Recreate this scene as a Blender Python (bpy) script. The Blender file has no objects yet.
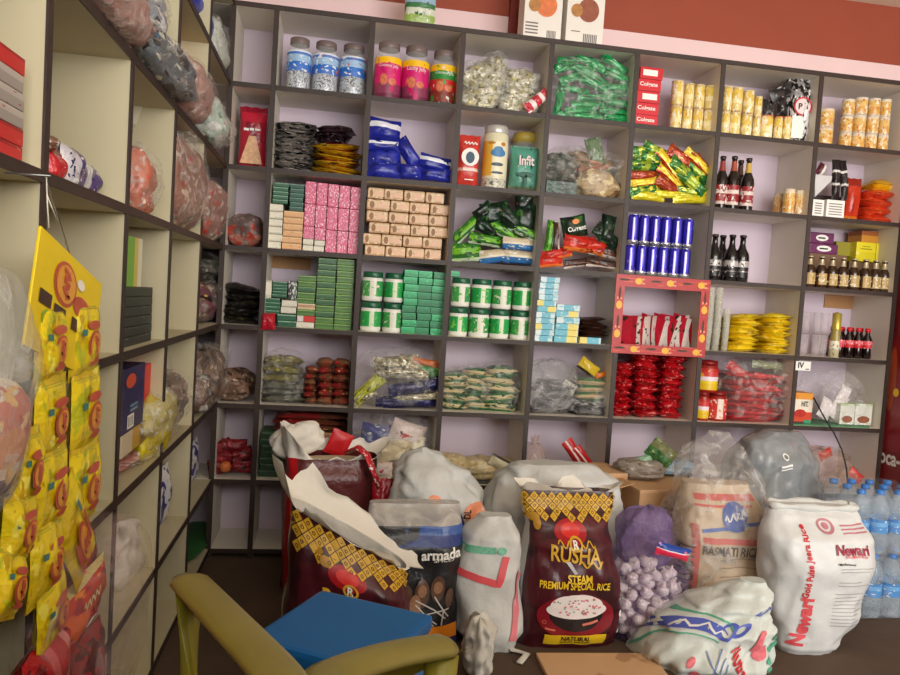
import bpy, bmesh, math, random
from mathutils import Vector, Matrix, Euler, noise as mnoise
PI = math.pi
sc = bpy.context.scene
COL = sc.collection
rnd = random.Random(7)
# ---------------------------------------------------------------- camera frame (photogrammetry of the shelf lattice)
FPX = 749.94
CAM = Vector((0.6388, -3.1362, 1.1309))
RR = Vector((0.9859527, -0.1544001, 0.0637010))
RD = Vector((0.0545667, -0.0626968, -0.9965398))
RF = Vector((0.1578597, 0.9860171, -0.0533911))
XS = [0.1929, 0.3598, 0.742, 1.1169, 1.4991, 1.8797, 2.2776, 2.7522, 3.2204]   # upright positions
ZS = [2.2372, 1.9236, 1.5964, 1.2745, 0.9563, 0.634, 0.32]                      # shelf heights
YL = [0, -.506, -.979, -1.426, -1.894, -2.37, -2.84]                            # side unit uprights
T = .019
DEP = .285
def at(px, py, Y=None, Z=None, X=None):
    d = RR*((px-450)/FPX) + RD*((py-337.5)/FPX) + RF
    t = (Y-CAM.y)/d.y if Y is not None else (Z-CAM.z)/d.z if Z is not None else (X-CAM.x)/d.x
    return CAM + d*t
def fl(r): return ZS[r]+T/2 if r < 7 else 0.0
# ---------------------------------------------------------------- materials
def lin(c):
    return tuple(((v/255)/12.92 if v/255 <= .04045 else ((v/255+.055)/1.055)**2.4) for v in c[:3]) + (1,)
MATS = {}
def _new(name):
    m = bpy.data.materials.new(name); m.use_nodes = True
    nt = m.node_tree; b = nt.nodes['Principled BSDF']
    return m, nt, b
def _n(nt, t, **k):
    n = nt.nodes.new(t)
    for a, v in k.items():
        if a.startswith('i_'):
            n.inputs[a[2:].replace('_', ' ')].default_value = v
        else: setattr(n, a, v)
    return n
def _bump(nt, b, vec, scale, strength, dist=.01, detail=3):
    t = _n(nt, 'ShaderNodeTexNoise'); t.inputs['Scale'].default_value = scale; t.inputs['Detail'].default_value = detail
    if vec: nt.links.new(vec, t.inputs['Vector'])
    bp = _n(nt, 'ShaderNodeBump'); bp.inputs['Strength'].default_value = strength; bp.inputs['Distance'].default_value = dist
    nt.links.new(t.outputs['Fac'], bp.inputs['Height']); nt.links.new(bp.outputs['Normal'], b.inputs['Normal'])
def _mix(nt, fac, a, b):
    m = nt.nodes.new('ShaderNodeMix'); m.data_type = 'RGBA'
    for s, v in ((m.inputs[0], fac), (m.inputs[6], a), (m.inputs[7], b)):
        if isinstance(v, (int, float, tuple)): s.default_value = v
        else: nt.links.new(v, s)
    return m.outputs[2]
def pbr(name, col, rough=.5, metal=0., mott=.12, scale=14., bump=0., bscale=60., trans=0., alpha=1., var=0., coat=0., ior=1.45):
    """plain surface with a little procedural mottling; var = object to object variation"""
    if name in MATS: return MATS[name]
    m, nt, b = _new(name)
    tc = _n(nt, 'ShaderNodeTexCoord')
    base = lin(col)
    t = _n(nt, 'ShaderNodeTexNoise'); t.inputs['Scale'].default_value = scale; t.inputs['Detail'].default_value = 4
    nt.links.new(tc.outputs['Object'], t.inputs['Vector'])
    lo = tuple(max(0, v*(1-mott)) for v in base[:3])+(1,); hi = tuple(min(1, v*(1+mott)) for v in base[:3])+(1,)
    c = _mix(nt, t.outputs['Fac'], lo, hi)
    if var:
        oi = _n(nt, 'ShaderNodeObjectInfo')
        hs = _n(nt, 'ShaderNodeHueSaturation')
        mr = _n(nt, 'ShaderNodeMapRange'); mr.inputs['To Min'].default_value = 1-var; mr.inputs['To Max'].default_value = 1+var
        nt.links.new(oi.outputs['Random'], mr.inputs['Value']); nt.links.new(mr.outputs[0], hs.inputs['Value']); nt.links.new(c, hs.inputs['Color'])
        c = hs.outputs['Color']
    nt.links.new(c, b.inputs['Base Color'])
    b.inputs['Roughness'].default_value = rough; b.inputs['Metallic'].default_value = metal
    b.inputs['IOR'].default_value = ior
    if trans: b.inputs['Transmission Weight'].default_value = trans
    if alpha < 1: b.inputs['Alpha'].default_value = alpha
    if coat: b.inputs['Coat Weight'].default_value = coat; b.inputs['Coat Roughness'].default_value = .1
    if bump: _bump(nt, b, tc.outputs['Object'], bscale, bump)
    MATS[name] = m
    return m
def prt(name, bands, axis='Z', blobs=(), rough=.24, metal=0., bump=.45, bscale=42., wave=0., coat=0.):
    """printed packaging: constant colour bands along an axis of the package, blotches of other print colours on top"""
    if name in MATS: return MATS[name]
    m, nt, b = _new(name)
    tc = _n(nt, 'ShaderNodeTexCoord'); oi = _n(nt, 'ShaderNodeObjectInfo')
    sep = _n(nt, 'ShaderNodeSeparateXYZ'); nt.links.new(tc.outputs['Generated'], sep.inputs[0])
    wm = _n(nt, 'ShaderNodeMath', operation='MULTIPLY'); wm.inputs[1].default_value = 37.; nt.links.new(oi.outputs['Random'], wm.inputs[0])
    src = sep.outputs['XYZ'.index(axis)]
    if wave:
        t = _n(nt, 'ShaderNodeTexNoise', noise_dimensions='4D'); t.inputs['Scale'].default_value = 3.
        nt.links.new(tc.outputs['Generated'], t.inputs['Vector']); nt.links.new(wm.outputs[0], t.inputs['W'])
        ad = _n(nt, 'ShaderNodeMath', operation='MULTIPLY_ADD'); ad.inputs[1].default_value = wave
        sb = _n(nt, 'ShaderNodeMath', operation='SUBTRACT'); sb.inputs[1].default_value = .5
        nt.links.new(t.outputs['Fac'], sb.inputs[0]); nt.links.new(sb.outputs[0], ad.inputs[0]); nt.links.new(src, ad.inputs[2]); src = ad.outputs[0]
    cr = _n(nt, 'ShaderNodeValToRGB'); cr.color_ramp.interpolation = 'CONSTANT'
    el = cr.color_ramp.elements
    while len(el) > 1: el.remove(el[-1])
    el[0].position = 0; el[0].color = lin(bands[0][1])
    for p, c in bands[1:]:
        e = el.new(p); e.color = lin(c)
    nt.links.new(src, cr.inputs[0]); c = cr.outputs['Color']
    for k, (bc, s, thr) in enumerate(blobs):
        t = _n(nt, 'ShaderNodeTexNoise', noise_dimensions='4D'); t.inputs['Scale'].default_value = s; t.inputs['Detail'].default_value = 2
        ofs = _n(nt, 'ShaderNodeMath', operation='ADD'); ofs.inputs[1].default_value = 5.3*k+1; nt.links.new(wm.outputs[0], ofs.inputs[0])
        nt.links.new(tc.outputs['Generated'], t.inputs['Vector']); nt.links.new(ofs.outputs[0], t.inputs['W'])
        g = _n(nt, 'ShaderNodeMapRange'); g.inputs['From Min'].default_value = thr; g.inputs['From Max'].default_value = thr+.03
        nt.links.new(t.outputs['Fac'], g.inputs['Value'])
        c = _mix(nt, g.outputs[0], c, lin(bc))
    nt.links.new(c, b.inputs['Base Color'])
    b.inputs['Roughness'].default_value = rough; b.inputs['Metallic'].default_value = metal
    if coat: b.inputs['Coat Weight'].default_value = coat
    if bump: _bump(nt, b, tc.outputs['Object'], bscale, bump, .012)
    MATS[name] = m
    return m
def film(name, col=(235, 235, 230), a=.12, fold=.5, scale=22., rough=.18):
    """thin clear polythene: mostly see-through, milky along the folds, glossy"""
    if name in MATS: return MATS[name]
    m, nt, b = _new(name)
    tc = _n(nt, 'ShaderNodeTexCoord')
    t = _n(nt, 'ShaderNodeTexNoise'); t.inputs['Scale'].default_value = scale; t.inputs['Detail'].default_value = 3; t.inputs['Distortion'].default_value = 1.2
    nt.links.new(tc.outputs['Object'], t.inputs['Vector'])
    mr = _n(nt, 'ShaderNodeMapRange'); mr.inputs['From Min'].default_value = .48; mr.inputs['From Max'].default_value = .72
    mr.inputs['To Min'].default_value = a; mr.inputs['To Max'].default_value = fold
    nt.links.new(t.outputs['Fac'], mr.inputs['Value'])
    b.inputs['Base Color'].default_value = lin(col); b.inputs['Roughness'].default_value = rough
    nt.links.new(mr.outputs[0], b.inputs['Alpha'])
    bp = _n(nt, 'ShaderNodeBump'); bp.inputs['Strength'].default_value = .6; bp.inputs['Distance'].default_value = .012
    nt.links.new(t.outputs['Fac'], bp.inputs['Height']); nt.links.new(bp.outputs['Normal'], b.inputs['Normal'])
    MATS[name] = m
    return m
# ---------------------------------------------------------------- mesh builder
class MB:
    def __init__(s): s.v = []; s.f = []; s.m = []; s.sm = []
    def add(s, v, f, mat=0, smooth=False):
        o = len(s.v); s.v += [tuple(p) for p in v]
        for q in f:
            s.f.append(tuple(i+o for i in q)); s.m.append(mat); s.sm.append(smooth)
        return s
    def box(s, c, d, mat=0, bev=.0, rot=None):
        bm = bmesh.new(); bmesh.ops.create_cube(bm, size=1)
        for v in bm.verts: v.co = Vector((v.co.x*d[0], v.co.y*d[1], v.co.z*d[2]))
        if bev: bmesh.ops.bevel(bm, geom=bm.edges[:], offset=min(bev, min(d)*.3), segments=2, affect='EDGES', profile=.6)
        M = Matrix.Translation(Vector(c)) @ (rot.to_matrix().to_4x4() if rot else Matrix())
        bm.verts.index_update()
        s.add([M @ v.co for v in bm.verts], [[v.index for v in f.verts] for f in bm.faces], mat, False); bm.free()
        return s
    def lathe(s, prof, seg=20, c=(0, 0, 0), mat=0, cap=True):
        v = []; f = []
        for r, z in prof:
            for k in range(seg):
                a = 2*PI*k/seg; v.append((c[0]+r*math.cos(a), c[1]+r*math.sin(a), c[2]+z))
        for i in range(len(prof)-1):
            for k in range(seg):
                k2 = (k+1) % seg; f.append((i*seg+k, i*seg+k2, (i+1)*seg+k2, (i+1)*seg+k))
        s.add(v, f, mat, True)
        if cap:
            for i, (r, z) in ((0, prof[0]), (len(prof)-1, prof[-1])):
                if r > 1e-5: s.add(v[i*seg:(i+1)*seg], [tuple(range(seg))[::(-1 if i == 0 else 1)]], mat)
        return s
    def tube(s, pts, r, seg=8, mat=0, flat=None):
        pts = [Vector(p) for p in pts]; v = []; f = []
        up0 = Vector((0, 0, 1))
        for i, p in enumerate(pts):
            t = (pts[min(i+1, len(pts)-1)]-pts[max(i-1, 0)]).normalized()
            u = t.cross(up0)
            if u.length < .05: u = t.cross(Vector((0, 1, 0)))
            u.normalize(); w = u.cross(t).normalized()
            rr = r(i/(len(pts)-1)) if callable(r) else r
            ra, rb = (rr, rr) if not flat else (rr, rr*flat)
            for k in range(seg):
                a = 2*PI*k/seg; v.append(p+u*ra*math.cos(a)+w*rb*math.sin(a))
        for i in range(len(pts)-1):
            for k in range(seg):
                k2 = (k+1) % seg; f.append((i*seg+k, i*seg+k2, (i+1)*seg+k2, (i+1)*seg+k))
        f.append(tuple(range(seg))[::-1]); f.append(tuple(range((len(pts)-1)*seg, len(pts)*seg)))
        s.add(v, f, mat, True); return s
    def grid(s, fn, nu, nv, closed=False, mat=0, smooth=True, mf=None, flip=False):
        o = len(s.v); U = nu if closed else nu+1
        for j in range(nv+1):
            for i in range(U): s.v.append(tuple(fn(i/nu, j/nv)))
        for j in range(nv):
            for i in range(nu):
                i2 = (i+1) % nu if closed else i+1
                q = (o+j*U+i, o+j*U+i2, o+(j+1)*U+i2, o+(j+1)*U+i)
                s.f.append(q[::-1] if flip else q); s.m.append(mf((i+.5)/nu, (j+.5)/nv) if mf else mat); s.sm.append(smooth)
        return s
    def mesh(s, name, mats):
        me = bpy.data.meshes.new(name); me.from_pydata(s.v, [], s.f)
        for m in mats: me.materials.append(m)
        me.polygons.foreach_set('material_index', s.m); me.polygons.foreach_set('use_smooth', s.sm)
        me.update(); return me
def tag(o, label=None, cat=None, group=None, kind=None):
    if label: o['label'] = label
    if cat: o['category'] = cat
    if group: o['group'] = group
    if kind: o['kind'] = kind
    return o
def ob(name, mb, mats, parent=None, loc=(0, 0, 0), rot=(0, 0, 0)):
    me = mb if isinstance(mb, bpy.types.Mesh) else mb.mesh(name, mats if isinstance(mats, (list, tuple)) else [mats])
    o = bpy.data.objects.new(name, me); COL.objects.link(o); o.location = loc; o.rotation_euler = rot
    if parent: o.parent = parent
    return o
def emp(name, loc=(0, 0, 0), rot=(0, 0, 0)):
    o = bpy.data.objects.new(name, None); COL.objects.link(o); o.location = loc; o.rotation_euler = rot; o.empty_display_size = .05
    return o
def dup(o, loc=None, rot=None, label=None, scale=None, parent=None, group=None):
    c = o.copy(); COL.objects.link(c)
    if parent: c.parent = parent
    if loc is not None: c.location = loc
    if rot is not None: c.rotation_euler = rot
    if scale is not None: c.scale = scale
    if label: c['label'] = label
    if group: c['group'] = group
    for ch in o.children: dup(ch, parent=c)
    return c
def struct(name, mb, mats):
    o = ob(name, mb, mats); o['kind'] = 'structure'; return o
# ---------------------------------------------------------------- printed decals: flat shapes mapped on to a package surface
_TX = {}
def glyphs(s, bold=0.):
    if (s, bold) in _TX: return _TX[(s, bold)]
    cu = bpy.data.curves.new('lettering', 'FONT'); cu.body = s; cu.size = 1; cu.resolution_u = 3; cu.offset = bold
    o = bpy.data.objects.new('lettering', cu); COL.objects.link(o)
    bpy.context.view_layer.update()
    me = bpy.data.meshes.new_from_object(o.evaluated_get(bpy.context.evaluated_depsgraph_get()))
    bpy.data.objects.remove(o); bpy.data.curves.remove(cu)
    bm = bmesh.new(); bm.from_mesh(me); bpy.data.meshes.remove(me)
    bmesh.ops.triangulate(bm, faces=bm.faces[:])
    for _ in range(2):
        e = [e for e in bm.edges if e.calc_length() > .3]
        if e: bmesh.ops.subdivide_edges(bm, edges=e, cuts=1)
    bmesh.ops.triangulate(bm, faces=bm.faces[:])
    bm.verts.index_update()
    v = [(p.co.x, p.co.y) for p in bm.verts]; f = [[q.index for q in p.verts] for p in bm.faces]; bm.free()
    if v:
        x0 = min(p[0] for p in v); x1 = max(p[0] for p in v); y0 = min(p[1] for p in v); y1 = max(p[1] for p in v)
        v = [((p[0]-(x0+x1)/2)/(x1-x0), (p[1]-(y0+y1)/2)/(x1-x0)) for p in v]
    _TX[(s, bold)] = (v, f)
    return _TX[(s, bold)]
def dtext(s, cx, cz, w, rot=0., sy=1., bold=0.):
    v, f = glyphs(s, bold); c, n = math.cos(rot), math.sin(rot)
    return [(cx+w*(x*c-y*sy*n), cz+w*(x*n+y*sy*c)) for x, y in v], f
def drect(x0, z0, x1, z1, n=8, m=6):
    v = [(x0+(x1-x0)*i/n, z0+(z1-z0)*j/m) for j in range(m+1) for i in range(n+1)]
    return v, [(j*(n+1)+i, j*(n+1)+i+1, (j+1)*(n+1)+i+1, (j+1)*(n+1)+i) for j in range(m) for i in range(n)]
def dell(cx, cz, rx, rz, n=24, a0=0., a1=2*PI, rings=3, inner=0.):
    v = []; f = []
    for r in range(rings+1):
        k = inner+(1-inner)*r/rings
        for i in range(n+1):
            a = a0+(a1-a0)*i/n; v.append((cx+rx*k*math.cos(a), cz+rz*k*math.sin(a)))
    for r in range(rings):
        for i in range(n): f.append((r*(n+1)+i, (r+1)*(n+1)+i, (r+1)*(n+1)+i+1, r*(n+1)+i+1))
    return v, f
def dline(pts, w):
    out = []
    for (x, z), (x2, z2) in zip(pts, pts[1:]):
        L = math.hypot(x2-x, z2-z)
        if L > .02:
            k = int(L/.015)+1; out += [(x+(x2-x)*i/k, z+(z2-z)*i/k) for i in range(k)]
        else: out.append((x, z))
    out.append(pts[-1]); v = []; f = []
    for i, (x, z) in enumerate(out):
        a = out[max(i-1, 0)]; b = out[min(i+1, len(out)-1)]; dx, dz = b[0]-a[0], b[1]-a[1]; L = math.hypot(dx, dz) or 1
        v += [(x-dz/L*w/2, z+dx/L*w/2), (x+dz/L*w/2, z-dx/L*w/2)]
    for i in range(len(out)-1): f.append((2*i, 2*i+1, 2*i+3, 2*i+2))
    return v, f
def dpoly(pts): return list(pts), [tuple(range(len(pts)))]
def decal(parent, name, shapes, mat, mapf, off=.0012):
    mb = MB()
    for v, f in shapes: mb.add([mapf(x, z, off) for x, z in v], f, 0, True)
    return ob(name, mb, mat, parent)
def flatmap(d): return lambda x, z, off: (x, -d/2-off, z)
def cylmap(r, cyl_n=1.): return lambda x, z, off: ((r+off)*math.sin(x/r), -(r+off)*math.cos(x/r), z)
# ---------------------------------------------------------------- package shapes
def nz(x, y, z): return mnoise.noise(Vector((x, y, z)))
def pouch_mb(w, h, t, seed=0, crimp=.09, nu=10, nv=14, wr=.25, lying=False):
    """pillow packet: seams at both ends of h, puffed between. lying: h runs along x, thickness along z, w along y"""
    mb = MB()
    def surf(sgn):
        def fn(a, b):
            u = a*2-1; v = b*2-1
            vv = min(1, abs(v)/(1-crimp)); uu = abs(u)
            p = (max(0, 1-vv**2.6))**.55*(max(0, 1-uu**2.8))**.5
            x = w/2*u*(1-.07*(1-vv**2)); z = h/2*v+h*.008*math.sin(u*40)*(abs(v) > .98)
            k = nz(x*9/max(w, .05)*.3+seed, z*9/max(h, .05)*.3, sgn*2.+seed*.7)+.6*nz(x*60+seed, z*26, sgn)
            y = -sgn*(t/2*p*(1+wr*k)+.0008)+ (t*.12*nz(u*1.6+seed, v*1.3, 3.))*(1-.3*vv)
            return (z, x, -y) if lying else (x, y, z+h/2)
        return fn
    mb.grid(surf(1), nu, nv); mb.grid(surf(-1), nu, nv, flip=True)
    return mb
def bag_mb(w, d, h, seed=0, n=2.3, lump=.16, neck=.0, nu=38, nv=26, sag=.0, top=.8):
    """soft bag resting on its base; neck>0 adds a gathered tail at the top"""
    mb = MB()
    def fn(a, b):
        th = 2*PI*a
        hb = 1-neck
        if b <= top or not neck:
            q = b/(top if neck else 1); ph = -PI/2+PI*q*(.93 if neck else 1)
            r = max(0, math.cos(ph))**.55; z = (math.sin(ph)+1)/2*h*hb
        else:
            q = (b-top)/(1-top); r = .2*(1-q)+.28*q*(1.0+.5*math.sin(th*5+seed)); z = h*(hb*.985+(neck+.015*hb)*q)
        cx = abs(math.cos(th))**(2/n)*math.copysign(1, math.cos(th)); sx = abs(math.sin(th))**(2/n)*math.copysign(1, math.sin(th))
        x = w/2*r*cx; y = d/2*r*sx
        k = 1+lump*(1.4*nz(cx*1.3+seed, sx*1.3, z/h*2+seed)+.8*nz(cx*3.5+seed, sx*3.5, z/h*6))
        k += lump*.55*(.32-abs(nz(cx*2.2+seed*2, sx*2.2, z/h*2.6)+.5*nz(cx*5+seed, sx*5, z/h*5)))
        zz = max(0, z*(1+lump*.6*nz(cx*1.1+seed*3, sx*1.1, 5.)*min(1, b*2)))
        return (x*k, y*k, zz)
    mb.grid(fn, nu, nv, closed=True)
    return mb
def pouch_map(w, h, t, crimp=.1):
    def fm(x, z, off):
        vv = min(1, abs(2*z/h)/(1-crimp)); uu = min(1, abs(2*x/w))
        return (x, -t/2*(max(0, 1-vv**2.6))**.55*(max(0, 1-uu**2.8))**.5-off, z)
    return fm
class Sack:
    """standing filled sack. prof rows: (v, width factor, depth factor, x shift, y shift)"""
    def __init__(s, w, d, h, prof, n=3., amp=.012, seed=0, fr=7., cr=.8):
        s.w, s.d, s.h, s.prof, s.n, s.amp, s.seed, s.fr, s.cr = w, d, h, prof, n, amp, seed, fr, cr
    def at(s, v):
        p = s.prof
        if v <= p[0][0]: return p[0][1:]
        for a, b in zip(p, p[1:]):
            if v <= b[0]:
                t = (v-a[0])/(b[0]-a[0]); t = t*t*(3-2*t)
                return [a[i]+(b[i]-a[i])*t for i in range(1, 5)]
        return p[-1][1:]
    def pt(s, th, v, off=0.):
        sw, sd, xo, yo = s.at(v); c, q = math.cos(th), math.sin(th)
        x = abs(c)**(2/s.n)*math.copysign(1, c); y = abs(q)**(2/s.n)*math.copysign(1, q)
        px, py, pz = x*sw*s.w/2, y*sd*s.d/2, v*s.h
        k = s.amp*(nz(px*s.fr+s.seed, py*s.fr, pz*s.fr)+.5*nz(px*s.fr*2.7, py*s.fr*2.7+s.seed, pz*s.fr*1.6)+s.cr*(.3-abs(nz(px*s.fr*2.2+s.seed*2, py*s.fr*2.2, pz*s.fr*1.3)+.4*nz(px*s.fr*4, py*s.fr*4, pz*s.fr*3))))
        L = math.hypot(x/s.w, y/s.d) or 1
        return Vector((px+xo+(k+off)*x/s.w/L, py+yo+(k+off)*y/s.d/L, pz))
    def front(s, x, z, off=0.):
        v = max(0, min(1, z/s.h)); sw = s.at(v)[0]
        u = max(-.999, min(.999, x/(sw*s.w/2)))
        return s.pt(-math.acos(math.copysign(abs(u)**(s.n/2), u)), v, off)
    def frontu(s, u, z, off=0.):           # u as a share of the half width at that height
        v = max(0, min(1, z/s.h))
        return s.pt(-math.acos(math.copysign(abs(u)**(s.n/2), u)), v, off)
    def mb(s, nth=72, nv=56, mf=None, cap=True):
        m = MB()
        m.grid(lambda a, b: s.pt(2*PI*a, b), nth, nv, closed=True, mf=mf)
        if cap:
            for v, o in ((0, 0), (1, nv)):
                ring = [s.pt(2*PI*i/nth, v) for i in range(nth)]
                c = sum(ring, Vector())/nth
                m.add(ring+[c], [((i, (i+1) % nth, nth) if v else ((i+1) % nth, i, nth)) for i in range(nth)], mf(.75, v) if mf else 0, True)
        return m
ORD = 'first second third fourth fifth sixth seventh eighth ninth tenth eleventh twelfth thirteenth fourteenth fifteenth sixteenth'.split()
def ordw(i, n):
    if n == 1: return 'only'
    if i == n-1: return 'last'
    return ORD[i]
def top(i, n):                                             # i counted from the top
    return 'topmost' if i == 0 else 'bottom' if i == n-1 else ORD[i]+' from top'
# ================================================================ the room
X0W, X1W, Y0W, Y1W, ZC = XS[0]-DEP-.012, 4.3, -5.2, .30, 2.71
m_floor = pbr('dusty concrete', (84, 66, 52), .85, mott=.35, scale=5, bump=.3, bscale=25)
m_pink = pbr('pink distemper', (232, 204, 204), .8, mott=.06, scale=3)
m_red = pbr('red oxide paint', (150, 70, 48), .7, mott=.1, scale=3)
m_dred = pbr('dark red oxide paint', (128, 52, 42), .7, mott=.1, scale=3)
m_ceil = pbr('cream ceiling paint', (236, 226, 205), .8, mott=.05, scale=2)
m_plain = pbr('beige wall paint', (210, 196, 180), .85, mott=.08, scale=2)
def slab(x0, x1, y0, y1, z0, z1, mb=None, mat=0, bev=0):
    mb = mb or MB(); return mb.box(((x0+x1)/2, (y0+y1)/2, (z0+z1)/2), (x1-x0, y1-y0, z1-z0), mat, bev)
struct('floor', slab(X0W-.1, X1W+.1, Y0W, Y1W+.1, -.1, 0), m_floor)
struct('ceiling', slab(X0W-.1, X1W+.1, Y0W, Y1W+.1, ZC, ZC+.1), m_ceil)
mb = slab(X0W-.1, X1W+.1, Y1W, Y1W+.1, 0, 2.428); slab(X0W-.1, X1W+.1, Y1W, Y1W+.1, 2.428, ZC, mb, 1)
struct('wall_back', mb, [m_pink, m_red])
mb = slab(X0W-.1, X0W, Y0W, Y1W, 0, 2.428); slab(X0W-.1, X0W, Y0W, Y1W, 2.428, ZC, mb, 1)
struct('wall_left', mb, [m_plain, m_red])
mb = slab(X1W, X1W+.1, Y0W, Y1W, 0, 2.428); slab(X1W, X1W+.1, Y0W, Y1W, 2.428, ZC, mb, 1)
struct('wall_right', mb, [m_plain, m_red])
# unseen blocks added behind and beside the camera to darken the lower left
struct('wall_counter', slab(X0W, 1.3, -4.1, -3.5, 0, 1.3, slab(1.12, 2.08, -3.5, -2.78, 0, 1.3)), pbr('brown counter laminate', (110, 84, 66), .5))
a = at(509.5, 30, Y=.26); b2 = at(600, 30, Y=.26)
struct('trim_1', slab(a.x, b2.x, .265, Y1W, 2.26, ZC), m_dred)  # darker red strip standing proud of the wall behind the cartons
# ================================================================ shelving
m_lam = pbr('cream laminate', (192, 182, 150), .5, mott=.05, scale=4)
m_lam2 = pbr('grey cream laminate', (222, 215, 202), .5, mott=.05, scale=4)
m_edge = pbr('dark brown edging', (54, 41, 35), .5, mott=.2, scale=20)
m_back = pbr('lilac backing sheet', (206, 190, 202), .6, mott=.06, scale=2.5)
un = emp('shelving_unit', (XS[0], 0, 0))
tag(un, 'wide cream pigeonhole shelving unit with dark brown edges and lilac back along the far wall', 'shelving')
def upart(name, mb, mat, par): return ob(name, mb, mat, par, loc=-Vector(par.location))
EB = .004
for i, x in enumerate(XS):
    x0 = x
    p = upart('upright', slab(x-T/2, x+T/2, 0, DEP-.012, 0, ZS[0]-T/2), m_lam2, un)
    ob('edge_strip', slab(x-T/2-.001, x+T/2+.001, -EB, 0, 0, ZS[0]+T/2), m_edge, p)
p = upart('upright', slab(X0W+.012, X0W+.012+T, 0, DEP-.012, 0, ZS[0]-T/2), m_lam2, un)
for z in ZS+[.03]:
    for i in range(-1, 8):
        xa = XS[i]+T/2 if i >= 0 else X0W+.012+T; xb = XS[i+1]-T/2
        if z == ZS[0] and i >= 0: continue
        p = upart('shelf_board', slab(xa, xb, 0, DEP-.012, z-T/2, z+T/2), m_lam2, un)
        if i >= 0: ob('edge_strip', slab(xa, xb, -EB, 0, z-T/2, z+T/2), m_edge, p)
p = upart('top_board', slab(XS[0]-T/2, XS[-1]+T/2, 0, DEP-.012, ZS[0]-T/2, ZS[0]+T/2), m_lam2, un)
ob('edge_strip', slab(XS[0]-T/2, XS[-1]+T/2, -EB-.001, 0, ZS[0]-T/2, ZS[0]+T/2), m_edge, p)
upart('back_panel', slab(X0W+.012, XS[-1]+T/2, DEP-.012, DEP, 0, ZS[0]-T/2), m_back, un)
us = emp('shelving_unit', (XS[0], YL[-1], 0))
tag(us, 'cream pigeonhole shelving unit running towards the viewer along the side wall', 'shelving')
xb0 = X0W+.012
for y in YL[1:]:
    p = upart('upright', slab(xb0, XS[0], y-T/2, y+T/2, 0, ZS[0]-T/2), m_lam, us)
    ob('edge_strip', slab(XS[0], XS[0]+EB, y-T/2-.001, y+T/2+.001, 0, ZS[0]+T/2), m_edge, p)
for z in ZS+[.03]:
    for i in range(len(YL)-1):
        ya, yb = YL[i+1]+T/2, YL[i]-(T/2 if i else EB+.003)
        p = upart('shelf_board', slab(xb0, XS[0], ya, yb, z-T/2, z+T/2), m_lam, us)
        ob('edge_strip', slab(XS[0], XS[0]+EB, ya, yb, z-T/2, z+T/2), m_edge, p)
upart('back_panel', slab(X0W, xb0, YL[-1]-T/2, -.005, 0, ZS[0]+T/2), m_lam, us)
# ================================================================ goods: helpers
def E(px0, px1, py0, py1, Y):
    pm = (px0+px1)/2; ym = (py0+py1)/2
    a = at(px0, ym, Y=Y); b = at(px1, ym, Y=Y)
    return (a.x+b.x)/2, b.x-a.x, at(pm, py0, Y=Y).z, at(pm, py1, Y=Y).z
def G(label, cat, group=None): return dict(label=label, cat=cat, group=group)
def carton_mb(w, d, h, bev=.002): return MB().box((0, 0, h/2), (w, d, h), 0, bev)
def carton(name, label, cat, px0, px1, py0, py1, Y, d, mat, z0=None, group=None, rz=0., shapes=(), z1=None):
    """one carton; shapes: list of (part name, [decal shapes in unit square], material)"""
    xc, w, zt, zb = E(px0, px1, py0, py1, Y)
    if z0 is None: z0 = zb
    h = (z1 or zt)-z0
    o = ob(name, carton_mb(w, d, h), mat, loc=(xc, Y+d/2, z0), rot=(0, 0, rz)); tag(o, label, cat, group)
    for pn, sh, m in shapes:
        decal(o, pn, [([(x*w, z*h) for x, z in v], f) for v, f in sh], m, flatmap(d))
    return o
def stack(name, label, cat, group, px0, px1, py0, py1, n, Y, d, mats, z0=None, lean=0., jit=.002, shapes=None, bev=.0015):
    """n flat cartons one on another, first label slot = place from the top; lean = world shift of the topmost in x"""
    xc, w, zt, zb = E(px0, px1, py0, py1, Y)
    if z0 is None: z0 = zb
    hh = (zt-z0)/n; out = []; cache = {}
    for i in range(n):
        m = mats[i % len(mats)] if isinstance(mats, (list, tuple)) else mats
        if m.name not in cache: cache[m.name] = carton_mb(w*.985, d, hh*.97, bev).mesh(name, [m])
        k = n-1-i
        o = ob(name, cache[m.name], None, loc=(xc+lean*k/max(1, n-1)+rnd.uniform(-jit, jit), Y+d/2+rnd.uniform(0, jit*2), z0+hh*k), rot=(0, 0, rnd.uniform(-jit, jit)*4))
        tag(o, label.format(t=top(i, n), o=ordw(i, n)), cat, group)
        if shapes:
            for pn, sh, sm in shapes: decal(o, pn, [([(x*w, z*hh) for x, z in v], f) for v, f in sh], sm, flatmap(d))
        out.append(o)
    return out
def packs(name, label, cat, group, px0, px1, py0, py1, n, Y, d, mats, z0=None, fat=1.12, tilt=.05, jit=.006, lean=0., crimp=.07, wr=.45):
    """n soft packets lying flat on one another"""
    xc, w, zt, zb = E(px0, px1, py0, py1, Y)
    if z0 is None: z0 = zb
    hh = (zt-z0)/n; out = []
    ms = {}
    for i in range(n):
        m = mats[i % len(mats)] if isinstance(mats, (list, tuple)) else mats
        key = (m.name, i % 3)
        if key not in ms: ms[key] = pouch_mb(d, w, hh*fat, seed=i*1.7+xc, crimp=crimp, wr=wr, lying=True, nu=8, nv=16).mesh(name, [m])
        k = n-1-i
        # lying pouch: length along x from -w/2..w/2 (z runs 0..h in the standing form)
        o = ob(name, ms[key], None, loc=(xc+lean*k/max(1, n-1)+rnd.uniform(-jit, jit), Y+d/2+rnd.uniform(0, jit), z0+hh*(k+.5)), rot=(rnd.uniform(-.05, .05), rnd.uniform(-tilt, tilt), rnd.uniform(-tilt, tilt)*1.5))
        tag(o, label.format(t=top(i, n), o=ordw(i, n)), cat, group); out.append(o)
    return out
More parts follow.
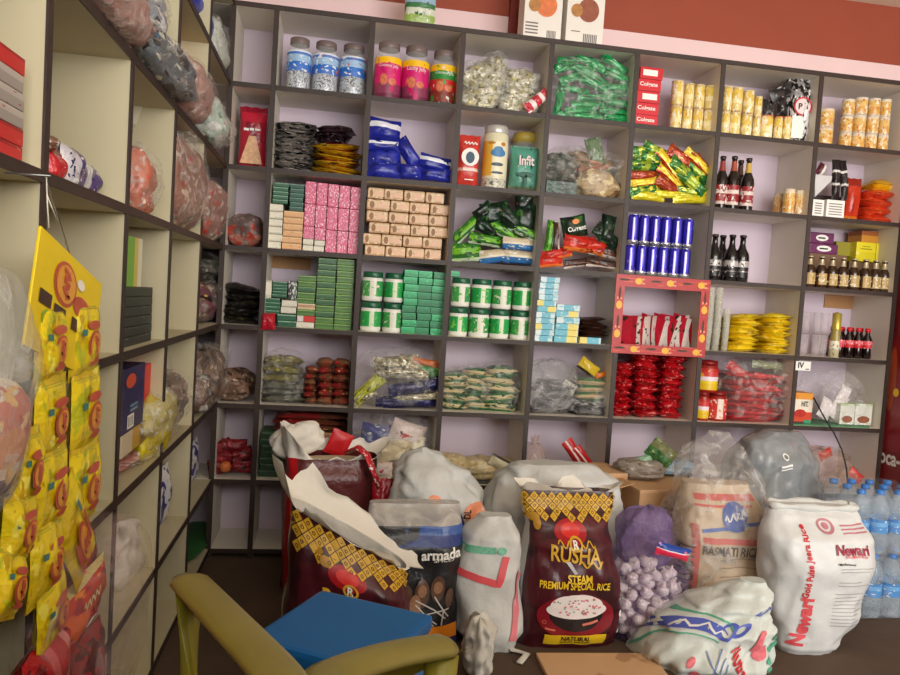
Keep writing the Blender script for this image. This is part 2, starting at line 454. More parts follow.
def pile(name, label, cat, group, conv, items, mats, Y0=.05, dY=.0, t=.03, zmin=None, wr=.3, labels=None, rx=-.1):
    """soft packets lying every way. items: (cx, cy, length, width, angle[, material index]) in conv's units"""
    out = []
    for i, it in enumerate(items):
        cx, cy, L, W_, ang = it[:5]
        px, py = conv(cx, cy); s = conv(1, 0)[0]-conv(0, 0)[0]
        Y = Y0+dY*i+rnd.uniform(0, .02)
        p = at(px, py, Y=Y); k = (Y-CAM.y)/RF.y/FPX*1.0
        L = L*s*k; W_ = W_*s*k
        m = mats[it[5]] if len(it) > 5 else mats[i % len(mats)]
        mb = pouch_mb(W_, L, min(t, W_*.75), seed=i*2.3+cx, wr=wr, nu=8, nv=14)
        mb.v = [(x, y, z-L/2) for x, y, z in mb.v]
        o = ob(name, mb, m, loc=p, rot=(rx+rnd.uniform(-.1, .1), math.radians(90-ang-3), 0))
        if zmin is not None:
            ze = abs(math.sin(math.radians(ang-3)))*L/2+abs(math.cos(math.radians(ang-3)))*W_/2
            if o.location.z-ze < zmin: o.location.z = zmin+ze
        lb = labels[i] if labels else label.format(o=ordw(i, 99) if i < 16 else ORD[i-16]+' of the lower', n=ORD[i % 16])
        tag(o, lb, cat, group); out.append(o)
    return out
def conv(ox, oy, s): return lambda x, y: (ox+x/s, oy+y/s)
def filmbag(name, label, px0, px1, py0, py1, Y, d, mat, z0=None, neck=0., seed=0, group=None, cat='clear bag', n=2.6, lump=.16, rz=0., out=0.):
    xc, w, zt, zb = E(px0, px1, py0, py1, Y)
    if z0 is None: z0 = zb
    o = ob(name, bag_mb(w*1.04, d, (zt-z0)*1.02, seed, n, lump, neck), mat, loc=(xc, Y+d/2-.01, z0), rot=(0, 0, rz)); tag(o, label, cat, group)
    return o
def jar(name, label, cat, group, px0, px1, py0, py1, Y, z0, parts, prof=None, seg=24, rs=1.):
    """parts: list of (part name, profile [(r,z)] in units of radius/height, material); the first is the jar itself"""
    xc, w, zt, zb = E(px0, px1, py0, py1, Y+.02)
    r = w/2*rs; h = zt-z0
    o = None
    for pn, pr, m in parts:
        mb = MB().lathe([(a*r, b*h) for a, b in pr], seg)
        if o is None: o = ob(name, mb, m, loc=(xc, Y+r, z0)); tag(o, label, cat, group)
        else: ob(pn, mb, m, o)
    o['_r'] = r; o['_h'] = h
    return o
def copies(o, spots, labels):
    for s, l in zip(spots, labels): dup(o, loc=s, label=l)
PAPER = pbr('white print', (240, 238, 232), .5, mott=.04)
INK = pbr('black print', (28, 26, 28), .5, mott=.1)
INKR = pbr('red print', (205, 40, 48), .45, mott=.08)
INKB = pbr('blue print', (60, 80, 170), .45, mott=.08)
INKG = pbr('green print', (60, 150, 110), .45, mott=.08)
INKY = pbr('yellow print', (240, 200, 40), .45, mott=.08)
GOLD = pbr('gold print', (214, 168, 50), .35, mott=.25, scale=60)
CLEAR = pbr('clear plastic', (238, 240, 240), .12, trans=0, alpha=.22, mott=.02)
FILM = film('clear film', a=.06, fold=.34, rough=.12)
FILM2 = film('grey film', (205, 205, 205), .2, .6, 16)
FILM3 = film('brown tinted film', (200, 170, 150), .25, .6, 18)
# ================================================================ top of the unit
zt0 = ZS[0]+T/2
for i, (a, b, f) in enumerate(((524, 562, 34.5), (566.5, 604, 40.5))):
    xc, w, zt, zb = E(a, b, 0, f, .05)
    o = ob('milk_powder_carton', carton_mb(w, .11, .30), pbr('white carton board', (232, 226, 216), .5, mott=.04), loc=(xc, .05+.055, zt0))
    tag(o, ['white carton with an orange fruit picture on top, by the dark red pillar', 'white carton with a brown biscuit picture, on top beside the orange picture one'][i], 'carton', 'white cartons on top of the shelves')
    fm = flatmap(.11)
    decal(o, 'round_picture', [dell(.012, .155, .047, .05)], pbr('pic%d' % i, ((222, 120, 70), (150, 84, 60))[i], .5, mott=.4, scale=40), fm)
    decal(o, 'small_picture', [dell(-.04, .15, .026, .028)], pbr('nutty picture', (176, 122, 66), .5, mott=.6, scale=60), fm, .0016)
    decal(o, 'barcode', [drect(-.005+k*.008, .015, .0+k*.008, .055, 1, 1) for k in range(8)] if i else [drect(.02+k*.006, .015, .0235+k*.006, .05, 1, 1) for k in range(7)], pbr('grey print', (120, 112, 108), .6), fm)
    decal(o, 'small_print', [drect(-.075, .03+k*.014, -.02, .036+k*.014, 1, 1) for k in range(4)] if not i else [drect(-.06, .06, -.02, .064, 1, 1)], MATS['grey print'], fm)
xc, w, zt, zb = E(404, 437, 0, 24, .06)
o = ob('detergent_pouch', pouch_mb(w, .17, .05, 3), prt('green detergent print', [(0, (92, 140, 60)), (.12, (150, 178, 90)), (.35, (206, 212, 190)), (.5, (60, 120, 70)), (.62, (150, 180, 205)), (.9, (90, 140, 70))], 'Z', [((230, 226, 214), 7, .6), ((180, 70, 70), 9, .68), ((40, 96, 50), 5, .62)], .3), loc=(xc, .09, zt0))
tag(o, 'green printed pouch standing on top of the shelves above the pink jars', 'pouch')
# ================================================================ row one
z1 = fl(1)
LIDG = pbr('smoky plastic lid', (120, 104, 100), .35, mott=.1)
candy = prt('silver wrapped sweets', [(0, (206, 214, 222))], 'Z', [((26, 30, 44), 14, .52), ((240, 244, 250), 17, .56), ((120, 150, 190), 12, .6)], .3, .2, bump=.5)
blab = prt('blue sweet jar label', [(0, (70, 120, 205)), (.22, (40, 116, 206)), (.45, (160, 196, 228)), (.8, (70, 120, 200)), (.92, (225, 232, 240))], 'Z', [((214, 92, 50), 5, .64), ((238, 242, 246), 6, .58)], .35, bump=.05)
JB = [(.0, 0), (.86, 0), (.96, .03), (1, .1), (1, .66), (.93, .76), (.74, .85), (.74, .9)]
for i, (a, b, c, d) in enumerate(((286.2, 311, 37, 88), (312, 338.5, 40.5, 92), (339.8, 366.5, 43.5, 93.5))):
    jar('sweet_jar', 'jar of silver sweets with blue label, %s' % ('next to the corner compartment', 'in the middle of the three', 'closest to the pink jars')[i], 'jar', 'blue labelled sweet jars', a, b, c, d, .03, z1,
        [('', JB, CLEAR), ('lid', [(0, .885), (.78, .885), (.8, .9), (.8, .985), (.74, 1), (0, 1)], LIDG), ('label', [(1.012, .36), (1.012, .74)], blab), ('sweets', [(0, .012), (.9, .012), (.95, .06), (.95, .46), (.6, .5), (0, .51)], candy)])
plab = prt('pink jelly label', [(0, (110, 40, 70)), (.12, (140, 60, 90)), (.36, (214, 30, 116)), (.84, (248, 196, 20))], 'Z', [((236, 120, 90), 5, .66), ((196, 20, 100), 4, .6)], .3, bump=.05, wave=.06)
glab = prt('green jelly label', [(0, (70, 40, 40)), (.06, (130, 50, 40)), (.34, (200, 40, 40)), (.62, (40, 140, 60)), (.84, (240, 190, 30))], 'Z', [((230, 226, 214), 8, .64), ((60, 150, 60), 5, .62)], .3, bump=.05, wave=.05)
for i, (a, b, c, d) in enumerate(((375, 402.3, 41, 97.5), (402.6, 430, 45, 101.5), (431, 457.6, 49.8, 104))):
    o = jar('jelly_jar', ('pink jelly jar with yellow topped label, next to the shelf post', 'pink jelly jar between another pink jar and the green and red one', 'jelly jar with green and red label at the end of the jelly row')[i], 'jar', 'jelly jars', a, b, c, d, .03, z1,
        [('', JB, CLEAR), ('lid', [(0, .89), (.78, .89), (.8, .9), (.8, .985), (.74, 1), (0, 1)], LIDG), ('label', [(1.012, .02), (1.012, .3), (1.012, .72)], glab if i == 2 else plab), ('jelly_fill', [(0, .01), (.93, .02), (.96, .3), (.5, .6), (0, .6)], pbr('berry jelly', (150, 50, 80), .3, mott=.5, scale=60))])
    r, h = o['_r'], o['_h']
    decal(o, 'lettering', [dtext(('Coconut Jelly', 'Lucky Jelly', 'Coconut Jelly')[i], .0, h*.565, r*1.5, -.05, 1.2)], PAPER, cylmap(r*1.012), .001)
    decal(o, 'fruit_picture', [dell(-r*.35, h*.33, r*.28, h*.1), dell(r*.3, h*.3, r*.3, h*.06)], pbr('fruit picture', (226, 120, 84), .4, mott=.6, scale=70), cylmap(r*1.012), .001)
# bags of wrapped toffees
toff = prt('gold and silver toffee wraps', [(0, (176, 170, 140))], 'Z', [((226, 222, 200), 9, .52), ((110, 100, 70), 8, .58), ((206, 190, 90), 6, .6), ((70, 64, 54), 10, .64)], .3, .25, bump=.9, bscale=55)
for i, (a, b, c, d, zz, Y) in enumerate(((464, 502, 82, 106, z1, .04), (500, 540, 84, 110, z1, .05), (466, 505, 62, 84, z1+.085, .06), (486, 508, 55, 72, z1+.135, .1), (505, 535, 67, 86, z1+.09, .06))):
    o = filmbag('toffee_bag', 'clear bag of gold toffees, %s' % ('at the foot of the heap by the jelly jars', 'at the foot of the heap by the green packets', 'lying on the heap by the jelly jars', 'topmost of the heap with a yellow wrap', 'lying on the heap behind the striped packet')[i], a, b, c, d, Y, .12, toff, zz, seed=i*3.1, group='bags of toffees', n=2.4, lump=.3)
    w_ = o.dimensions
    ob('wrapper_film', bag_mb(w_.x*1.05, .13, w_.z*1.06, i*3.1, 2.4, .3), FILM, o)
pile('striped_packet', '', 'packet', None, conv(450, 0, 3.969), [(345, 400, 120, 45, 40)], [prt('red white stripe foil', [(0, (200, 40, 60)), (.2, (236, 226, 222)), (.35, (200, 50, 66)), (.6, (238, 228, 224)), (.75, (190, 60, 70))], 'Z', [((240, 236, 230), 6, .6)], .3)], Y0=.0, labels=['red and white striped packet slipping over the shelf edge by the toffees'])
green = prt('bright green foil', [(0, (20, 128, 66)), (.1, (26, 142, 76)), (.9, (20, 120, 60))], 'Z', [((220, 230, 214), 4.2, .67), ((14, 84, 46), 3, .55), ((60, 180, 100), 5, .62)], .25, .15, bump=.4)
cv = conv(540, 40, 6.)
its = [(200, 462, 230, 46, 0), (310, 458, 240, 46, -2), (470, 470, 190, 44, -3), (250, 425, 220, 46, 4), (450, 428, 210, 48, -4), (110, 400, 170, 52, 82), (290, 390, 230, 46, 3), (465, 378, 190, 48, -6), (330, 345, 230, 46, 3), (480, 325, 180, 50, 4), (130, 300, 150, 56, 78), (210, 300, 190, 46, -8), (330, 270, 240, 50, -22), (470, 285, 170, 50, 3), (200, 220, 190, 54, 24), (320, 222, 230, 50, -24), (470, 220, 170, 60, -22), (150, 160, 150, 60, 18), (250, 175, 180, 54, -10), (350, 165, 160, 60, -26), (450, 150, 190, 58, -32), (290, 125, 150, 44, -8), (180, 118, 160, 40, 8)]
nm = ['long one on the shelf board by the toffees', 'long one on the board at mid width', 'flat one on the board by the red cartons', 'second layer over the long one', 'second layer by the post', 'upright one against the toffee side', 'third layer in the middle', 'third layer by the red cartons side', 'fourth layer in the middle', 'fourth layer by the red cartons side', 'upright one higher against the toffee side', 'tipped one at half height', 'slanting one across the middle', 'level one at half height by the post', 'tilted up one above the middle', 'slanting pale edged one above the middle', 'steep one near the top by the post', 'upper one by the toffee side', 'upper one second across', 'upper one third across', 'steep uppermost one by the post', 'topmost one in the middle', 'topmost one with a reddish tip']
pile('green_packet', '', 'packet', 'green packets heaped on the top shelf', cv, its, [green], Y0=.05, t=.035, zmin=z1, labels=['bright green heap, '+s for s in nm])
filmbag('clear_wrap', 'clear bag stretched over the bright green packets', 552, 633, 54, 120, .012, .22, FILM, z1, seed=71, n=4, lump=.08)
# red toothpaste cartons
redc = pbr('red carton board', (206, 24, 40), .35, mott=.06)
os_ = stack('toothpaste_carton', 'red carton with white print by the green packets, {t} of the stack', 'carton', 'red cartons stacked on the top shelf', 636.5, 659.5, 66.5, 127.5, 5, .03, .2, redc, z1, lean=.008)
for k, o in enumerate(os_):
    xc, w, zt, zb = E(636.5, 659.5, 66.5, 127.5, .03); h = (zt-z1)/5
    if k in (0, 2): decal(o, 'white_panel', [drect(-w*.38+(k == 2)*w*.12, h*.25, w*.26+(k == 2)*w*.12, h*.75, 1, 1)], PAPER, flatmap(.2))
    if k != 2 and k != 0: decal(o, 'lettering', [dtext('Colgate', -.005, h*.5, w*.78, 0, .9, .02)], PAPER, flatmap(.2))
# canisters
can_y = prt('yellow canister print', [(0, (190, 156, 110)), (.06, (226, 200, 120)), (.35, (240, 222, 160)), (.55, (228, 196, 90)), (.9, (206, 176, 110))], 'Z', [((244, 234, 206), 4, .54), ((200, 100, 60), 7, .68), ((170, 140, 60), 5, .62)], .3, bump=.1)
can_o = prt('amber canister print', [(0, (206, 190, 160)), (.12, (216, 164, 80)), (.5, (226, 186, 110)), (.84, (226, 212, 186))], 'Z', [((240, 226, 196), 4, .55), ((190, 110, 40), 6, .6)], .25, bump=.1)
CANP = [(0, 0), (.94, 0), (1, .04), (1, .9), (.92, .95), (.92, 1), (0, 1)]
LIDY = pbr('pale canister lid', (226, 206, 150), .4)
def canisters(name, group, fmt, cols, rows, Y, z0, mat, lid=LIDY, cat='canister'):
    """cols: (px0, px1, py_top, py_bot) of each column; rows per column"""
    for i, (a, b, c, d) in enumerate(cols):
        xc, w, zt, zb = E(a, b, c, d, Y+.012)
        n = rows[i] if isinstance(rows, (list, tuple)) else rows
        h = (zt-z0)/n; r = w/2
        for k in range(n):
            o = ob(name, MB().lathe([(x*r, y*h*.985) for x, y in CANP], 18), mat, loc=(xc, Y+r+rnd.uniform(0, .006), z0+k*h), rot=(0, 0, rnd.uniform(-1, 1)))
            ob('lid', MB().lathe([(0, h*.95), (r*1.02, h*.95), (r*1.02, h*.985), (0, h*.99)], 18), lid, o)
            tag(o, fmt.format(c=ordw(i, 99), r=['bottom', 'upper', 'top'][k] if n > 2 else ['lower', 'upper'][k] if n == 2 else 'single'), cat, group)
canisters('powder_canister', 'yellow canisters beside the red cartons', '{r} yellow canister of the {c} column past the red cartons', [(672.5, 684, 80, 129), (684.8, 694, 83, 129.5), (695, 705, 84, 130), (705.6, 716.5, 85, 131)], 2, .05, z1, can_y)
canisters('powder_canister', 'yellow canisters in the dark bag compartment', '{r} yellow canister of the {c} column beyond the shelf post', [(723.5, 731.5, 86, 134), (732, 742.8, 87, 134.5), (744, 754.5, 90, 135), (755, 762, 96, 136)], 2, .04, z1, can_y)
canisters('small_canister', 'short canisters under the dark pouches', 'short orange topped canister, {c} along under the dark pouches', [(761.8, 774.5, 115, 137.5), (775.5, 783.6, 116, 138), (784, 792, 116, 139)], 1, .04, z1, can_y, pbr('orange lid', (214, 120, 70), .4))
dk = prt('dark silver pouch', [(0, (60, 56, 56))], 'Z', [((200, 200, 200), 6, .6), ((30, 28, 30), 4, .5)], .3, .1)
pile('coffee_pouch', '', 'pouch', 'dark pouches on the short canisters', conv(750, 60, 6.), [(110, 290, 110, 70, 85), (195, 290, 90, 70, 88), (200, 190, 220, 90, 25)], [dk], Y0=.07, labels=['dark pouch with a white mark on the short canisters', 'greyer dark pouch on the short canisters', 'big dark pouch lying up behind the speckled bag'])
xc, w, zt, zb = E(793, 817, 72, 143, .03)
bw = prt('black and white speckled foil', [(0, (226, 222, 220)), (.62, (150, 146, 146))], 'Z', [((22, 20, 22), 9, .5), ((240, 238, 236), 8, .58)], .3, .1)
o = ob('speckled_bag', pouch_mb(w, zt-z1, .1, 4), bw, loc=(xc, .09, z1), rot=(0, 0, -.1)); tag(o, 'tall black and white speckled bag with red ringed P5 mark by the post', 'bag')
H = zt-z1; fm = lambda x, z, off: (x, -.052-off-.0*abs(x), z)
decal(o, 'round_mark', [dell(.0, H*.52, .042, .042)], pbr('pale pink print', (236, 214, 212), .5), fm, .001)
decal(o, 'red_ring', [dell(.0, H*.52, .042, .042, rings=1, inner=.84)], INKR, fm, .002)
decal(o, 'lettering', [dtext('P', -.012, H*.52, .018, 0, 1, .03)], INK, fm, .002); decal(o, 'lettering', [dtext('5', .014, H*.52, .018, 0, 1, .03)], INKR, fm, .002)
decal(o, 'white_panel', [drect(-.045, .02, .01, H*.38)], PAPER, fm, .0005)
canisters('spice_jar', 'amber jars by the post', '{r} of the two amber jars next to the post', [(821.5, 836, 108, 144)], 2, .04, z1, can_o, pbr('clear lid', (214, 190, 170), .3), 'jar')
canisters('spice_jar', 'amber jars stacked three high', '{r} amber jar of the {c} column in the block stacked three high', [(843.5, 854.5, 99, 149), (856, 868, 97, 150), (869, 880, 98, 151), (881, 890.5, 99, 152)], 3, .06, z1, can_o, pbr('white rim lid', (222, 214, 204), .3), 'jar')
# ================================================================ row two
z2 = fl(2)
xc, w, zt, zb = E(237.5, 266, 105, 166, .06)
o = ob('peanut_packet', pouch_mb(w, zt-z2, .05, 2), prt('red peanut foil', [(0, (170, 26, 50)), (.75, (196, 30, 56)), (.9, (150, 20, 44))], 'Z', [((120, 14, 36), 3, .6), ((214, 70, 90), 6, .68)], .3), loc=(xc, .1, z2)); tag(o, 'red packet with a beige cone of peanuts pictured, alone by the corner', 'packet')
H = zt-z2; fm = lambda x, z, off: (x, -.029-off, z)
decal(o, 'peanut_picture', [dpoly([(-.045, .02), (.045, .02), (.015, H*.52), (-.012, H*.52)])], pbr('peanut picture', (222, 170, 130), .5, mott=.5, scale=60), fm)
decal(o, 'lettering', [drect(-w*.3, H*.6, -w*.12, H*.64, 2, 1), drect(-w*.09, H*.605, w*.06, H*.645, 2, 1), drect(w*.1, H*.61, w*.28, H*.64, 2, 1)], PAPER, fm, .002)
foilK = prt('dark silver foil', [(0, (150, 144, 138))], 'Z', [((30, 26, 30), 5, .53), ((206, 200, 192), 7, .58)], .25, .3, bump=.7)  # pale blotches: silver print plus painted foil highlights
foilP = prt('plum foil', [(0, (74, 50, 58))], 'Z', [((24, 18, 24), 4, .52), ((170, 160, 156), 7, .64)], .25, .3, bump=.7)
foilY = prt('gold and red foil', [(0, (206, 160, 26)), (.45, (226, 190, 40)), (.7, (170, 40, 20))], 'Z', [((240, 216, 90), 5, .6), ((120, 40, 14), 4, .58), ((40, 24, 16), 6, .66)], .25, .3, bump=.6)
packs('snack_packet', 'black and silver packet, {t} of the stack by the post, peanut packet side', 'packet', 'black and silver packets', 272.5, 314, 121, 170, 8, .05, .16, foilK, z2, jit=.008, fat=1.2)
packs('snack_packet', 'plum coloured foil packet, {t} of those over the gold packets', 'packet', 'plum foil packets', 317, 353, 124.5, 144, 3, .06, .15, foilP, None, tilt=.12, jit=.012, fat=1.2)
packs('snack_packet', 'gold and red foil packet, {t} of the stack under the plum ones', 'packet', 'gold foil packets', 312, 360, 143, 175.5, 6, .04, .16, foilY, z2, tilt=.13, jit=.01, fat=1.3)
blue = prt('royal blue packet', [(0, (24, 34, 136)), (.3, (36, 46, 158))], 'Z', [((206, 212, 236), 6, .67), ((18, 24, 100), 3, .56)], .3, bump=.3)
blueW = prt('royal blue packet with white band', [(0, (28, 38, 146)), (.22, (228, 230, 238)), (.46, (28, 38, 146))], 'X', [((18, 26, 108), 3, .6)], .3, bump=.3, wave=.1)
cv = conv(360, 90, 6.)
WHB = pbr('white band print', (230, 232, 238), .4)
pile('sanitary_pack', '', 'packet', 'royal blue packets', cv, [(140, 500, 200, 90, 0, 0), (140, 410, 205, 110, 2, 0), (140, 330, 205, 70, -2, 1), (145, 240, 195, 130, -6, 1), (290, 380, 190, 90, -55, 0), (300, 490, 150, 95, 0, 0), (450, 510, 190, 75, -3, 0), (450, 440, 190, 90, -10, 1)], [blue, blueW], Y0=.04, t=.075, zmin=z2, wr=.12, labels=['royal blue packet, bottom of the pile by the gold packets side', 'royal blue packet, second up in the pile by the post', 'blue packet with a white band, third up in the pile', 'blue packet with a white band, topmost of the tall pile', 'royal blue packet tipped over against the tall pile', 'royal blue packet flat on the board in the middle', 'royal blue packet flat on the board under a banded one', 'blue packet with a white band, topmost of the low pile'])
xc, w, zt, zb = E(459.5, 481.5, 133, 185, .03)
o = ob('tea_carton', pouch_mb(w, zt-z2, .07, 1, crimp=.04), prt('red tea carton', [(0, (200, 60, 50)), (.3, (226, 190, 176)), (.36, (206, 60, 50))], 'Z', [((180, 40, 36), 4, .6)], .35, bump=.15), loc=(xc, .08, z2)); tag(o, 'red tea pack with a dark emblem in a white circle', 'pack')
H = zt-z2; fm = lambda x, z, off: (x, -.041-off, z)
decal(o, 'white_circle', [dell(0, H*.56, w*.4, w*.4)], PAPER, fm); decal(o, 'emblem', [dell(0, H*.55, w*.2, w*.26)], pbr('slate print', (50, 80, 100), .5), fm, .002); decal(o, 'printed_lines', [dline([(-w*.3+w*.6*t/12, H*.82+.006*math.sin(t*2.1)) for t in range(13)], .005), drect(-w*.3, H*.3, w*.3, H*.32, 3, 1), drect(-w*.2, H*.12, w*.2, H*.14, 3, 1)], PAPER, fm)
o = jar('tea_jar', 'tall clear jar with cream label and blue emblem between red and teal packs', 'jar', None, 484, 509, 125, 187, .03, z2, [('', [(0, 0), (.95, 0), (1, .03), (1, .84), (.9, .88)], pbr('cream jar label', (226, 220, 186), .35, mott=.1)), ('lid', [(0, .87), (.92, .87), (.95, .885), (.95, .97), (.88, 1), (0, 1)], pbr('silver clear lid', (200, 196, 190), .25, metal=.3)), ('yellow_side', [(1.01, .2), (1.01, .74)], prt('yellow jar side', [(0, (226, 176, 60)), (.3, (236, 228, 196)), (.99, (214, 170, 70))], 'X', (), .35, bump=0)), ('base_band', [(1.01, .02), (1.01, .16)], prt('silver jar base', [(0, (206, 204, 186))], 'Z', [((80, 76, 70), 12, .55)], .3))])
r, h = o['_r'], o['_h']
decal(o, 'blue_emblem', [dell(.004, h*.56, r*.62, h*.065), dell(.004, h*.6, r*.4, h*.06)], pbr('sky blue print', (70, 130, 180), .4, mott=.3), cylmap(r*1.012)); decal(o, 'dark_emblem', [dell(.002, h*.38, r*.5, h*.028), dell(.004, h*.25, r*.5, h*.02)], pbr('slate print2', (70, 90, 100), .4), cylmap(r*1.012)); decal(o, 'orange_print', [dell(-r*.5, h*.71, r*.3, h*.02), dell(r*.45, h*.7, r*.22, h*.03)], pbr('ochre print', (190, 130, 50), .4), cylmap(r*1.012))
xc, w, zt, zb = E(511.5, 541.5, 144.5, 189, .035)
o = ob('tea_pouch', pouch_mb(w, zt-z2, .085, 8, crimp=.03), prt('teal pouch', [(0, (110, 120, 90)), (.12, (90, 150, 130)), (.3, (86, 156, 136)), (.95, (130, 190, 170))], 'Z', [((40, 96, 80), 5, .64), ((226, 206, 150), 8, .7)], .3), loc=(xc, .085, z2)); tag(o, 'teal pack with pale lettering standing under a greenish lid', 'pack')
H = zt-z2; fm = lambda x, z, off: (x, -.05-off, z)
decal(o, 'lettering', [dtext('Infit', 0, H*.66, w*.5, .02, 1.3, .02)], pbr('pale pink lettering', (240, 214, 214), .5), fm); decal(o, 'green_emblem', [dell(0, H*.36, w*.3, H*.06), dell(0, H*.22, w*.05, H*.14)], pbr('bottle green print', (24, 90, 70), .5), fm)
jar('biscuit_jar', 'round jar with olive yellow lid behind the teal pack', 'jar', None, 513.5, 538, 131, 187, .13, z2, [('', [(0, 0), (1, 0), (1, .82), (.95, .86)], CLEAR), ('lid', [(0, .82), (1.02, .82), (1.02, .93), (.9, .98), (0, 1)], pbr('olive yellow lid', (184, 160, 70), .4))])
# clear bags of noodles
cv = conv(540, 100, 3.969)
nood = prt('brown noodle pack', [(0, (176, 150, 110))], 'Z', [((214, 196, 150), 5, .55), ((120, 90, 60), 5, .58), ((226, 190, 60), 7, .68)], .3, bump=.8)
dgrn = prt('dark green pack', [(0, (30, 66, 50))], 'Z', [((14, 44, 34), 3, .5), ((60, 120, 80), 5, .64)], .3)
grygr = prt('grey green pack', [(0, (96, 96, 88))], 'Z', [((50, 60, 52), 4, .5), ((150, 140, 130), 6, .6), ((170, 110, 110), 6, .68)], .35, bump=.8)
carton('noodle_carton', 'dark green carton under the clear bags by the post', 'carton', 546, 577, 181, 194, .05, .14, dgrn, z2)
filmbag('noodle_bag', 'clear bag of brown noodle packs with gold bands', 577.5, 624, 168, 199, .04, .18, nood, z2, seed=2, lump=.22, group='bags beside the green and yellow packets', cat='bag')
filmbag('noodle_bag', 'grey green bag heaped on the dark green carton', 546, 580, 152, 182, .05, .16, grygr, z2+.06, seed=6, lump=.3, group='bags beside the green and yellow packets', cat='bag')
filmbag('noodle_bag', 'brown and yellow bag in the middle of the clear heap', 562, 612, 151, 175, .08, .16, prt('brown yellow pack', [(0, (150, 120, 90))], 'Z', [((186, 190, 40), 5, .66), ((190, 130, 110), 5, .56), ((84, 70, 54), 5, .6)], .3, bump=.8), z2+.11, seed=9, lump=.3, group='bags beside the green and yellow packets', cat='bag')
pile('herb_packet', '', 'packet', None, conv(450, 100, 6.), [(870, 310, 170, 110, 100)], [prt('dusty green pack', [(0, (110, 130, 100))], 'Z', [((40, 84, 60), 5, .55), ((180, 180, 170), 5, .6)], .3)], Y0=.06, labels=['green packet standing at the back of the clear bag heap'], t=.04)
filmbag('clear_wrap', 'crumpled clear bag over the brown noodle packs', 548, 626, 146, 199, .015, .23, FILM, z2, seed=12, lump=.2)
# green yellow fan
gy = prt('green yellow foil', [(0, (60, 120, 40)), (.3, (150, 170, 40)), (.6, (40, 110, 44)), (.85, (226, 206, 40))], 'Z', [((236, 226, 80), 4, .6), ((20, 80, 40), 4, .58), ((226, 232, 214), 7, .68)], .25, .2, bump=.5)
yr = prt('yellow red foil', [(0, (226, 190, 40)), (.5, (236, 206, 60)), (.75, (180, 50, 24))], 'X', [((246, 232, 120), 5, .6), ((140, 50, 24), 4, .6)], .25, .2, bump=.5)
rd = prt('rust red foil', [(0, (150, 50, 26))], 'X', [((190, 80, 40), 4, .55), ((226, 180, 50), 6, .66)], .25, .2, bump=.5)
yl = prt('lemon foil', [(0, (214, 200, 30))], 'X', [((246, 236, 110), 4, .56), ((150, 160, 40), 5, .6), ((110, 70, 30), 6, .68)], .25, .2, bump=.5)
its = [(230, 540, 280, 60, -3, 3), (590, 565, 340, 56, 2, 3), (430, 530, 300, 50, -2, 3), (200, 490, 260, 70, 12, 0), (590, 500, 300, 60, -4, 0), (190, 430, 240, 60, 8, 1), (190, 370, 240, 60, 4, 2), (400, 470, 260, 70, -28, 2), (420, 400, 300, 56, -36, 1), (600, 440, 320, 80, -38, 0), (520, 340, 300, 90, -35, 0), (640, 340, 320, 80, -42, 0), (410, 300, 330, 60, -48, 1), (500, 230, 260, 90, -30, 2), (640, 270, 300, 70, -38, 1), (680, 290, 220, 60, -44, 2), (210, 300, 240, 70, -5, 0), (250, 230, 220, 80, -12, 0), (180, 180, 200, 80, 5, 0), (290, 170, 220, 70, -22, 0)]
nm = ['lemon yellow one on the board by the noodle bags', 'lemon yellow one on the board by the bottles', 'lemon yellow one on the board at mid width', 'green one tipped up over the lemon one', 'green one over the lemon one by the bottles', 'yellow one in the lower heap by the noodle bags', 'rust red one in the lower heap', 'rust red one slanting in the middle', 'yellow edged one slanting in the middle', 'green one slanting low by the bottles', 'broad green one slanting in the middle', 'green one slanting high by the bottles', 'long yellow one leaning across the middle', 'broad rust red one near the top', 'yellow one high by the bottles', 'rust red one high by the bottles', 'green one at half height by the noodle bags', 'green one upper by the noodle bags', 'topmost green one by the noodle bags', 'topmost green one sloping to the middle']
pile('spice_packet', '', 'packet', 'green and yellow foil packets fanned in a heap', conv(620, 130, 8.18), [(q[0], q[1], q[2]*1.08, q[3]*1.35)+tuple(q[4:]) for q in its], [gy, yr, rd, yl], Y0=.045, t=.034, zmin=z2, labels=['foil packet fan, '+s for s in nm])
# bottles
def bottle(name, label, group, px, ptop, pbot, Y, z0, wpx, glass, labm, capm, neckm=None, seg=18):
    xc, w, zt, zb = E(px-wpx/2, px+wpx/2, ptop, pbot, Y+.03)
    r = w/2; h = zt-z0
    o = ob(name, MB().lathe([(0, 0), (r*.95, 0), (r, h*.02), (r, h*.52), (r*.92, h*.6), (r*.5, h*.72), (r*.38, h*.8), (r*.36, h*.93), (r*.42, h*.94), (r*.42, h*.96)], seg), glass, loc=(xc, Y+r, z0)); tag(o, label, 'bottle', group)
    ob('cap', MB().lathe([(r*.44, h*.95), (r*.46, h*.955), (r*.44, h*.995), (r*.3, h), (0, h)], seg), capm, o)
    if labm: ob('label', MB().lathe([(r*1.012, h*.1), (r*1.012, h*.46)], seg, cap=False), labm, o)
    if neckm: ob('neck_label', MB().lathe([(r*.53, h*.72), (r*.41, h*.8), (r*.39, h*.9)], seg, cap=False), neckm, o)
    return o
dark = pbr('dark brown glass', (26, 16, 14), .08, mott=.2, coat=.5)
blk = pbr('black glass', (14, 12, 14), .08, mott=.2, coat=.5)
rl = prt('red cream bottle label', [(0, (214, 196, 186)), (.15, (150, 40, 44)), (.55, (222, 206, 196)), (.75, (150, 36, 40))], 'Z', [((236, 226, 220), 5, .58), ((120, 26, 30), 5, .6)], .4, bump=0)
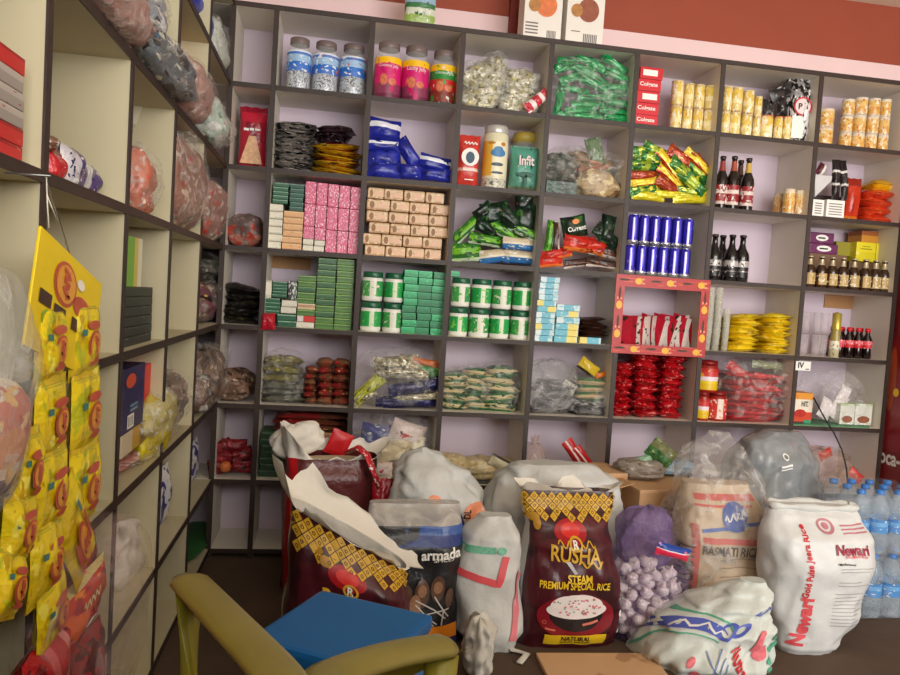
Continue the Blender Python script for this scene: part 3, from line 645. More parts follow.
for px, t_, b_, Y, lb, nk in ((720.5, 156, 204.5, .05, 'brown bottle with red label nearest the post', (150, 60, 54)), (732, 156, 205.5, .05, 'brown bottle with red label, second from the post', (170, 80, 56)), (738.5, 160, 205, .13, 'brown bottle with red label standing behind the others', (90, 60, 40)), (746.5, 158, 207, .045, 'brown bottle with red label and gold neck, at the open end', (206, 170, 80))):
    bottle('beer_bottle', lb, 'red labelled bottles', px+1, t_, b_, Y, z2, 12.2, dark, rl, pbr('dark cap', (60, 50, 48), .3, metal=.5), pbr('neck%d' % nk[0], nk, .4))
for i, (a, b, c, d, Y) in enumerate(((785.8, 796.2, 188.5, 211, .04), (797, 807.6, 190, 212.5, .04), (776, 785, 193, 210, .12))):
    canisters('glass_tumbler', 'patterned tumblers by the black packs', '{r} yellowish tumbler, '+('beside the bare shelf space', 'against the post', 'set back behind the other two')[i], [(a, b, c, d)], 1, Y, z2, can_o, pbr('rim clear', (222, 210, 180), .2), 'tumbler')
# black and white packs
cv = conv(790, 145, 8.18)
bk = prt('black pouch with white', [(0, (36, 28, 28)), (.34, (220, 216, 210)), (.4, (34, 26, 26)), (.66, (224, 220, 214)), (.72, (30, 24, 24))], 'Z', [((80, 66, 62), 7, .66)], .35, wave=.1)
pile('black_pouch', '', 'pouch', 'black pouches with white bands', cv, [(375, 280, 340, 75, 90), (440, 290, 360, 72, 91)], [bk], Y0=.07, zmin=z2+.05, labels=['black pouch with white bands standing beside the grey envelope', 'black pouch with white bands standing by the orange packets'])
carton('white_carton', 'small white printed carton at the foot of the grey envelope', 'carton', 812.5, 824, 199.5, 215, .04, .1, PAPER, z2, group='small white cartons', shapes=[('small_print', [drect(-.3, .2+k*.14, .3, .26+k*.14, 1, 1) for k in range(5)], MATS['grey print'])])
carton('white_carton', 'small white printed carton at the foot of the black pouches', 'carton', 826.5, 844.5, 200, 217, .04, .1, PAPER, z2, group='small white cartons', shapes=[('small_print', [drect(-.38, .2+k*.14, .36, .25+k*.14, 1, 1) for k in range(5)], MATS['grey print'])])
carton('dark_carton', 'dark carton behind the small white cartons', 'carton', 812, 848, 196, 216, .15, .1, pbr('dark brown board', (52, 40, 38), .5), z2)
xc, w, zt, zb = E(815, 831.5, 174, 197, .06)
mb = MB(); P = [at(*cv(205, 240), Y=.06), at(*cv(345, 255), Y=.06), at(*cv(340, 290), Y=.06), at(*cv(205, 425), Y=.06)]
mb.add(P+[p+Vector((0, .012, 0)) for p in P], [(0, 3, 2, 1), (4, 5, 6, 7), (0, 1, 5, 4), (1, 2, 6, 5), (2, 3, 7, 6), (3, 0, 4, 7)])
o = ob('envelope', mb, pbr('grey white paper', (206, 204, 204), .6)); tag(o, 'grey white paper envelope with a slanting edge leaning on the black pouches', 'envelope')
pile('tea_packet', '', 'packet', None, cv, [(255, 200, 110, 80, 60)], [prt('maroon white packet', [(0, (90, 26, 40)), (.5, (232, 226, 222)), (.8, (130, 150, 30))], 'X', (), .4)], Y0=.09, labels=['maroon and white packet with green end peeping over the envelope'])
org = prt('orange foil packet', [(0, (206, 66, 34)), (.5, (222, 76, 40))], 'Z', [((240, 196, 170), 6, .7), ((170, 40, 20), 4, .58), ((230, 120, 60), 5, .62)], .25, bump=.5)
packs('orange_packet', 'orange red foil packet, {t} of the stack by the cabinet side', 'packet', 'orange red packets', 865, 897, 189, 219.5, 4, .05, .15, org, z2, fat=1.2, jit=.005)
packs('yellow_packet', 'yellow packet lying on the orange red stack', 'packet', None, 875, 897, 179, 190, 1, .06, .13, prt('yellow packet', [(0, (222, 166, 20))], 'Z', [((240, 206, 80), 4, .6)], .3), None, tilt=.02)
xc, w, zt, zb = E(848.5, 865.5, 177, 217, .05)
o = ob('orange_pouch', pouch_mb(w, zt-z2, .06, 5), prt('deep orange pouch', [(0, (206, 110, 30)), (.12, (196, 54, 30)), (.8, (150, 40, 26))], 'Z', [((236, 200, 180), 6, .7), ((150, 30, 16), 4, .6)], .25), loc=(xc, .09, z2)); tag(o, 'deep orange pouch standing upright between black pouches and orange stack', 'pouch')
# ================================================================ row three
z3 = fl(3)
brown = prt('brown red packs', [(0, (150, 90, 76)), (.35, (110, 92, 88))], 'Z', [((170, 60, 44), 4, .58), ((150, 140, 134), 5, .6)], .4, bump=.8)
filmbag('snack_bag', 'clear bag with red brown packets low in the corner compartment', 226, 262, 214, 247, .04, .17, brown, z3, seed=4, lump=.2, cat='bag')
sg = prt('green soap box', [(0, (24, 90, 60)), (.75, (150, 190, 160)), (.9, (30, 100, 66))], 'Z', [((16, 70, 44), 4, .6)], .4, bump=0)
sg2 = prt('pine soap box', [(0, (16, 74, 56)), (.8, (120, 170, 150)), (.92, (20, 80, 60))], 'Z', [((60, 130, 100), 5, .66)], .4, bump=0)
sw = prt('white soap box', [(0, (206, 202, 184)), (.2, (226, 222, 204)), (.9, (180, 176, 156))], 'Z', [((70, 66, 60), 7, .68), ((150, 160, 120), 5, .66)], .45, bump=0)
so = prt('orange soap box', [(0, (190, 140, 96)), (.2, (226, 176, 124)), (.8, (236, 200, 150))], 'Z', [((206, 150, 100), 5, .6)], .45, bump=0)
sp = prt('pink soap box', [(0, (206, 84, 120)), (.5, (214, 94, 130)), (.93, (150, 50, 80))], 'Z', [((244, 206, 214), 9, .58), ((176, 50, 90), 5, .6)], .4, bump=0)
sp2 = prt('pink soap box side', [(0, (206, 84, 120)), (.15, (220, 96, 134)), (.93, (150, 50, 80))], 'X', [((248, 214, 222), 10, .57), ((176, 50, 90), 6, .62)], .4, bump=0)
stack('soap_box', 'cream white soap box, {t} of the column at the post', 'soap box', 'cream white soap boxes', 267.6, 282.4, 203.5, 247.6, 6, .03, .1, sw, z3)
stack('soap_box', 'orange soap box, {t} of the column beside the cream white ones', 'soap box', 'orange soap boxes', 282.8, 302.8, 211, 249, 6, .03, .1, so, z3)
_, _, zq, _ = E(273, 288.5, 203.5, 247, .03)
stack('soap_box', 'green soap box, {t} of those on the cream white boxes', 'soap box', 'green soap boxes on the cream ones', 273, 288.5, 182.5, 203.5, 5, .035, .1, sg, zq)
_, _, zq, _ = E(290, 304, 211, 249, .03)
stack('soap_box', 'pine green soap box, {t} of those on the orange boxes', 'soap box', 'pine green soap boxes on the orange ones', 290, 303.8, 184, 210, 6, .035, .1, sg2, zq)
for c in range(5):
    a = 303.9+c*11.35
    if c < 2:
        stack('soap_box', 'white soap box, {t} of the pair under pink column '+ORD[c], 'soap box', 'white soap boxes under the pink ones', a-1.5, a+9, 238.5+c*1.5, 251+c, 2, .03, .1, sw, z3)
        _, _, zq, _ = E(a-1.5, a+9, 238.5+c*1.5, 251+c, .03)
        _, _, ze, _ = E(a, a+11, 181+c*1.4, 228+c, .03)
        hs = [(ze-zq)*.22, (ze-zq)*.39, (ze-zq)*.39]
    else:
        zq = z3; _, _, ze, _ = E(a, a+11, 181+c*1.4, 250, .03); hs = [(ze-zq)/3]*3
    z = zq
    for k, h in enumerate(hs):
        xc, w, _, _ = E(a, a+11.2, 200, 235, .03)
        o = ob('soap_box', carton_mb(w*.97, .1, h*.985), sp2, loc=(xc, .08+rnd.uniform(0, .004), z)); z += h
        tag(o, 'pink soap box standing in the %s row, %s pink column' % (('bottom', 'middle', 'top')[k], ORD[c]), 'soap box', 'pink soap boxes')
sb = prt('beige soap wrapper', [(0, (196, 156, 116)), (.2, (222, 190, 150)), (.85, (206, 170, 130))], 'Z', [((236, 214, 180), 5, .58), ((150, 100, 66), 5, .64), ((206, 110, 80), 6, .7)], .45, bump=.15)
starts = [[110, 265, 420, 560, 690], [95, 235, 395, 545, 697], [140, 300, 455, 592, 738], [120, 285, 440, 590, 736], [120, 300, 445, 600, 748], [130, 255, 402, 565, 712]]
ys = [585, 500, 437, 355, 272, 185, 85]
for k, row in enumerate(starts):
    for i in range(4):
        a = 350+row[i]/7.5; b = 350+row[i+1]/7.5
        xc, w, zt, zb = E(a, b, 180+ys[k+1]/7.5, 180+ys[k]/7.5, .03)
        zb = z3+k*.0477; zt = zb+.0477
        o = ob('soap_bar', pouch_mb(.085, w*.97, .044, seed=k*4+i, crimp=.03, wr=.1, lying=True, nu=6, nv=12) if 0 else carton_mb(w*.965, .09, .0455, .006), sb, loc=(xc, .08+rnd.uniform(0, .006), zb), rot=(0, 0, rnd.uniform(-.03, .03)))
        tag(o, 'beige wrapped soap bar, %s layer up, %s across in the soap wall' % (ORD[k], ORD[i]), 'soap bar', 'beige soap bars')
        decal(o, 'brown_motif', [dell(-w*.27, .022, w*.1, .015)], pbr('tan brown print', (150, 106, 70), .5, mott=.4), flatmap(.09)); decal(o, 'pale_panel', [drect(-w*.05, .013, w*.36, .03, 2, 1)], pbr('blush print', (226, 184, 156), .5, mott=.2), flatmap(.09))
# snack heaps
cgreen = prt('lime snack pack', [(0, (50, 120, 34)), (.3, (110, 176, 40)), (.6, (40, 100, 36)), (.8, (190, 206, 180))], 'X', [((24, 60, 30), 4, .58), ((150, 206, 70), 5, .62)], .3)
cdk = prt('forest snack pack', [(0, (22, 50, 32))], 'Z', [((60, 110, 50), 4, .6), ((10, 26, 20), 3, .5), ((206, 110, 60), 6, .72), ((200, 206, 196), 7, .7)], .3)
cblue = prt('blue cream snack pack', [(0, (206, 190, 160)), (.4, (226, 216, 190)), (.55, (46, 110, 170)), (.9, (30, 70, 130))], 'X', [((230, 226, 214), 6, .62)], .3)
cred = prt('red snack pack', [(0, (190, 34, 24)), (.4, (206, 50, 30)), (.75, (226, 120, 50))], 'X', [((140, 20, 16), 4, .58), ((236, 200, 180), 7, .7)], .3)
cbr = prt('brown snack pack', [(0, (60, 38, 30)), (.5, (90, 50, 34)), (.75, (210, 200, 190))], 'X', [((40, 26, 22), 4, .56), ((150, 84, 50), 5, .64)], .3)
cv = conv(440, 180, 7.5)
its = [(190, 545, 240, 150, 5, 0), (420, 575, 260, 110, 8, 2), (600, 590, 270, 110, -4, 2), (590, 480, 260, 100, -3, 2), (340, 450, 260, 90, -8, 0), (200, 370, 260, 90, 42, 0), (350, 360, 200, 100, -25, 1), (480, 390, 250, 90, -28, 0), (640, 390, 260, 90, -25, 0), (410, 250, 220, 170, 10, 1), (330, 240, 160, 110, 40, 1), (520, 290, 240, 130, -45, 1), (640, 280, 230, 170, 80, 1), (630, 160, 170, 150, 90, 1)]
nm = ['lime one on the board by the soap side', 'cream and blue one on the board in the middle', 'cream and blue one on the board by the post', 'blue topped one on another blue pack', 'lime one in the middle over the blue packs', 'lime one propped up steeply by the soap side', 'dark one under the orange mark', 'lime one tipped in the middle', 'lime one leaning by the post', 'dark green one with orange mark at the top of the heap', 'dark one at the back of the heap', 'dark one sloping to the post', 'dark green one upright by the post', 'dark green one with white edge standing highest']
ps = pile('noodle_packet', '', 'packet', 'green and blue snack packets', cv, its, [cgreen, cdk, cblue], Y0=.05, t=.055, zmin=z3, labels=['green blue snack heap, '+s for s in nm])
cv = conv(530, 180, 7.5)
its = [(560, 630, 300, 70, -6, 2), (370, 620, 260, 70, 8, 2), (150, 610, 200, 90, 6, 1), (200, 555, 240, 90, 15, 1), (560, 540, 260, 90, -12, 2), (370, 480, 260, 130, -5, 1), (480, 500, 200, 120, -14, 1), (580, 430, 260, 110, -38, 0), (580, 370, 230, 120, 78, 0), (330, 350, 200, 170, 12, 0), (150, 420, 240, 70, 82, 3), (195, 420, 210, 60, 88, 2)]
nm = ['brown and white one on the board by the post', 'brown and white one on the board in the middle', 'red one on the board by the lime pack', 'red and orange one tipped over it', 'brown one in the middle of the heap', 'broad red one at mid height', 'rust one beside the broad red one', 'dark one with a white edge leaning by the post', 'dark green one standing by the post', 'dark green one with white lettering at the top', 'lime one standing at the other post', 'dark edge-on one beside the lime one']
ps = pile('noodle_packet', '', 'packet', 'red and dark snack packets', cv, its, [cdk, cred, cbr, cgreen], Y0=.05, t=.05, zmin=z3, labels=['red dark snack heap, '+s for s in nm])
o = ps[9]
decal(o, 'lettering', [dtext('Current', 0, -.01, .085, 0, 1.1, .02)], PAPER, lambda x, z, off: (-z*1., -.03-off, x)); decal(o, 'orange_mark', [dell(0, .02, .016, .011)], pbr('orange print', (226, 130, 40), .4), lambda x, z, off: (-z, -.03-off, x))
# energy drink cans
canm = prt('metallic blue can', [(0, (60, 52, 190)), (.2, (40, 34, 150)), (.45, (80, 74, 214)), (.7, (40, 34, 140))], 'X', [((150, 120, 220), 5, .66)], .2, .35, bump=0)
alu = pbr('aluminium', (214, 216, 224), .25, metal=.9)
for k in range(2):
    for i in range(6):
        a = (627.8 if k else 624.6)+i*10.95
        xc, w, zt, zb = E(a, a+10.8, 214.5 if k else 245, 240.5 if k else 273, .055)
        r = w/2*.98; h = .132
        o = ob('drink_can', MB().lathe([(r*.8, .004), (r, .014), (r, h-.014), (r*.86, h-.003)], 18, cap=False), canm, loc=(xc, .03+r, z3+k*.134)); tag(o, 'metallic blue drink can, %s row, %s from the post' % (('lower', 'upper')[k], ORD[i]), 'can', 'blue drink cans')
        ob('rim', MB().lathe([(r*.7, .0), (r*.95, 0), (r*1.03, .012), (r*1.03, .018), (r*.98, .0185)], 18), alu, o); ob('can_top', MB().lathe([(0, h-.004), (r*.8, h-.004), (r*.88, h-.001), (r*.8, h)], 18), alu, o)
        ob('gleam_stripe', MB().grid(lambda u, v: ((r+.0008)*math.sin(-.5+u*.35), -(r+.0008)*math.cos(-.5+u*.35), .016+v*(h-.032)), 3, 1), pbr('lilac can print', (160, 150, 236), .25, metal=.4), o)  # lilac strip paints a highlight down each can
# dark bottles
sl = prt('grey bottle label', [(0, (30, 28, 30)), (.3, (130, 124, 120)), (.36, (40, 36, 38)), (.6, (190, 184, 180)), (.95, (60, 56, 56))], 'Z', [((200, 196, 190), 7, .62), ((26, 24, 26), 6, .56)], .35, .2, bump=0)
for px, t_, b_, Y, lb in ((713.2, 234, 280.5, .04, 'black bottle with grey label nearest the post'), (721, 235, 280, .12, 'black bottle standing behind the front ones'), (730.5, 234.5, 281, .045, 'black bottle with grey label, middle of the front row'), (741, 235, 281.5, .04, 'black bottle with grey label at the open end')):
    bottle('dark_bottle', lb, 'black bottles', px+1, t_, b_, Y, z3, 13.6, blk, sl, pbr('dark cap', (60, 50, 48)), None)
# cartons and small bottles
pur = prt('purple carton', [(0, (104, 34, 84)), (.9, (70, 20, 56))], 'Z', [((130, 50, 104), 4, .6)], .4, bump=0)
lab = [('white_label', [dell(.0, .5, .26, .3)], PAPER), ('small_print', [drect(-.16, .42, .14, .56, 2, 1)], MATS['grey print'])]
zc_ = at(826, 253.8, Y=.13).z
carton('purple_carton', 'purple carton with white label, lower of the two shown', 'carton', 809.6, 838, 243.6, 254, .13, .12, pur, zc_, group='purple cartons', shapes=lab)
zd_ = at(826, 243.6, Y=.13).z
carton('purple_carton', 'purple carton with white label, upper of the two shown', 'carton', 810, 834, 232.6, 243.6, .13, .12, pur, zd_, group='purple cartons', shapes=lab)
carton('plain_carton', 'brown carton under the purple cartons behind the small bottles', 'carton', 808, 846, 254, 289, .13, .13, pbr('brown board', (120, 90, 66), .6), z3, z1=zc_-.001)
ze_ = at(876, 262.5, Y=.12).z
ylc = prt('yellow carton', [(0, (222, 206, 30)), (.5, (232, 216, 40))], 'Z', [((240, 226, 110), 3, .62)], .4, bump=0)
for i, (a, b) in enumerate(((856.5, 876, ), (876.4, 897, ))):
    carton('yellow_carton', ('bright yellow plain carton above the small bottles', 'bright yellow carton with an orange picture above the small bottles')[i], 'carton', a, b, 238+i*2, 260+i*2, .12, .12, ylc, ze_, group='yellow cartons', z1=ze_+.092, shapes=[('picture', [dell(.05, .45, .3, .28)], pbr('biscuit picture', (206, 140, 70), .5, mott=.4, scale=50))] if i else [('small_print', [drect(-.3, .62, .3, .68, 2, 1), drect(-.2, .76, .2, .8, 2, 1)], pbr('olive print', (160, 150, 30), .5))])
carton('olive_carton', 'olive yellow carton set back beside the yellow ones', 'carton', 836, 856, 242, 258, .16, .1, pbr('olive board', (150, 140, 40), .5), zc_)
carton('orange_carton', 'orange brown carton lying on the yellow cartons', 'carton', 862, 889, 231.5, 239, .13, .1, prt('orange carton', [(0, (206, 140, 40)), (.6, (160, 90, 40))], 'Z', (), .5, bump=0), ze_+.093)
carton('plain_carton', 'brown carton under the yellow cartons behind the small bottles', 'carton', 848, 897, 262, 292, .14, .12, MATS['brown board'], z3, z1=ze_-.001)
sbl = prt('small bottle label', [(0, (70, 44, 26)), (.12, (190, 160, 100)), (.7, (206, 180, 120)), (.9, (120, 70, 36))], 'X', [((236, 226, 196), 5, .58), ((150, 70, 30), 6, .64)], .4, bump=0)
snk = pbr('silver neck foil', (196, 180, 146), .3, metal=.4)
for i, px in enumerate((809, 820.5, 831.3, 842, 853, 864.5, 874.5, 883.3)):
    bottle('sauce_bottle', 'small dark bottle with cream label and pale neck, %s from the post in its row' % ORD[i], 'small bottles in a row', px, 255.5+i*.75, 288.5+i*.75, .03, z3, 10.6, pbr('brown sauce glass', (56, 34, 20), .1, coat=.5), sbl, snk, snk, 16)
# ================================================================ row four
z4 = fl(4)
blkp = prt('black glossy pack', [(0, (34, 30, 28))], 'Z', [((96, 92, 84), 6, .6), ((150, 146, 140), 9, .7), ((70, 66, 30), 4, .62)], .3, .1, bump=.8)
packs('dark_packet', 'dark olive packet, {t} of the pile in the corner compartment', 'packet', 'dark packets in the corner', 219, 258, 286, 326, 5, .04, .2, blkp, z4, tilt=.12, fat=1.3, jit=.012)
def facing(w, h, pts): return pts
m_brd = pbr('tan board', (176, 130, 84), .6, mott=.15)
for i, (a, b, c, d, lb) in enumerate(((272, 311, 254, 266, 'tan board strip fixed high at the back above the green soap boxes'), (825, 868, 293, 306, 'tan board strip fixed high at the back above the glasses'))):
    xc, w, zt, zb = E(a, b, c, d, DEP-.02)
    zz = ZS[3]-T/2
    o = ob('board_strip', MB().box((0, 0, 0), (w, .006, zt-zb), 0, .001), m_brd, loc=(xc, DEP-.0155, min((zt+zb)/2, zz-(zt-zb)/2-.001))); tag(o, lb, 'board strip')
gl = prt('leaf green soap box', [(0, (84, 130, 50)), (.45, (60, 104, 40)), (.8, (150, 190, 100)), (.94, (40, 76, 34))], 'Z', [((110, 150, 66), 4, .62)], .4, bump=0)
gd = prt('dark leaf soap box', [(0, (36, 84, 44)), (.5, (50, 104, 56)), (.84, (150, 186, 130)), (.94, (24, 60, 34))], 'Z', [((90, 140, 90), 5, .62)], .4, bump=0)
rw = prt('red white soap box', [(0, (206, 40, 36)), (.0, (226, 216, 206)), (.35, (206, 44, 36))], 'X', (), .4, bump=0)
sp3 = prt('salmon soap box', [(0, (206, 190, 150)), (.4, (190, 140, 100)), (.8, (226, 216, 190))], 'Z', (), .4, bump=0)
stack('soap_box', 'dark green soap box, {t} of the short column by the rounded red pack', 'soap box', 'dark green soap boxes in the short column', 272.5, 287.3, 281.5, 297.5, 5, .03, .09, sg, None)
stack('soap_box', 'dark green soap box, {t} of the column standing on the mixed packs', 'soap box', 'dark green soap boxes on the mixed packs', 264.5, 280, 298, 314, 4, .03, .09, sg, None)
pile('round_red_pack', '', 'pack', None, conv(250, 250, 7.5), [(135, 535, 120, 105, 90)], [prt('crimson pack', [(0, (190, 30, 50))], 'Z', [((236, 190, 190), 5, .68), ((140, 16, 34), 4, .58)], .3)], Y0=.0, t=.06, labels=['rounded crimson pack at the corner post under the green soap boxes'])
wbx = stack('soap_box', 'whitish box, {t} of those stacked in the middle of the green soaps', 'soap box', 'whitish boxes among green soaps', 281, 296.5, 300, 313.5, 2, .03, .09, sw, None)
stack('soap_box', 'green soap box lying, {t} of those on the board beside the crimson pack', 'soap box', 'green soap boxes at the bottom', 277, 296, 314, 330, 2, .03, .09, sg, z4)
carton('upright_box', 'black and white box standing on the whitish boxes', 'box', 288.5, 297, 281, 300, .04, .08, prt('black white box', [(0, (40, 44, 40))], 'Z', [((216, 220, 214), 5, .52)], .4, bump=0), None)
carton('upright_box', 'pale box standing upright at the post beside green soaps', 'box', 264.8, 271.5, 280, 298, .03, .08, sw, None)
stack('soap_box', 'leaf green soap box, {t} of the shorter tall column', 'soap box', 'leaf green soap boxes, shorter column', 297.5, 315.5, 275.5, 303.5, 5, .03, .1, [gl, gl, gd, gl, gl], at(306, 303.5, Y=.03).z)
stack('soap_box', 'mixed soap box, {t} of four under the shorter leaf green column', 'soap box', 'mixed soap boxes under leaf green ones', 297, 315, 303.5, 328, 4, .03, .1, [sp3, gl, rw, sw], z4, jit=.003)
stack('soap_box', 'green soap box, {t} of the tall column in the middle', 'soap box', 'green soap boxes, tall middle column', 316.3, 334.8, 258, 331, 12, .03, .1, [gd, gd, gd, gl, gd, gl, gd, gd, gl, gd, gl, gl], z4, jit=.0015)
stack('soap_box', 'leaf green soap box, {t} of the tall column against the post', 'soap box', 'leaf green soap boxes, column at the post', 335.6, 353, 259, 333, 12, .03, .1, [gl], z4, jit=.0015)
# tubs
wtub = pbr('white tub plastic', (236, 234, 224), .35, mott=.04)
gtl = prt('green tub label', [(0, (30, 156, 76)), (.3, (40, 170, 84)), (.4, (216, 226, 190)), (.62, (40, 166, 84))], 'X', [((120, 200, 70), 4, .6), ((236, 230, 206), 6, .66), ((200, 70, 50), 8, .72)], .35, bump=0)
gtl2 = prt('white green tub label', [(0, (60, 160, 80)), (.34, (226, 226, 206)), (.66, (50, 160, 84))], 'X', [((120, 190, 80), 4, .62), ((206, 90, 70), 7, .68), ((236, 232, 214), 6, .6)], .35, bump=0)
dgl = pbr('dark green lid', (24, 92, 60), .3, mott=.1)
def tub(label, group, a, b, c, d, Y, z0, h, i):
    xc, w, zt, zb = E(a, b, c, d, Y+.045); r = w/2
    o = ob('cream_tub', MB().lathe([(0, 0), (r*.9, 0), (r*.98, h*.04), (r, h*.1), (r, h*.74), (r*.96, h*.79), (r*.9, h*.81)], 24), wtub, loc=(xc, Y+r, z0)); tag(o, label, 'tub', group)
    ob('lid', MB().lathe([(0, h*.8), (r*.95, h*.8), (r*.97, h*.82), (r*.97, h*.97), (r*.92, h), (0, h)], 24), dgl, o)
    ob('label', MB().grid(lambda u, v: ((r+.0008)*math.sin(-1.9+u*3.8), -(r+.0008)*math.cos(-1.9+u*3.8), h*(.17+.52*v)), 20, 2), gtl2 if i % 2 else gtl, o)
for j in range(2):
    for i, (a, b) in enumerate(((360.5, 381), (382.5, 402))):
        zq = z4+j*.128
        tub('white and green cream tub, %s layer, %s the green boxes' % (('lower', 'upper')[j], ('post side of the block beside', 'next to')[i]), 'cream tubs beside the green boxes', a-j*.0, b, 305, 331, .03, zq, .124, i+j)
g1 = prt('emerald box', [(0, (30, 150, 90)), (.5, (40, 176, 110)), (.86, (120, 220, 170)), (.94, (16, 100, 60))], 'Z', [((80, 200, 140), 4, .6)], .4, bump=0)
g2 = prt('deep emerald box', [(0, (20, 116, 70)), (.5, (28, 134, 84)), (.86, (70, 176, 124)), (.94, (12, 84, 50))], 'Z', [((60, 160, 110), 5, .62)], .4, bump=0)
for i, (a, b) in enumerate(((403, 417), (417.3, 431.3), (431.5, 446.3))):
    stack('emerald_box', 'emerald box, {t} of the %s column of the block by the tubs' % ('tub side', 'middle', 'post side')[i], 'box', 'emerald boxes', a, b, 269.5+i*1.2, 334+i, 9, .03, .09, [[g1, g1, g1, g1, g1, g2, g2, g1, g1], [g1, g1, g2, g2, g2, g2, g2, g2, g2], [g2, g1, g1, g2, g2, g2, g1, g2, g1]][i], z4, jit=.003)
for j in range(2):
    for i, (a, b) in enumerate(((449, 467.5), (469, 488.8), (490, 509), (510.5, 529))):
        tub('white and green cream tub, %s from the emerald box side, %s layer' % (ORD[i], ('lower', 'upper')[j]), 'cream tubs four wide', a+j*.5, b+j*.5, 305, 331, .03, z4+j*.128, .124, i+j)
carton('emerald_box', 'small emerald box standing alone on the first tub', 'box', 450, 459.6, 271, 287, .04, .05, g1, z4+.2545, shapes=[('pale_line', [drect(-.45, .48, .45, .54, 1, 1)], dgl)])
# blue yellow toothbrush/tube cartons
bt = prt('aqua tube carton', [(0, (206, 222, 224)), (.3, (90, 170, 190)), (.75, (190, 214, 214))], 'X', [((110, 186, 206), 3, .58), ((236, 240, 236), 6, .64)], .4, bump=0)
by = prt('aqua yellow tube carton', [(0, (90, 176, 194)), (.5, (120, 186, 190)), (.55, (226, 206, 90)), (.95, (206, 220, 210))], 'X', [((220, 232, 226), 5, .64)], .4, bump=0)
by2 = prt('yellow aqua tube carton', [(0, (222, 204, 96)), (.35, (90, 176, 196)), (.9, (200, 220, 220))], 'X', [((220, 232, 226), 5, .64)], .4, bump=0)
stack('tube_carton', 'aqua carton, {t} of the tall column by the tubs', 'carton', 'aqua cartons, tall column', 536, 555.5, 276.5, 342, 11, .03, .16, [bt, bt, bt, bt, by2, by, bt, bt, by2, bt, bt], z4, lean=.012, jit=.003)
stack('tube_carton', 'aqua and yellow carton, {t} of the shorter column', 'carton', 'aqua and yellow cartons, shorter column', 555.5, 579, 304.5, 343.5, 6, .03, .16, [bt, by, bt, by, by, by], z4, jit=.003)
carton('tube_carton', 'yellow aqua carton lying under the brown packets', 'carton', 579.5, 601, 337.5, 345, .03, .16, by2, z4)
zq = at(590, 337.5, Y=.03).z
packs('brown_packet', 'dark brown packet, {t} of the little heap on the yellow carton', 'packet', 'dark brown packets', 579, 609, 318, 337.5, 5, .03, .15, prt('brown foil', [(0, (86, 50, 36)), (.5, (60, 36, 28))], 'Z', [((160, 104, 70), 6, .64), ((40, 24, 20), 4, .56)], .3, .2, bump=.5), zq, fat=1.3, tilt=.1)
# red framed compartment
frm = emp('festive_frame', (0, 0, 0)); 
rbd = prt('red festive band', [(0, (176, 16, 14))], 'X', [((206, 70, 24), 5, .6), ((226, 140, 90), 9, .7)], .4, bump=0)
fx0, fx1 = XS[5]-.023, XS[6]+.02; fz0, fz1 = ZS[4]-.022, ZS[3]+.005
frm.location = ((fx0+fx1)/2, -.01, fz0)
tag(frm, 'red festive frame with yellow medallions round the compartment below the blue cans', 'frame')
fw = .052
for (a, b, c, d) in ((fx0, fx1, fz1-fw, fz1), (fx0, fx1, fz0, fz0+fw*.8), (fx0, fx0+fw*.8, fz0+fw*.8, fz1-fw), (fx1-fw*.8, fx1, fz0+fw*.8, fz1-fw)):
    s_ = ob('band', MB().box(((a+b)/2, -.0065, (c+d)/2), (b-a, .003, d-c)), rbd, frm, loc=-Vector(frm.location))
    hor = (b-a) > (d-c)
    L = max(b-a, d-c); nn = 3 if hor else 2
    fmm = lambda x, z, off: (x, -.008-off, z)
    decal(s_, 'medallions', [sh for k in range(nn) for sh in ([dell(a+(k+.5)*L/nn+.03, (c+d)/2, .017, .014, 14)] if hor else [dell((a+b)/2, c+(k+.35)*L/nn, .014, .018, 14)])], pbr('amber medallion', (240, 176, 40), .4, mott=.3, scale=120), fmm, .0008)
    decal(s_, 'leaf_print', [sh for k in range(nn) for sh in ([dell(a+(k+.12)*L/nn+.02, (c+d)/2+.004, .026, .005, 10)] if hor else [dell((a+b)/2, c+(k+.78)*L/nn, .005, .028, 10)])], pbr('dark olive print', (70, 44, 26), .5), fmm, .0008)
    decal(s_, 'pale_print', [sh for k in range(nn) for sh in ([drect(a+(k+.78)*L/nn, (c+d)/2-.012, a+(k+.9)*L/nn, (c+d)/2-.006, 1, 1), drect(a+(k+.78)*L/nn, (c+d)/2+.006, a+(k+.88)*L/nn, (c+d)/2+.012, 1, 1)] if hor else [drect((a+b)/2-.012, c+(k+.55)*L/nn, (a+b)/2-.006, c+(k+.64)*L/nn, 1, 1), drect((a+b)/2+.004, c+(k+.55)*L/nn, (a+b)/2+.011, c+(k+.62)*L/nn, 1, 1)])], pbr('peach print', (240, 160, 120), .5), fmm, .0008)
rs = prt('crimson sachet', [(0, (206, 30, 60)), (.7, (190, 26, 50)), (.86, (226, 214, 206))], 'X', [((60, 40, 30), 4, .6), ((240, 120, 140), 5, .66)], .3, bump=.3)
for i in range(11):
    a = 627.5+i*5.6; xc, w, zt, zb = E(a, a+6, 316, 348, .05)
    o = ob('crimson_sachet', pouch_mb(.15, zt-z4, .022, i, nu=6, nv=10), rs, loc=(xc+.012, .12, z4), rot=(0, rnd.uniform(-.12, .26), -1.0+rnd.uniform(-.2, .2))); tag(o, 'crimson sachet with white edge, %s along the row inside the red frame' % ORD[i], 'sachet', 'crimson sachets inside the red frame')
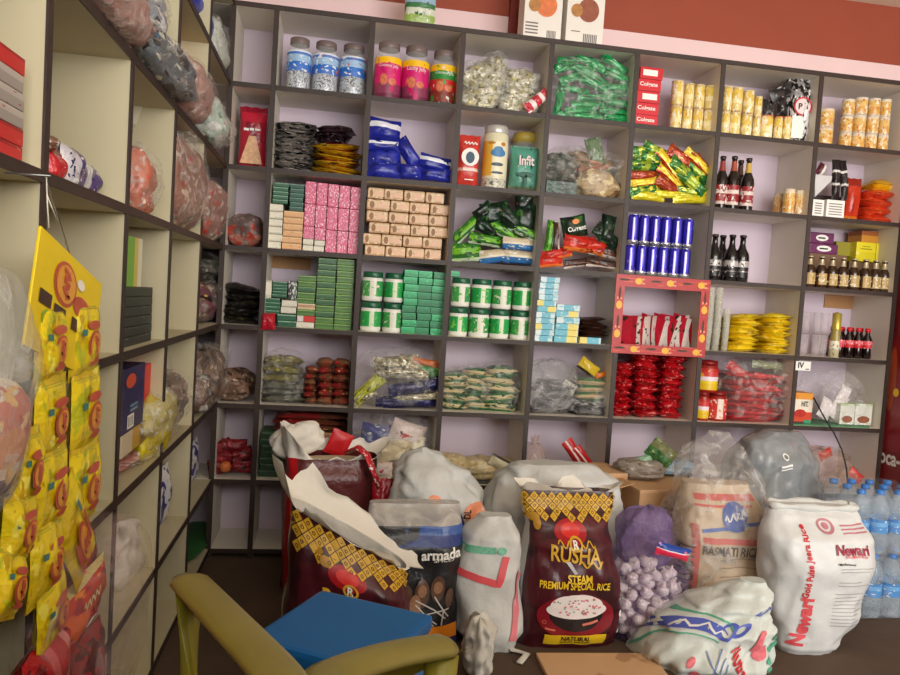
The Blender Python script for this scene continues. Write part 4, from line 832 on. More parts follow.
# tumbler stacks
tumb = pbr('pale yellow clear plastic', (240, 238, 222), .1, alpha=.3, mott=.04)
def tumblers(fmt, group, cols, Y, z0, mat, step=.03, hh=.1, name='tumbler'):
    for i, (a, b, c, d) in enumerate(cols):
        xc, w, zt, zb = E(a, b, c, d, Y); r = w/2; n = max(1, int(round((zt-z0-hh)/step))+1)
        me = MB().lathe([(0, 0), (r*.78, 0), (r*.98, hh*.96), (r, hh), (r*.95, hh), (r*.75, hh*.04), (0, hh*.04)], 18, cap=False).mesh(name, [mat])
        for k in range(n):
            o = ob(name, me, None, loc=(xc, Y+r, z0+k*(zt-z0-hh)/max(1, n-1))); tag(o, fmt.format(c=ordw(i, 99), k=ordw(k, 99)), 'tumbler', group)
tumblers('clear yellowish tumbler, {k} up in the {c} nested stack', 'nested yellowish tumblers', [(706.8, 715, 287, 350), (715.3, 723.5, 287.5, 350.5), (724, 731, 309, 351)], .03, z4, tumb)
yp = prt('yellow snack packet', [(0, (222, 190, 20)), (.4, (240, 212, 40)), (.8, (226, 196, 30))], 'X', [((250, 232, 110), 4, .6), ((120, 70, 40), 6, .7), ((200, 160, 20), 4, .58)], .28, bump=.6)
packs('yellow_packet', 'yellow snack packet, {t} of the stack beside the tumblers', 'packet', 'yellow snack packets by the tumblers', 730.5, 763, 315, 352.5, 7, .03, .16, yp, z4, fat=1.35, tilt=.1, jit=.007)
packs('yellow_packet', 'yellow snack packet, {t} of the stack towards the post', 'packet', 'yellow snack packets by the post', 763.5, 794, 314.5, 354.5, 7, .03, .16, yp, z4, fat=1.35, tilt=.08, jit=.007)
glass = pbr('clear tumbler glass', (226, 216, 220), .05, alpha=.18, mott=.02)
for j in range(2):
    for i, (a, b) in enumerate(((804.5, 813.5), (814, 823), (823.5, 832.5))):
        xc, w, zt, zb = E(a, b, 306, 334, .05+.02*(i == 1)); r = w/2; zq = z4+j*.105
        if j == 1 and i == 2: pass
        o = ob('drinking_glass', MB().lathe([(0, 0), (r*.7, 0), (r*.82, .03), (r*.95, .1), (r*.9, .1), (r*.76, .03), (r*.6, .01), (0, .01)], 16, cap=False), glass, loc=(xc, .05+r, zq)); tag(o, 'clear drinking glass, %s layer, %s from the post' % (('lower', 'upper')[j], ORD[i]), 'glass', 'clear drinking glasses')
o = jar('honey_jar', 'squat jar with tall gold lid between the glasses and the cola bottles', 'jar', None, 831.5, 841, 312, 357.5, .035, z4, [('', [(0, 0), (1, 0), (1, .4), (.8, .56), (.8, .6)], prt('gold jar', [(0, (206, 196, 160)), (.3, (236, 230, 206)), (.6, (160, 140, 70))], 'Z', [((110, 110, 60), 6, .6)], .3, bump=0)), ('lid', [(0, .6), (.8, .6), (.82, .62), (.82, .97), (0, 1)], pbr('gold lid', (196, 176, 80), .3, metal=.5))])
cola = pbr('dark cola bottle', (24, 10, 10), .12, coat=.5, mott=.2); rcap = pbr('red cap', (206, 36, 44), .35)
rlab = prt('red cola label', [(0, (206, 40, 50)), (.5, (226, 90, 100))], 'Z', [((240, 206, 206), 6, .6)], .4, bump=0)
for j in range(2):
    for i in range(4):
        a = 838+i*9.3
        xc, w, zt, zb = E(a, a+9.6, 326+j*-1.5, 358+i*.4, .03); r = w/2; h = .145
        o = ob('cola_bottle', MB().lathe([(0, 0), (r*.8, 0), (r*.95, h*.05), (r*.82, h*.3), (r*.95, h*.5), (r*.9, h*.62), (r*.42, h*.8), (r*.4, h*.9)], 14), cola, loc=(xc, .03+r+j*w, z4)); tag(o, 'small cola bottle with red cap, %s row, %s from the gold lidded jar' % (('front', 'rear')[j], ORD[i]), 'bottle', 'small cola bottles')
        ob('cap', MB().lathe([(0, h*.86), (r*.5, h*.86), (r*.5, h*.99), (0, h)], 14), rcap, o); ob('label', MB().lathe([(r*.86, h*.34), (r*.98, h*.5), (r*.96, h*.58)], 14, cap=False), rlab, o)
# ================================================================ row five
z5 = fl(5)
brn = prt('brown wrapped sweets', [(0, (120, 92, 76))], 'Z', [((190, 170, 150), 7, .6), ((70, 50, 40), 6, .54), ((206, 180, 110), 9, .68)], .35, bump=.9)
filmbag('sweet_bag', 'brown bag of sweets drooping in the corner compartment above the red packs', 214, 249, 372, 406, .02, .2, brn, z5, seed=3, lump=.26, cat='bag')
ol = prt('olive noodle pack', [(0, (120, 110, 50))], 'Z', [((190, 180, 90), 5, .6), ((70, 66, 40), 5, .56), ((150, 160, 60), 6, .64)], .35, bump=.6)
gyp = prt('grey green pack2', [(0, (110, 110, 96))], 'Z', [((190, 186, 170), 6, .6), ((60, 62, 54), 5, .56)], .35, bump=.6)
packs('noodle_pack', 'olive pack, {t} of the clear bagged pile by the corner post', 'packet', 'olive packs in a clear bag', 262, 303, 358, 384, 3, .05, .17, [ol], at(282, 384, Y=.05).z, fat=1.2, tilt=.08)
packs('noodle_pack', 'grey green pack, {t} of those under the olive packs', 'packet', 'grey green packs under the olive ones', 260, 304, 384, 406.5, 3, .04, .18, [gyp], z5, fat=1.25, tilt=.08)
filmbag('clear_wrap', 'clear bag round the olive and grey green packs', 258.5, 306, 352, 406.5, .012, .22, FILM, z5, seed=5, lump=.12)
bx = prt('brown red snack pack', [(0, (120, 84, 60)), (.5, (140, 96, 66))], 'X', [((190, 40, 44), 4, .56), ((226, 190, 120), 6, .66), ((90, 50, 40), 5, .6)], .35, bump=.3)
rx_ = prt('red yellow snack pack', [(0, (150, 40, 42)), (.6, (110, 60, 46))], 'X', [((226, 190, 110), 6, .62), ((110, 50, 36), 4, .56)], .35, bump=.3)
for i, (a, b, t_) in enumerate(((304, 317, 368), (316, 333, 360), (332, 350, 361))):
    packs('small_snack_pack', 'red brown small pack, {t} of the %s stack below the leaf green soaps'.replace('below the', 'below') % ORD[i], 'packet', 'red and brown small packs', a, b, t_, 408, 6, .04, .15, [bx, rx_, bx, rx_, rx_, bx], z5, fat=1.2, tilt=.06)
sil = prt('silver gold crinkle pack', [(0, (170, 160, 130))], 'Z', [((226, 222, 206), 7, .55), ((86, 76, 50), 6, .56), ((150, 130, 60), 5, .62)], .25, .4, bump=.9)
nav = prt('navy pack', [(0, (36, 34, 84))], 'Z', [((20, 18, 56), 4, .54), ((226, 226, 236), 7, .69), ((120, 110, 150), 5, .66)], .25, .1, bump=.5)
cv = conv(345, 340, 8.18)
its = [(540, 510, 460, 110, 2, 1), (380, 530, 260, 80, -2, 1), (560, 470, 430, 60, 4, 0), (560, 390, 420, 110, 8, 1), (700, 360, 200, 120, 12, 1), (180, 440, 320, 110, 42, 2), (480, 270, 420, 100, -6, 0), (420, 190, 360, 130, 4, 0), (660, 250, 240, 90, -14, 3), (640, 180, 260, 60, -12, 4), (520, 210, 230, 110, -30, 0), (150, 560, 210, 90, 30, 0)]
lb = ['navy packet on the board under the heap', 'navy packet on the board in the middle', 'silver edge packet between the navy ones', 'navy packet second up with a white dot', 'short navy packet by the post', 'yellow green packet sloping down at the post', 'silver gold packet in the middle layer', 'silver gold packet at the top', 'green packet under the top by the post', 'orange packet at the top by the post', 'crinkled silver packet tipped in the top layer', 'silver packet tail drooping over the shelf edge']
pile('chips_packet', '', 'packet', 'packets in the big clear bag', cv, its, [sil, nav, prt('yellow green pack', [(0, (170, 176, 50))], 'Z', [((226, 220, 110), 5, .6), ((90, 84, 40), 5, .58)], .3, bump=.5), prt('grass green pack', [(0, (50, 120, 60))], 'Z', [((180, 200, 120), 5, .6)], .3), prt('rusty orange pack', [(0, (190, 100, 50))], 'Z', [((226, 170, 110), 5, .6)], .3)], Y0=.03, t=.05, zmin=z5-.0, labels=['%s, big clear bag below the first tubs' % s for s in lb])
filmbag('clear_wrap', 'big clear bag bulging out over the shelf edge below the emerald boxes', 354, 440.5, 350, 413, -.01, .25, FILM, z5, seed=15, lump=.16)
gc = prt('green cream noodle pack', [(0, (26, 104, 56)), (.3, (60, 140, 80)), (.42, (226, 206, 160)), (.75, (40, 120, 66))], 'Z', [((226, 190, 150), 6, .64), ((16, 70, 40), 4, .56), ((190, 214, 180), 7, .66)], .3, bump=.4)
for i, (a, b, t_, n) in enumerate(((444, 470, 375, 5), (464, 494, 371, 5), (486, 520, 369, 5))):
    packs('noodle_pack', 'green and cream noodle pack, {t} of the %s pile' % ('post side', 'middle', 'far side')[i], 'packet', 'green and cream noodle packs', a, b, t_, 411+i, n, .05+.02*(i % 2), .15, gc, z5, fat=1.3, tilt=.12, jit=.012)
filmbag('clear_wrap', 'clear bag over the piled green and cream noodle packs beside the post', 444, 494, 369, 411, .02, .22, FILM, z5, seed=21, lump=.14)
filmbag('clear_wrap', 'rounded clear bag over the far pile of green and cream packs', 486, 523, 363, 413, .02, .22, FILM, z5, seed=22, lump=.1)
gs = prt('grey silver pack', [(0, (130, 128, 130))], 'Z', [((206, 206, 210), 6, .56), ((66, 64, 70), 5, .56)], .25, .3, bump=.8)
gg = prt('green beige pack', [(0, (60, 130, 70)), (.35, (206, 180, 140)), (.7, (60, 140, 76))], 'Z', [((190, 120, 90), 6, .62)], .3, bump=.4)
packs('silver_packet', 'grey silver packet, {t} of the pile by the post beside noodle packs', 'packet', 'grey silver packets', 529, 575, 383, 417, 4, .04, .17, gs, z5, fat=1.3, tilt=.1)
packs('silver_packet', 'grey silver packet, {t} of the pair under the green beige packs', 'packet', 'grey silver packets under green ones', 575, 611, 402, 419, 2, .03, .17, gs, z5, fat=1.3, tilt=.06)
packs('biscuit_pack', 'green and beige pack, {t} of those next to the red shiny packs', 'packet', 'green and beige packs', 577, 609, 380, 402, 3, .05, .15, gg, at(592, 402, Y=.05).z, fat=1.2)
pile('yellow_packet', '', 'packet', None, conv(520, 340, 8.18), [(560, 225, 190, 110, -35), (665, 285, 110, 50, 12), (400, 390, 130, 100, -30)], [prt('yellow black packet', [(0, (206, 176, 40)), (.8, (60, 50, 30))], 'X', [((226, 130, 50), 5, .66)], .3), prt('orange packet b', [(0, (214, 110, 40))], 'Z', [((236, 190, 60), 5, .6)], .3), prt('white red packet', [(0, (206, 206, 196))], 'Z', [((200, 60, 50), 5, .62), ((60, 110, 70), 4, .6)], .3)], Y0=.06, labels=['yellow packet tipped up on the green beige packs', 'small orange packet beside the tipped yellow one', 'white red and green packet in the grey clear bag'])
filmbag('clear_wrap', 'grey clear bag over the silver packets beside the noodle packs', 528.5, 580, 362, 417, .015, .22, FILM2, z5, seed=25, lump=.18)
filmbag('clear_wrap', 'clear bag over the green beige packs, sagging past the shelf edge', 572, 612, 378, 420, .0, .22, FILM, z5, seed=27, lump=.14)
rsh = prt('scarlet shiny pack', [(0, (186, 18, 28))], 'Z', [((236, 130, 126), 6, .6), ((130, 10, 20), 4, .54), ((244, 200, 196), 9, .7)], .18, .2, bump=.8)  # pale blotches paint glossy highlights into the red
for i, (a, b, t_) in enumerate(((614.5, 634.5, 364.5), (636, 661, 355), (662.5, 686.5, 356))):
    packs('scarlet_packet', 'scarlet shiny packet, {t} of the %s column below the red frame' % ('post side', 'middle', 'bare panel side')[i], 'packet', 'scarlet shiny packets', a, b, t_, 418+i, 8, .04, .16, rsh, z5, fat=1.45, tilt=.1, jit=.006)
# jars of jam and long red packets
jam = prt('jam jar label', [(0, (226, 190, 30)), (.3, (236, 206, 40)), (.42, (236, 220, 226)), (.62, (206, 60, 60)), (.85, (190, 40, 40))], 'Z', [((236, 170, 40), 5, .64), ((250, 236, 226), 7, .68)], .35, bump=0)
jamc = pbr('jam red', (150, 36, 26), .2, mott=.3)
for i, (a, b, c, d, zz) in enumerate(((697.5, 709.3, 391, 423, z5), (710, 728.5, 391, 424.5, z5), (700.5, 720, 360, 390, z5+.13))):
    jar('jam_jar', ('narrow jam jar with yellow label at the post', 'jam jar with red and white label beside the long red packets', 'jam jar with yellow label standing on the other two')[i], 'jar', 'jam jars', a, b, c, d, .03, zz, [('', [(0, 0), (.95, 0), (1, .05), (1, .75), (.85, .84)], jamc), ('lid', [(0, .83), (.9, .83), (.9, .97), (0, 1)], pbr('maroon lid', (130, 24, 24), .35, metal=.2)), ('label', [(1.012, .08), (1.012, .74)], jam if i != 1 else prt('red white jar label', [(0, (206, 60, 50)), (.3, (236, 216, 206)), (.6, (206, 50, 46))], 'X', [((240, 230, 220), 6, .58), ((226, 150, 60), 6, .64)], .3, bump=0))])
lr = prt('long red packet', [(0, (190, 40, 46)), (.5, (206, 60, 64))], 'Z', [((236, 190, 186), 6, .65), ((130, 24, 30), 4, .56), ((130, 120, 70), 5, .66)], .3, bump=.5)
packs('long_red_packet', 'long red packet, {t} of the pile beside the jam jars', 'packet', 'long red packets', 728, 786, 375, 426, 8, .03, .18, lr, z5, fat=1.35, tilt=.1, jit=.012, lean=.01)
pile('long_red_packet', '', 'packet', 'long red packets', conv(690, 350, 8.18), [(390, 170, 240, 90, -35), (650, 230, 320, 70, -8), (680, 320, 240, 70, -22)], [lr], Y0=.07, labels=['long red packet tipped down at the jar end of the pile', 'long red packet lying on top of the pile', 'long red packet poking out by the post'])
pile('green_pack', '', 'packet', None, conv(690, 350, 8.18), [(630, 125, 300, 70, -6)], [prt('grey leaf pack', [(0, (140, 146, 110))], 'Z', [((206, 210, 190), 5, .6), ((90, 100, 60), 5, .58)], .3)], Y0=.08, labels=['greyish green pack lying topmost over the long red packets'])
filmbag('clear_wrap', 'clear bag over the long red packets', 726, 797, 358, 426, .005, .24, FILM, z5, seed=31, lump=.12)
# last compartment
mb = MB().box((0, 0, 0), (.075, .002, .042)); p = at(803.5, 366, Y=-.008)
o = ob('price_slip', mb, PAPER, loc=(p.x, -.0055, p.z)); tag(o, 'small white paper slip with black marks stuck on the shelf edge', 'paper slip')
decal(o, 'black_marks', [dtext('IV', -.012, .003, .03, 0, 1, .03), drect(.012, -.016, .03, -.012, 1, 1)], INK, flatmap(.002))
carton('snack_carton', 'orange and white carton with red picture by the post and cable', 'carton', 793, 812.5, 393, 424.5, .03, .1, prt('orange white carton', [(0, (60, 50, 40)), (.1, (206, 70, 40)), (.4, (236, 226, 206)), (.8, (226, 150, 50))], 'Z', [((226, 120, 60), 4, .68)], .4, bump=0), z5, shapes=[('lettering', [dtext('HIT', .08, .66, .34, 0, 1, .03)], INK), ('picture', [dell(-.12, .36, .3, .13)], pbr('chilli red', (190, 44, 34), .4, mott=.5, scale=50)), ('green_print', [drect(.1, .05, .46, .16, 2, 1)], INKG)])
xa, xb_ = at(793, 426, Y=.0).x, at(871, 428, Y=.0).x
o = ob('green_mat', MB().box(((xa+xb_)/2, .11, z5+.003), (xb_-xa, .2, .006)), pbr('green sheet', (70, 130, 90), .5)); tag(o, 'thin green sheet lining the board under the white packs', 'sheet')
wp = prt('white cake box', [(0, (206, 210, 190)), (.12, (226, 226, 214)), (.9, (190, 206, 160))], 'Z', [((240, 240, 232), 4, .56)], .4, bump=0)
for i, (a, b) in enumerate(((840, 854.5), (855, 872))):
    carton('cake_box', ('white green box with a brown cake picture in the clear bag', 'white box with a brown cake picture next to the cabinet side')[i], 'box', a, b, 404, 426+i, .05, .08, wp, z5+.007, group='cake boxes', shapes=[('cake_picture', [dell(0, .26, .36, .17)], pbr('cake brown', (150, 90, 66), .5, mott=.6, scale=60))])
pile('white_packet', '', 'packet', 'white packets in the clear bag', conv(785, 350, 8.18), [(330, 500, 190, 130, 60), (430, 460, 230, 130, 55), (480, 360, 150, 110, 60)], [prt('white pink packet', [(0, (226, 216, 216))], 'Z', [((200, 110, 120), 5, .68), ((246, 244, 244), 5, .58)], .35)], Y0=.08, zmin=z5+.01, labels=['white packet leaning low in the clear bag beside the orange carton', 'white packet leaning in the middle of the clear bag', 'white packet leaning topmost in the clear bag'])
filmbag('clear_wrap', 'large crumpled clear bag over the white packs at the end', 816, 874, 374, 427, .02, .22, FILM, z5+.007, seed=35, lump=.2)
cab = ob('cable', MB().tube([at(811, 393, Y=.1), at(816, 402, Y=-.01), at(824, 417, Y=-.03), at(834, 433, Y=-.05), at(842, 450, Y=-.07), at(846.5, 468, Y=-.09), at(848, 486, Y=-.12), at(848, 500, Y=-.14)], .0035, 8), pbr('black cable', (24, 22, 24), .5)); tag(cab, 'thin black cable hanging from the last shelf down to the water bottles', 'cable')
# ================================================================ row six
z6 = fl(6)
redp = prt('dark red packs', [(0, (130, 24, 34))], 'Z', [((190, 60, 60), 6, .6), ((60, 14, 20), 5, .55)], .4, bump=.8)
cv = conv(170, 380, 3.75)
pile('red_packet', '', 'packet', 'dark red packets in the corner', cv, [(200, 340, 110, 60, 5), (270, 335, 90, 60, -8), (210, 290, 100, 60, -10), (265, 285, 90, 60, 14), (195, 250, 70, 50, 20), (240, 245, 90, 50, -5)], [redp], Y0=.06, t=.05, zmin=z6, labels=['dark red packet at the bottom of the corner pile', 'dark red packet at the bottom beside the dark post', 'dark red packet in the middle of the corner pile', 'dark red packet in the middle, beside the dark post', 'small dark red packet at the top of the corner pile', 'dark red packet at the top, beside the dark post'])
o = ob('orange_fruit', MB().lathe([(.001, -.024), (.017, -.018), (.024, 0), (.018, .016), (.006, .022), (.001, .02)], 14), pbr('orange skin', (206, 110, 50), .5, bump=.2, bscale=400), loc=at(*cv(208, 325), Y=.03)); o.location.z = max(o.location.z, z6+.024); tag(o, 'single orange round fruit in front of the dark red packets', 'fruit')
packs('flat_red_pack', 'red brown pack, {t} of the layer above the red sack mouth', 'packet', 'red brown packs', 272, 345, 415.5, 433, 3, .05, .18, rx_, at(300, 433, Y=.05).z, fat=1.2, tilt=.03, lean=.01)
stack('brown_pack', 'brown pack, {t} of the stack behind the red sack mouth', 'packet', 'brown packs behind the red sack', 308, 346, 433, 480, 5, .06, .16, prt('brown carton', [(0, (140, 96, 66)), (.8, (176, 130, 90))], 'Z', [((110, 60, 44), 4, .6)], .5), z6, jit=.004)
stack('dark_green_pack', 'dark green pack, {t} of the stack at the corner post', 'packet', 'dark green packs', 259, 292, 433, 483, 7, .05, .17, prt('dark green carton', [(0, (24, 56, 34)), (.85, (70, 100, 70))], 'Z', [((14, 40, 24), 4, .58)], .5), z6, jit=.004)
wc = prt('white cream pack', [(0, (226, 218, 190))], 'Z', [((240, 236, 222), 4, .55), ((190, 176, 140), 5, .6), ((40, 60, 140), 4, .68)], .35, bump=.4)
cv = conv(340, 410, 5.625)
pile('white_pack', '', 'packet', 'white and blue packs', cv, [(330, 390, 230, 90, 3), (250, 370, 140, 90, -5), (200, 210, 180, 90, -6), (300, 230, 200, 120, 10), (430, 240, 180, 90, 85), (380, 130, 200, 130, -20), (200, 130, 160, 110, -8), (340, 190, 120, 80, 15)], [wc, prt('pink white pack', [(0, (226, 206, 196))], 'Z', [((196, 60, 70), 5, .62), ((40, 50, 50), 5, .66)], .35), prt('blue white pack', [(0, (60, 66, 130))], 'Z', [((210, 210, 206), 4, .6), ((150, 170, 70), 5, .66)], .35), prt('cream pack', [(0, (206, 186, 146))], 'Z', [((226, 212, 180), 4, .56)], .35)], Y0=.07, t=.06, zmin=z6, labels=['white pack at the bottom beside the white sack', 'pink and white pack at the bottom by the striped ribbon', 'dark blue and white pack low in the heap', 'cream pack in the middle of the heap', 'white pack upright by the post', 'big cream bag shaped pack at the top', 'blue topped pack by the other post', 'small cream pack in the middle'])
filmbag('clear_wrap', 'clear bag over the white and blue packs behind the white sack', 352, 436, 418, 484, .03, .22, FILM, z6, seed=41, lump=.14)
cv = conv(430, 420, 5.625)
crm = prt('cream lentil bag', [(0, (206, 186, 140))], 'Z', [((226, 212, 176), 6, .55), ((180, 156, 110), 5, .6)], .4, bump=.5)
for i, (a, b, c, d) in enumerate(((437, 468, 458, 484), (462, 500, 461, 486), (488, 518, 462, 487))):
    filmbag('lentil_bag', 'cream bag of lentils, %s in the compartment over the white sacks' % ('post side', 'middle', 'under the dark lined flap')[i], a, b, c, d, .03+i*.02, .18, crm, z6, seed=i*5+1, group='cream lentil bags', cat='bag', lump=.2)
pile('cream_packet', '', 'packet', None, cv, [(410, 250, 170, 70, -28), (280, 355, 190, 40, -8)], [prt('grey cream packet', [(0, (70, 64, 56)), (.2, (196, 186, 150)), (.8, (210, 200, 170))], 'X', (), .4), prt('charcoal packet', [(0, (60, 62, 66))], 'Z', [((160, 150, 60), 5, .66)], .4)], Y0=.03, labels=['cream packet with a dark edge leaning on the lentil bags', 'charcoal packet lying in front of the lentil bags'])
pile('crisp_packet', '', 'packet', 'packets behind the maroon rice sack', cv, [(830, 330, 220, 90, -10, 3), (720, 310, 190, 90, -10, 3), (820, 200, 230, 70, -55, 0), (870, 220, 200, 60, -50, 0), (610, 285, 120, 50, -40, 1), (700, 320, 130, 70, -25, 2)], [prt('red crisp packet', [(0, (190, 34, 36)), (.45, (206, 40, 40)), (.5, (230, 220, 216)), (.65, (190, 36, 36))], 'X', [((60, 40, 36), 4, .64)], .3), prt('violet packet', [(0, (90, 80, 150))], 'Z', [((190, 186, 214), 5, .6)], .3), prt('sky blue packet', [(0, (50, 140, 206))], 'Z', [((120, 190, 230), 4, .6)], .3), prt('dark green crisp packet', [(0, (24, 76, 44))], 'Z', [((200, 110, 40), 5, .66), ((20, 40, 30), 4, .56), ((170, 50, 40), 5, .66)], .3)], Y0=.04, t=.05, zmin=z6, labels=['dark green crisp packet by the post behind the rice sack', 'dark green crisp packet behind the sky blue one', 'red crisp packet leaning up steeply', 'red crisp packet leaning, the one with a white cross', 'small violet packet beside the brown clear bag', 'sky blue packet lying at the sack mouth'])
filmbag('clear_wrap', 'brownish clear bag standing at the post behind the sky blue packet', 527, 548, 440, 472, .06, .14, FILM3, z6, seed=44, lump=.25, neck=.15)
filmbag('clear_wrap', 'clear bag of brown stuff inside the end compartment with red bits', 800, 862, 452, 493, .04, .2, FILM3, z6, seed=46, lump=.2)
pile('red_packet', '', 'packet', 'red packets in the end compartment', conv(740, 420, 5.625), [(480, 190, 90, 60, 20), (650, 310, 110, 60, -40), (270, 140, 120, 50, -5)], [prt('coral packet', [(0, (214, 66, 60))], 'Z', [((190, 40, 40), 4, .58), ((240, 150, 140), 5, .62)], .35)], Y0=.07, labels=['coral red packet above the grey bag', 'coral red packet beside the cable', 'coral red packet peeping over the grey bag'])
FILMS = film('crackly film', (226, 222, 214), .08, .55, 30, .12)
# ================================================================ goods on the side unit (it runs along y; its open front faces +x)
XF = XS[0]
def S(px0, px1, py0, py1, X=.15):
    a = at(px0, (py0+py1)/2, X=X); b = at(px1, (py0+py1)/2, X=X); pm = (px0+px1)/2
    return (a.y+b.y)/2, b.y-a.y, at(pm, py0, X=X).z, at(pm, py1, X=X).z
def side_carton(name, label, cat, px0, px1, py0, py1, mat, X=.18, d=.12, z0=None, group=None, shapes=(), z1=None, n=1, mats=None):
    yc, w, zt, zb = S(px0, px1, py0, py1, X)
    if z0 is None: z0 = zb
    h = ((z1 or zt)-z0)/n; out = []
    for k in range(n):
        m = mats[k % len(mats)] if mats else mat
        o = ob(name, carton_mb(w, d, h*.98), m, loc=(X-d/2, yc+rnd.uniform(-.004, .004), z0+k*h), rot=(0, 0, PI/2)); tag(o, label.format(t=top(n-1-k, n)), cat, group)
        for pn, sh, sm in shapes: decal(o, pn, [([(x*w, z*h) for x, z in v], f) for v, f in sh], sm, flatmap(d))
        out.append(o)
    return out
def side_pouch(name, label, cat, px0, px1, py0, py1, mat, X=.16, t=.05, rx=0., group=None, z0=None, seed=1, wr=.35):
    yc, w, zt, zb = S(px0, px1, py0, py1, X)
    if z0 is None: z0 = zb
    o = ob(name, pouch_mb(w, zt-z0, t, seed, wr=wr), mat, loc=(X-t/2, yc, z0), rot=(0, rx, PI/2)); tag(o, label, cat, group); return o
def side_bag(name, label, cat, px0, px1, py0, py1, mat, X=.18, d=.16, z0=None, seed=1, group=None, lump=.22, n=2.4, neck=0., wrap=True):
    yc, w, zt, zb = S(px0, px1, py0, py1, X-.03)
    if z0 is None: z0 = zb
    o = ob(name, bag_mb(w*1.03, d, (zt-z0)*1.03, seed, n, lump, neck), mat, loc=(X-d/2, yc, z0), rot=(0, 0, PI/2)); tag(o, label, cat, group)
    if wrap: ob('wrapper_film', bag_mb(w*1.1, d*1.1, (zt-z0)*1.1, seed+.5, n, lump*1.2, 0.), FILMS, o)
    return o
# nearest bay, red and grey boxes
rbx = prt('red side box', [(0, (190, 40, 36)), (.8, (150, 24, 24))], 'Z', [((226, 110, 90), 5, .68)], .4, bump=0); gbx = prt('grey pink box', [(0, (150, 140, 132)), (.6, (176, 166, 156))], 'Z', [((150, 40, 60), 4, .64)], .45, bump=0)
side_carton('biscuit_box', 'red or grey box, {t} of the stack in the bay nearest the viewer', 'box', -30, 24, 38, 158, rbx, z0=fl(3), n=6, mats=[rbx, rbx, gbx, gbx, gbx, rbx], group='small boxes in the nearest bay')
# sweets on the third board
sw_m = [prt('red sweet wrap', [(0, (190, 30, 40))], 'Z', [((240, 190, 190), 5, .64)], .25, .1), prt('silver violet wrap', [(0, (206, 204, 214)), (.4, (90, 70, 130))], 'X', [((240, 240, 244), 6, .6), ((50, 40, 90), 5, .62)], .2, .3), prt('brown white wrap', [(0, (120, 84, 66))], 'Z', [((226, 216, 200), 5, .56)], .3, .1)]
for i, (a, b, c, d, m, lb) in enumerate(((48, 64, 148, 178, 0, 'red one by the near post'), (56, 72, 152, 180, 0, 'red one second along'), (63, 80, 150, 183, 2, 'brown and white one in the middle'), (74, 92, 148, 187, 1, 'silver and violet one'), (84, 105, 162, 190, 1, 'silver and violet one at the far end'), (50, 66, 134, 158, 2, 'brown and white one on top of the red ones'))):
    side_pouch('sweet_packet', 'sweet packet above the yellow strips, '+lb, 'packet', a, b, c, d, sw_m[m], X=.15+.015*(i % 2), t=.05, z0=fl(3)+(.05 if i == 5 else 0), seed=i, group='sweet packets above the yellow strips')
# upper board: clear bags in a row
mul = prt('blue silver packets', [(0, (150, 160, 170))], 'Z', [((40, 100, 160), 5, .6), ((230, 230, 232), 6, .58), ((30, 34, 44), 5, .6)], .25, .2, bump=.7)
pnk = prt('rosy brown wrap', [(0, (170, 130, 120))], 'Z', [((206, 176, 166), 5, .56), ((130, 90, 84), 5, .6)], .35, bump=.7)
side_bag('wafer_bag', 'rosy brown clear bag at the upper edge on the second board', 'bag', 86, 152, -40, 60, pnk, X=.245, z0=fl(2), seed=2, lump=.15, group='bags on the second board')
side_bag('blue_bag', 'blue and silver packet bag leaning at the top behind the rosy bag', 'bag', 118, 158, -30, 40, mul, X=.19, z0=fl(2)+.06, seed=8, group='bags on the second board')
side_bag('mixed_bag', 'blue and black mixed bag on the second board before the yellow box', 'bag', 140, 192, 38, 118, prt('blue black packets', [(0, (110, 120, 126))], 'Z', [((40, 110, 150), 5, .6), ((24, 24, 26), 5, .55), ((226, 226, 206), 6, .62)], .25, .2, bump=.7), X=.245, z0=fl(2), seed=4, group='bags on the second board')
side_carton('yellow_box', 'yellow orange box standing behind the blue and black bag', 'box', 170, 192, 34, 100, prt('yellow orange box', [(0, (206, 190, 60)), (.6, (214, 160, 60)), (.88, (160, 90, 50))], 'Z', [((230, 214, 120), 4, .6)], .4), X=.1, d=.08, z0=fl(2))
side_bag('rosy_pouch', 'brownish pink clear bag on the second board next to the green white bag', 'bag', 186, 208, 62, 140, pnk, X=.245, z0=fl(2), seed=11, lump=.14, group='bags on the second board')
side_bag('mint_bag', 'green white bag in the far corner of the second board', 'bag', 209, 226, 100, 158, prt('mint white packets', [(0, (190, 206, 196))], 'Z', [((236, 240, 236), 5, .56), ((90, 130, 110), 6, .62), ((190, 50, 60), 5, .7)], .3, bump=.6), X=.245, z0=fl(2), seed=12, group='bags on the second board')
# first board
side_pouch('blue_packet', 'royal blue packet with white stripe at the top by the corner', 'packet', 196, 219, -4, 26, prt('royal blue packet stripe', [(0, (34, 50, 160)), (.5, (214, 220, 236)), (.7, (34, 50, 160))], 'Z', (), .3), X=.17, t=.05, z0=at(208, 33, X=.16).z)
side_bag('green_white_bag', 'white and green bag at the far end of the first board', 'bag', 206, 228, 22, 74, prt('white green pack', [(0, (206, 214, 204))], 'Z', [((80, 170, 80), 4, .64), ((236, 240, 236), 5, .56)], .35, bump=.6), z0=fl(1), seed=14)
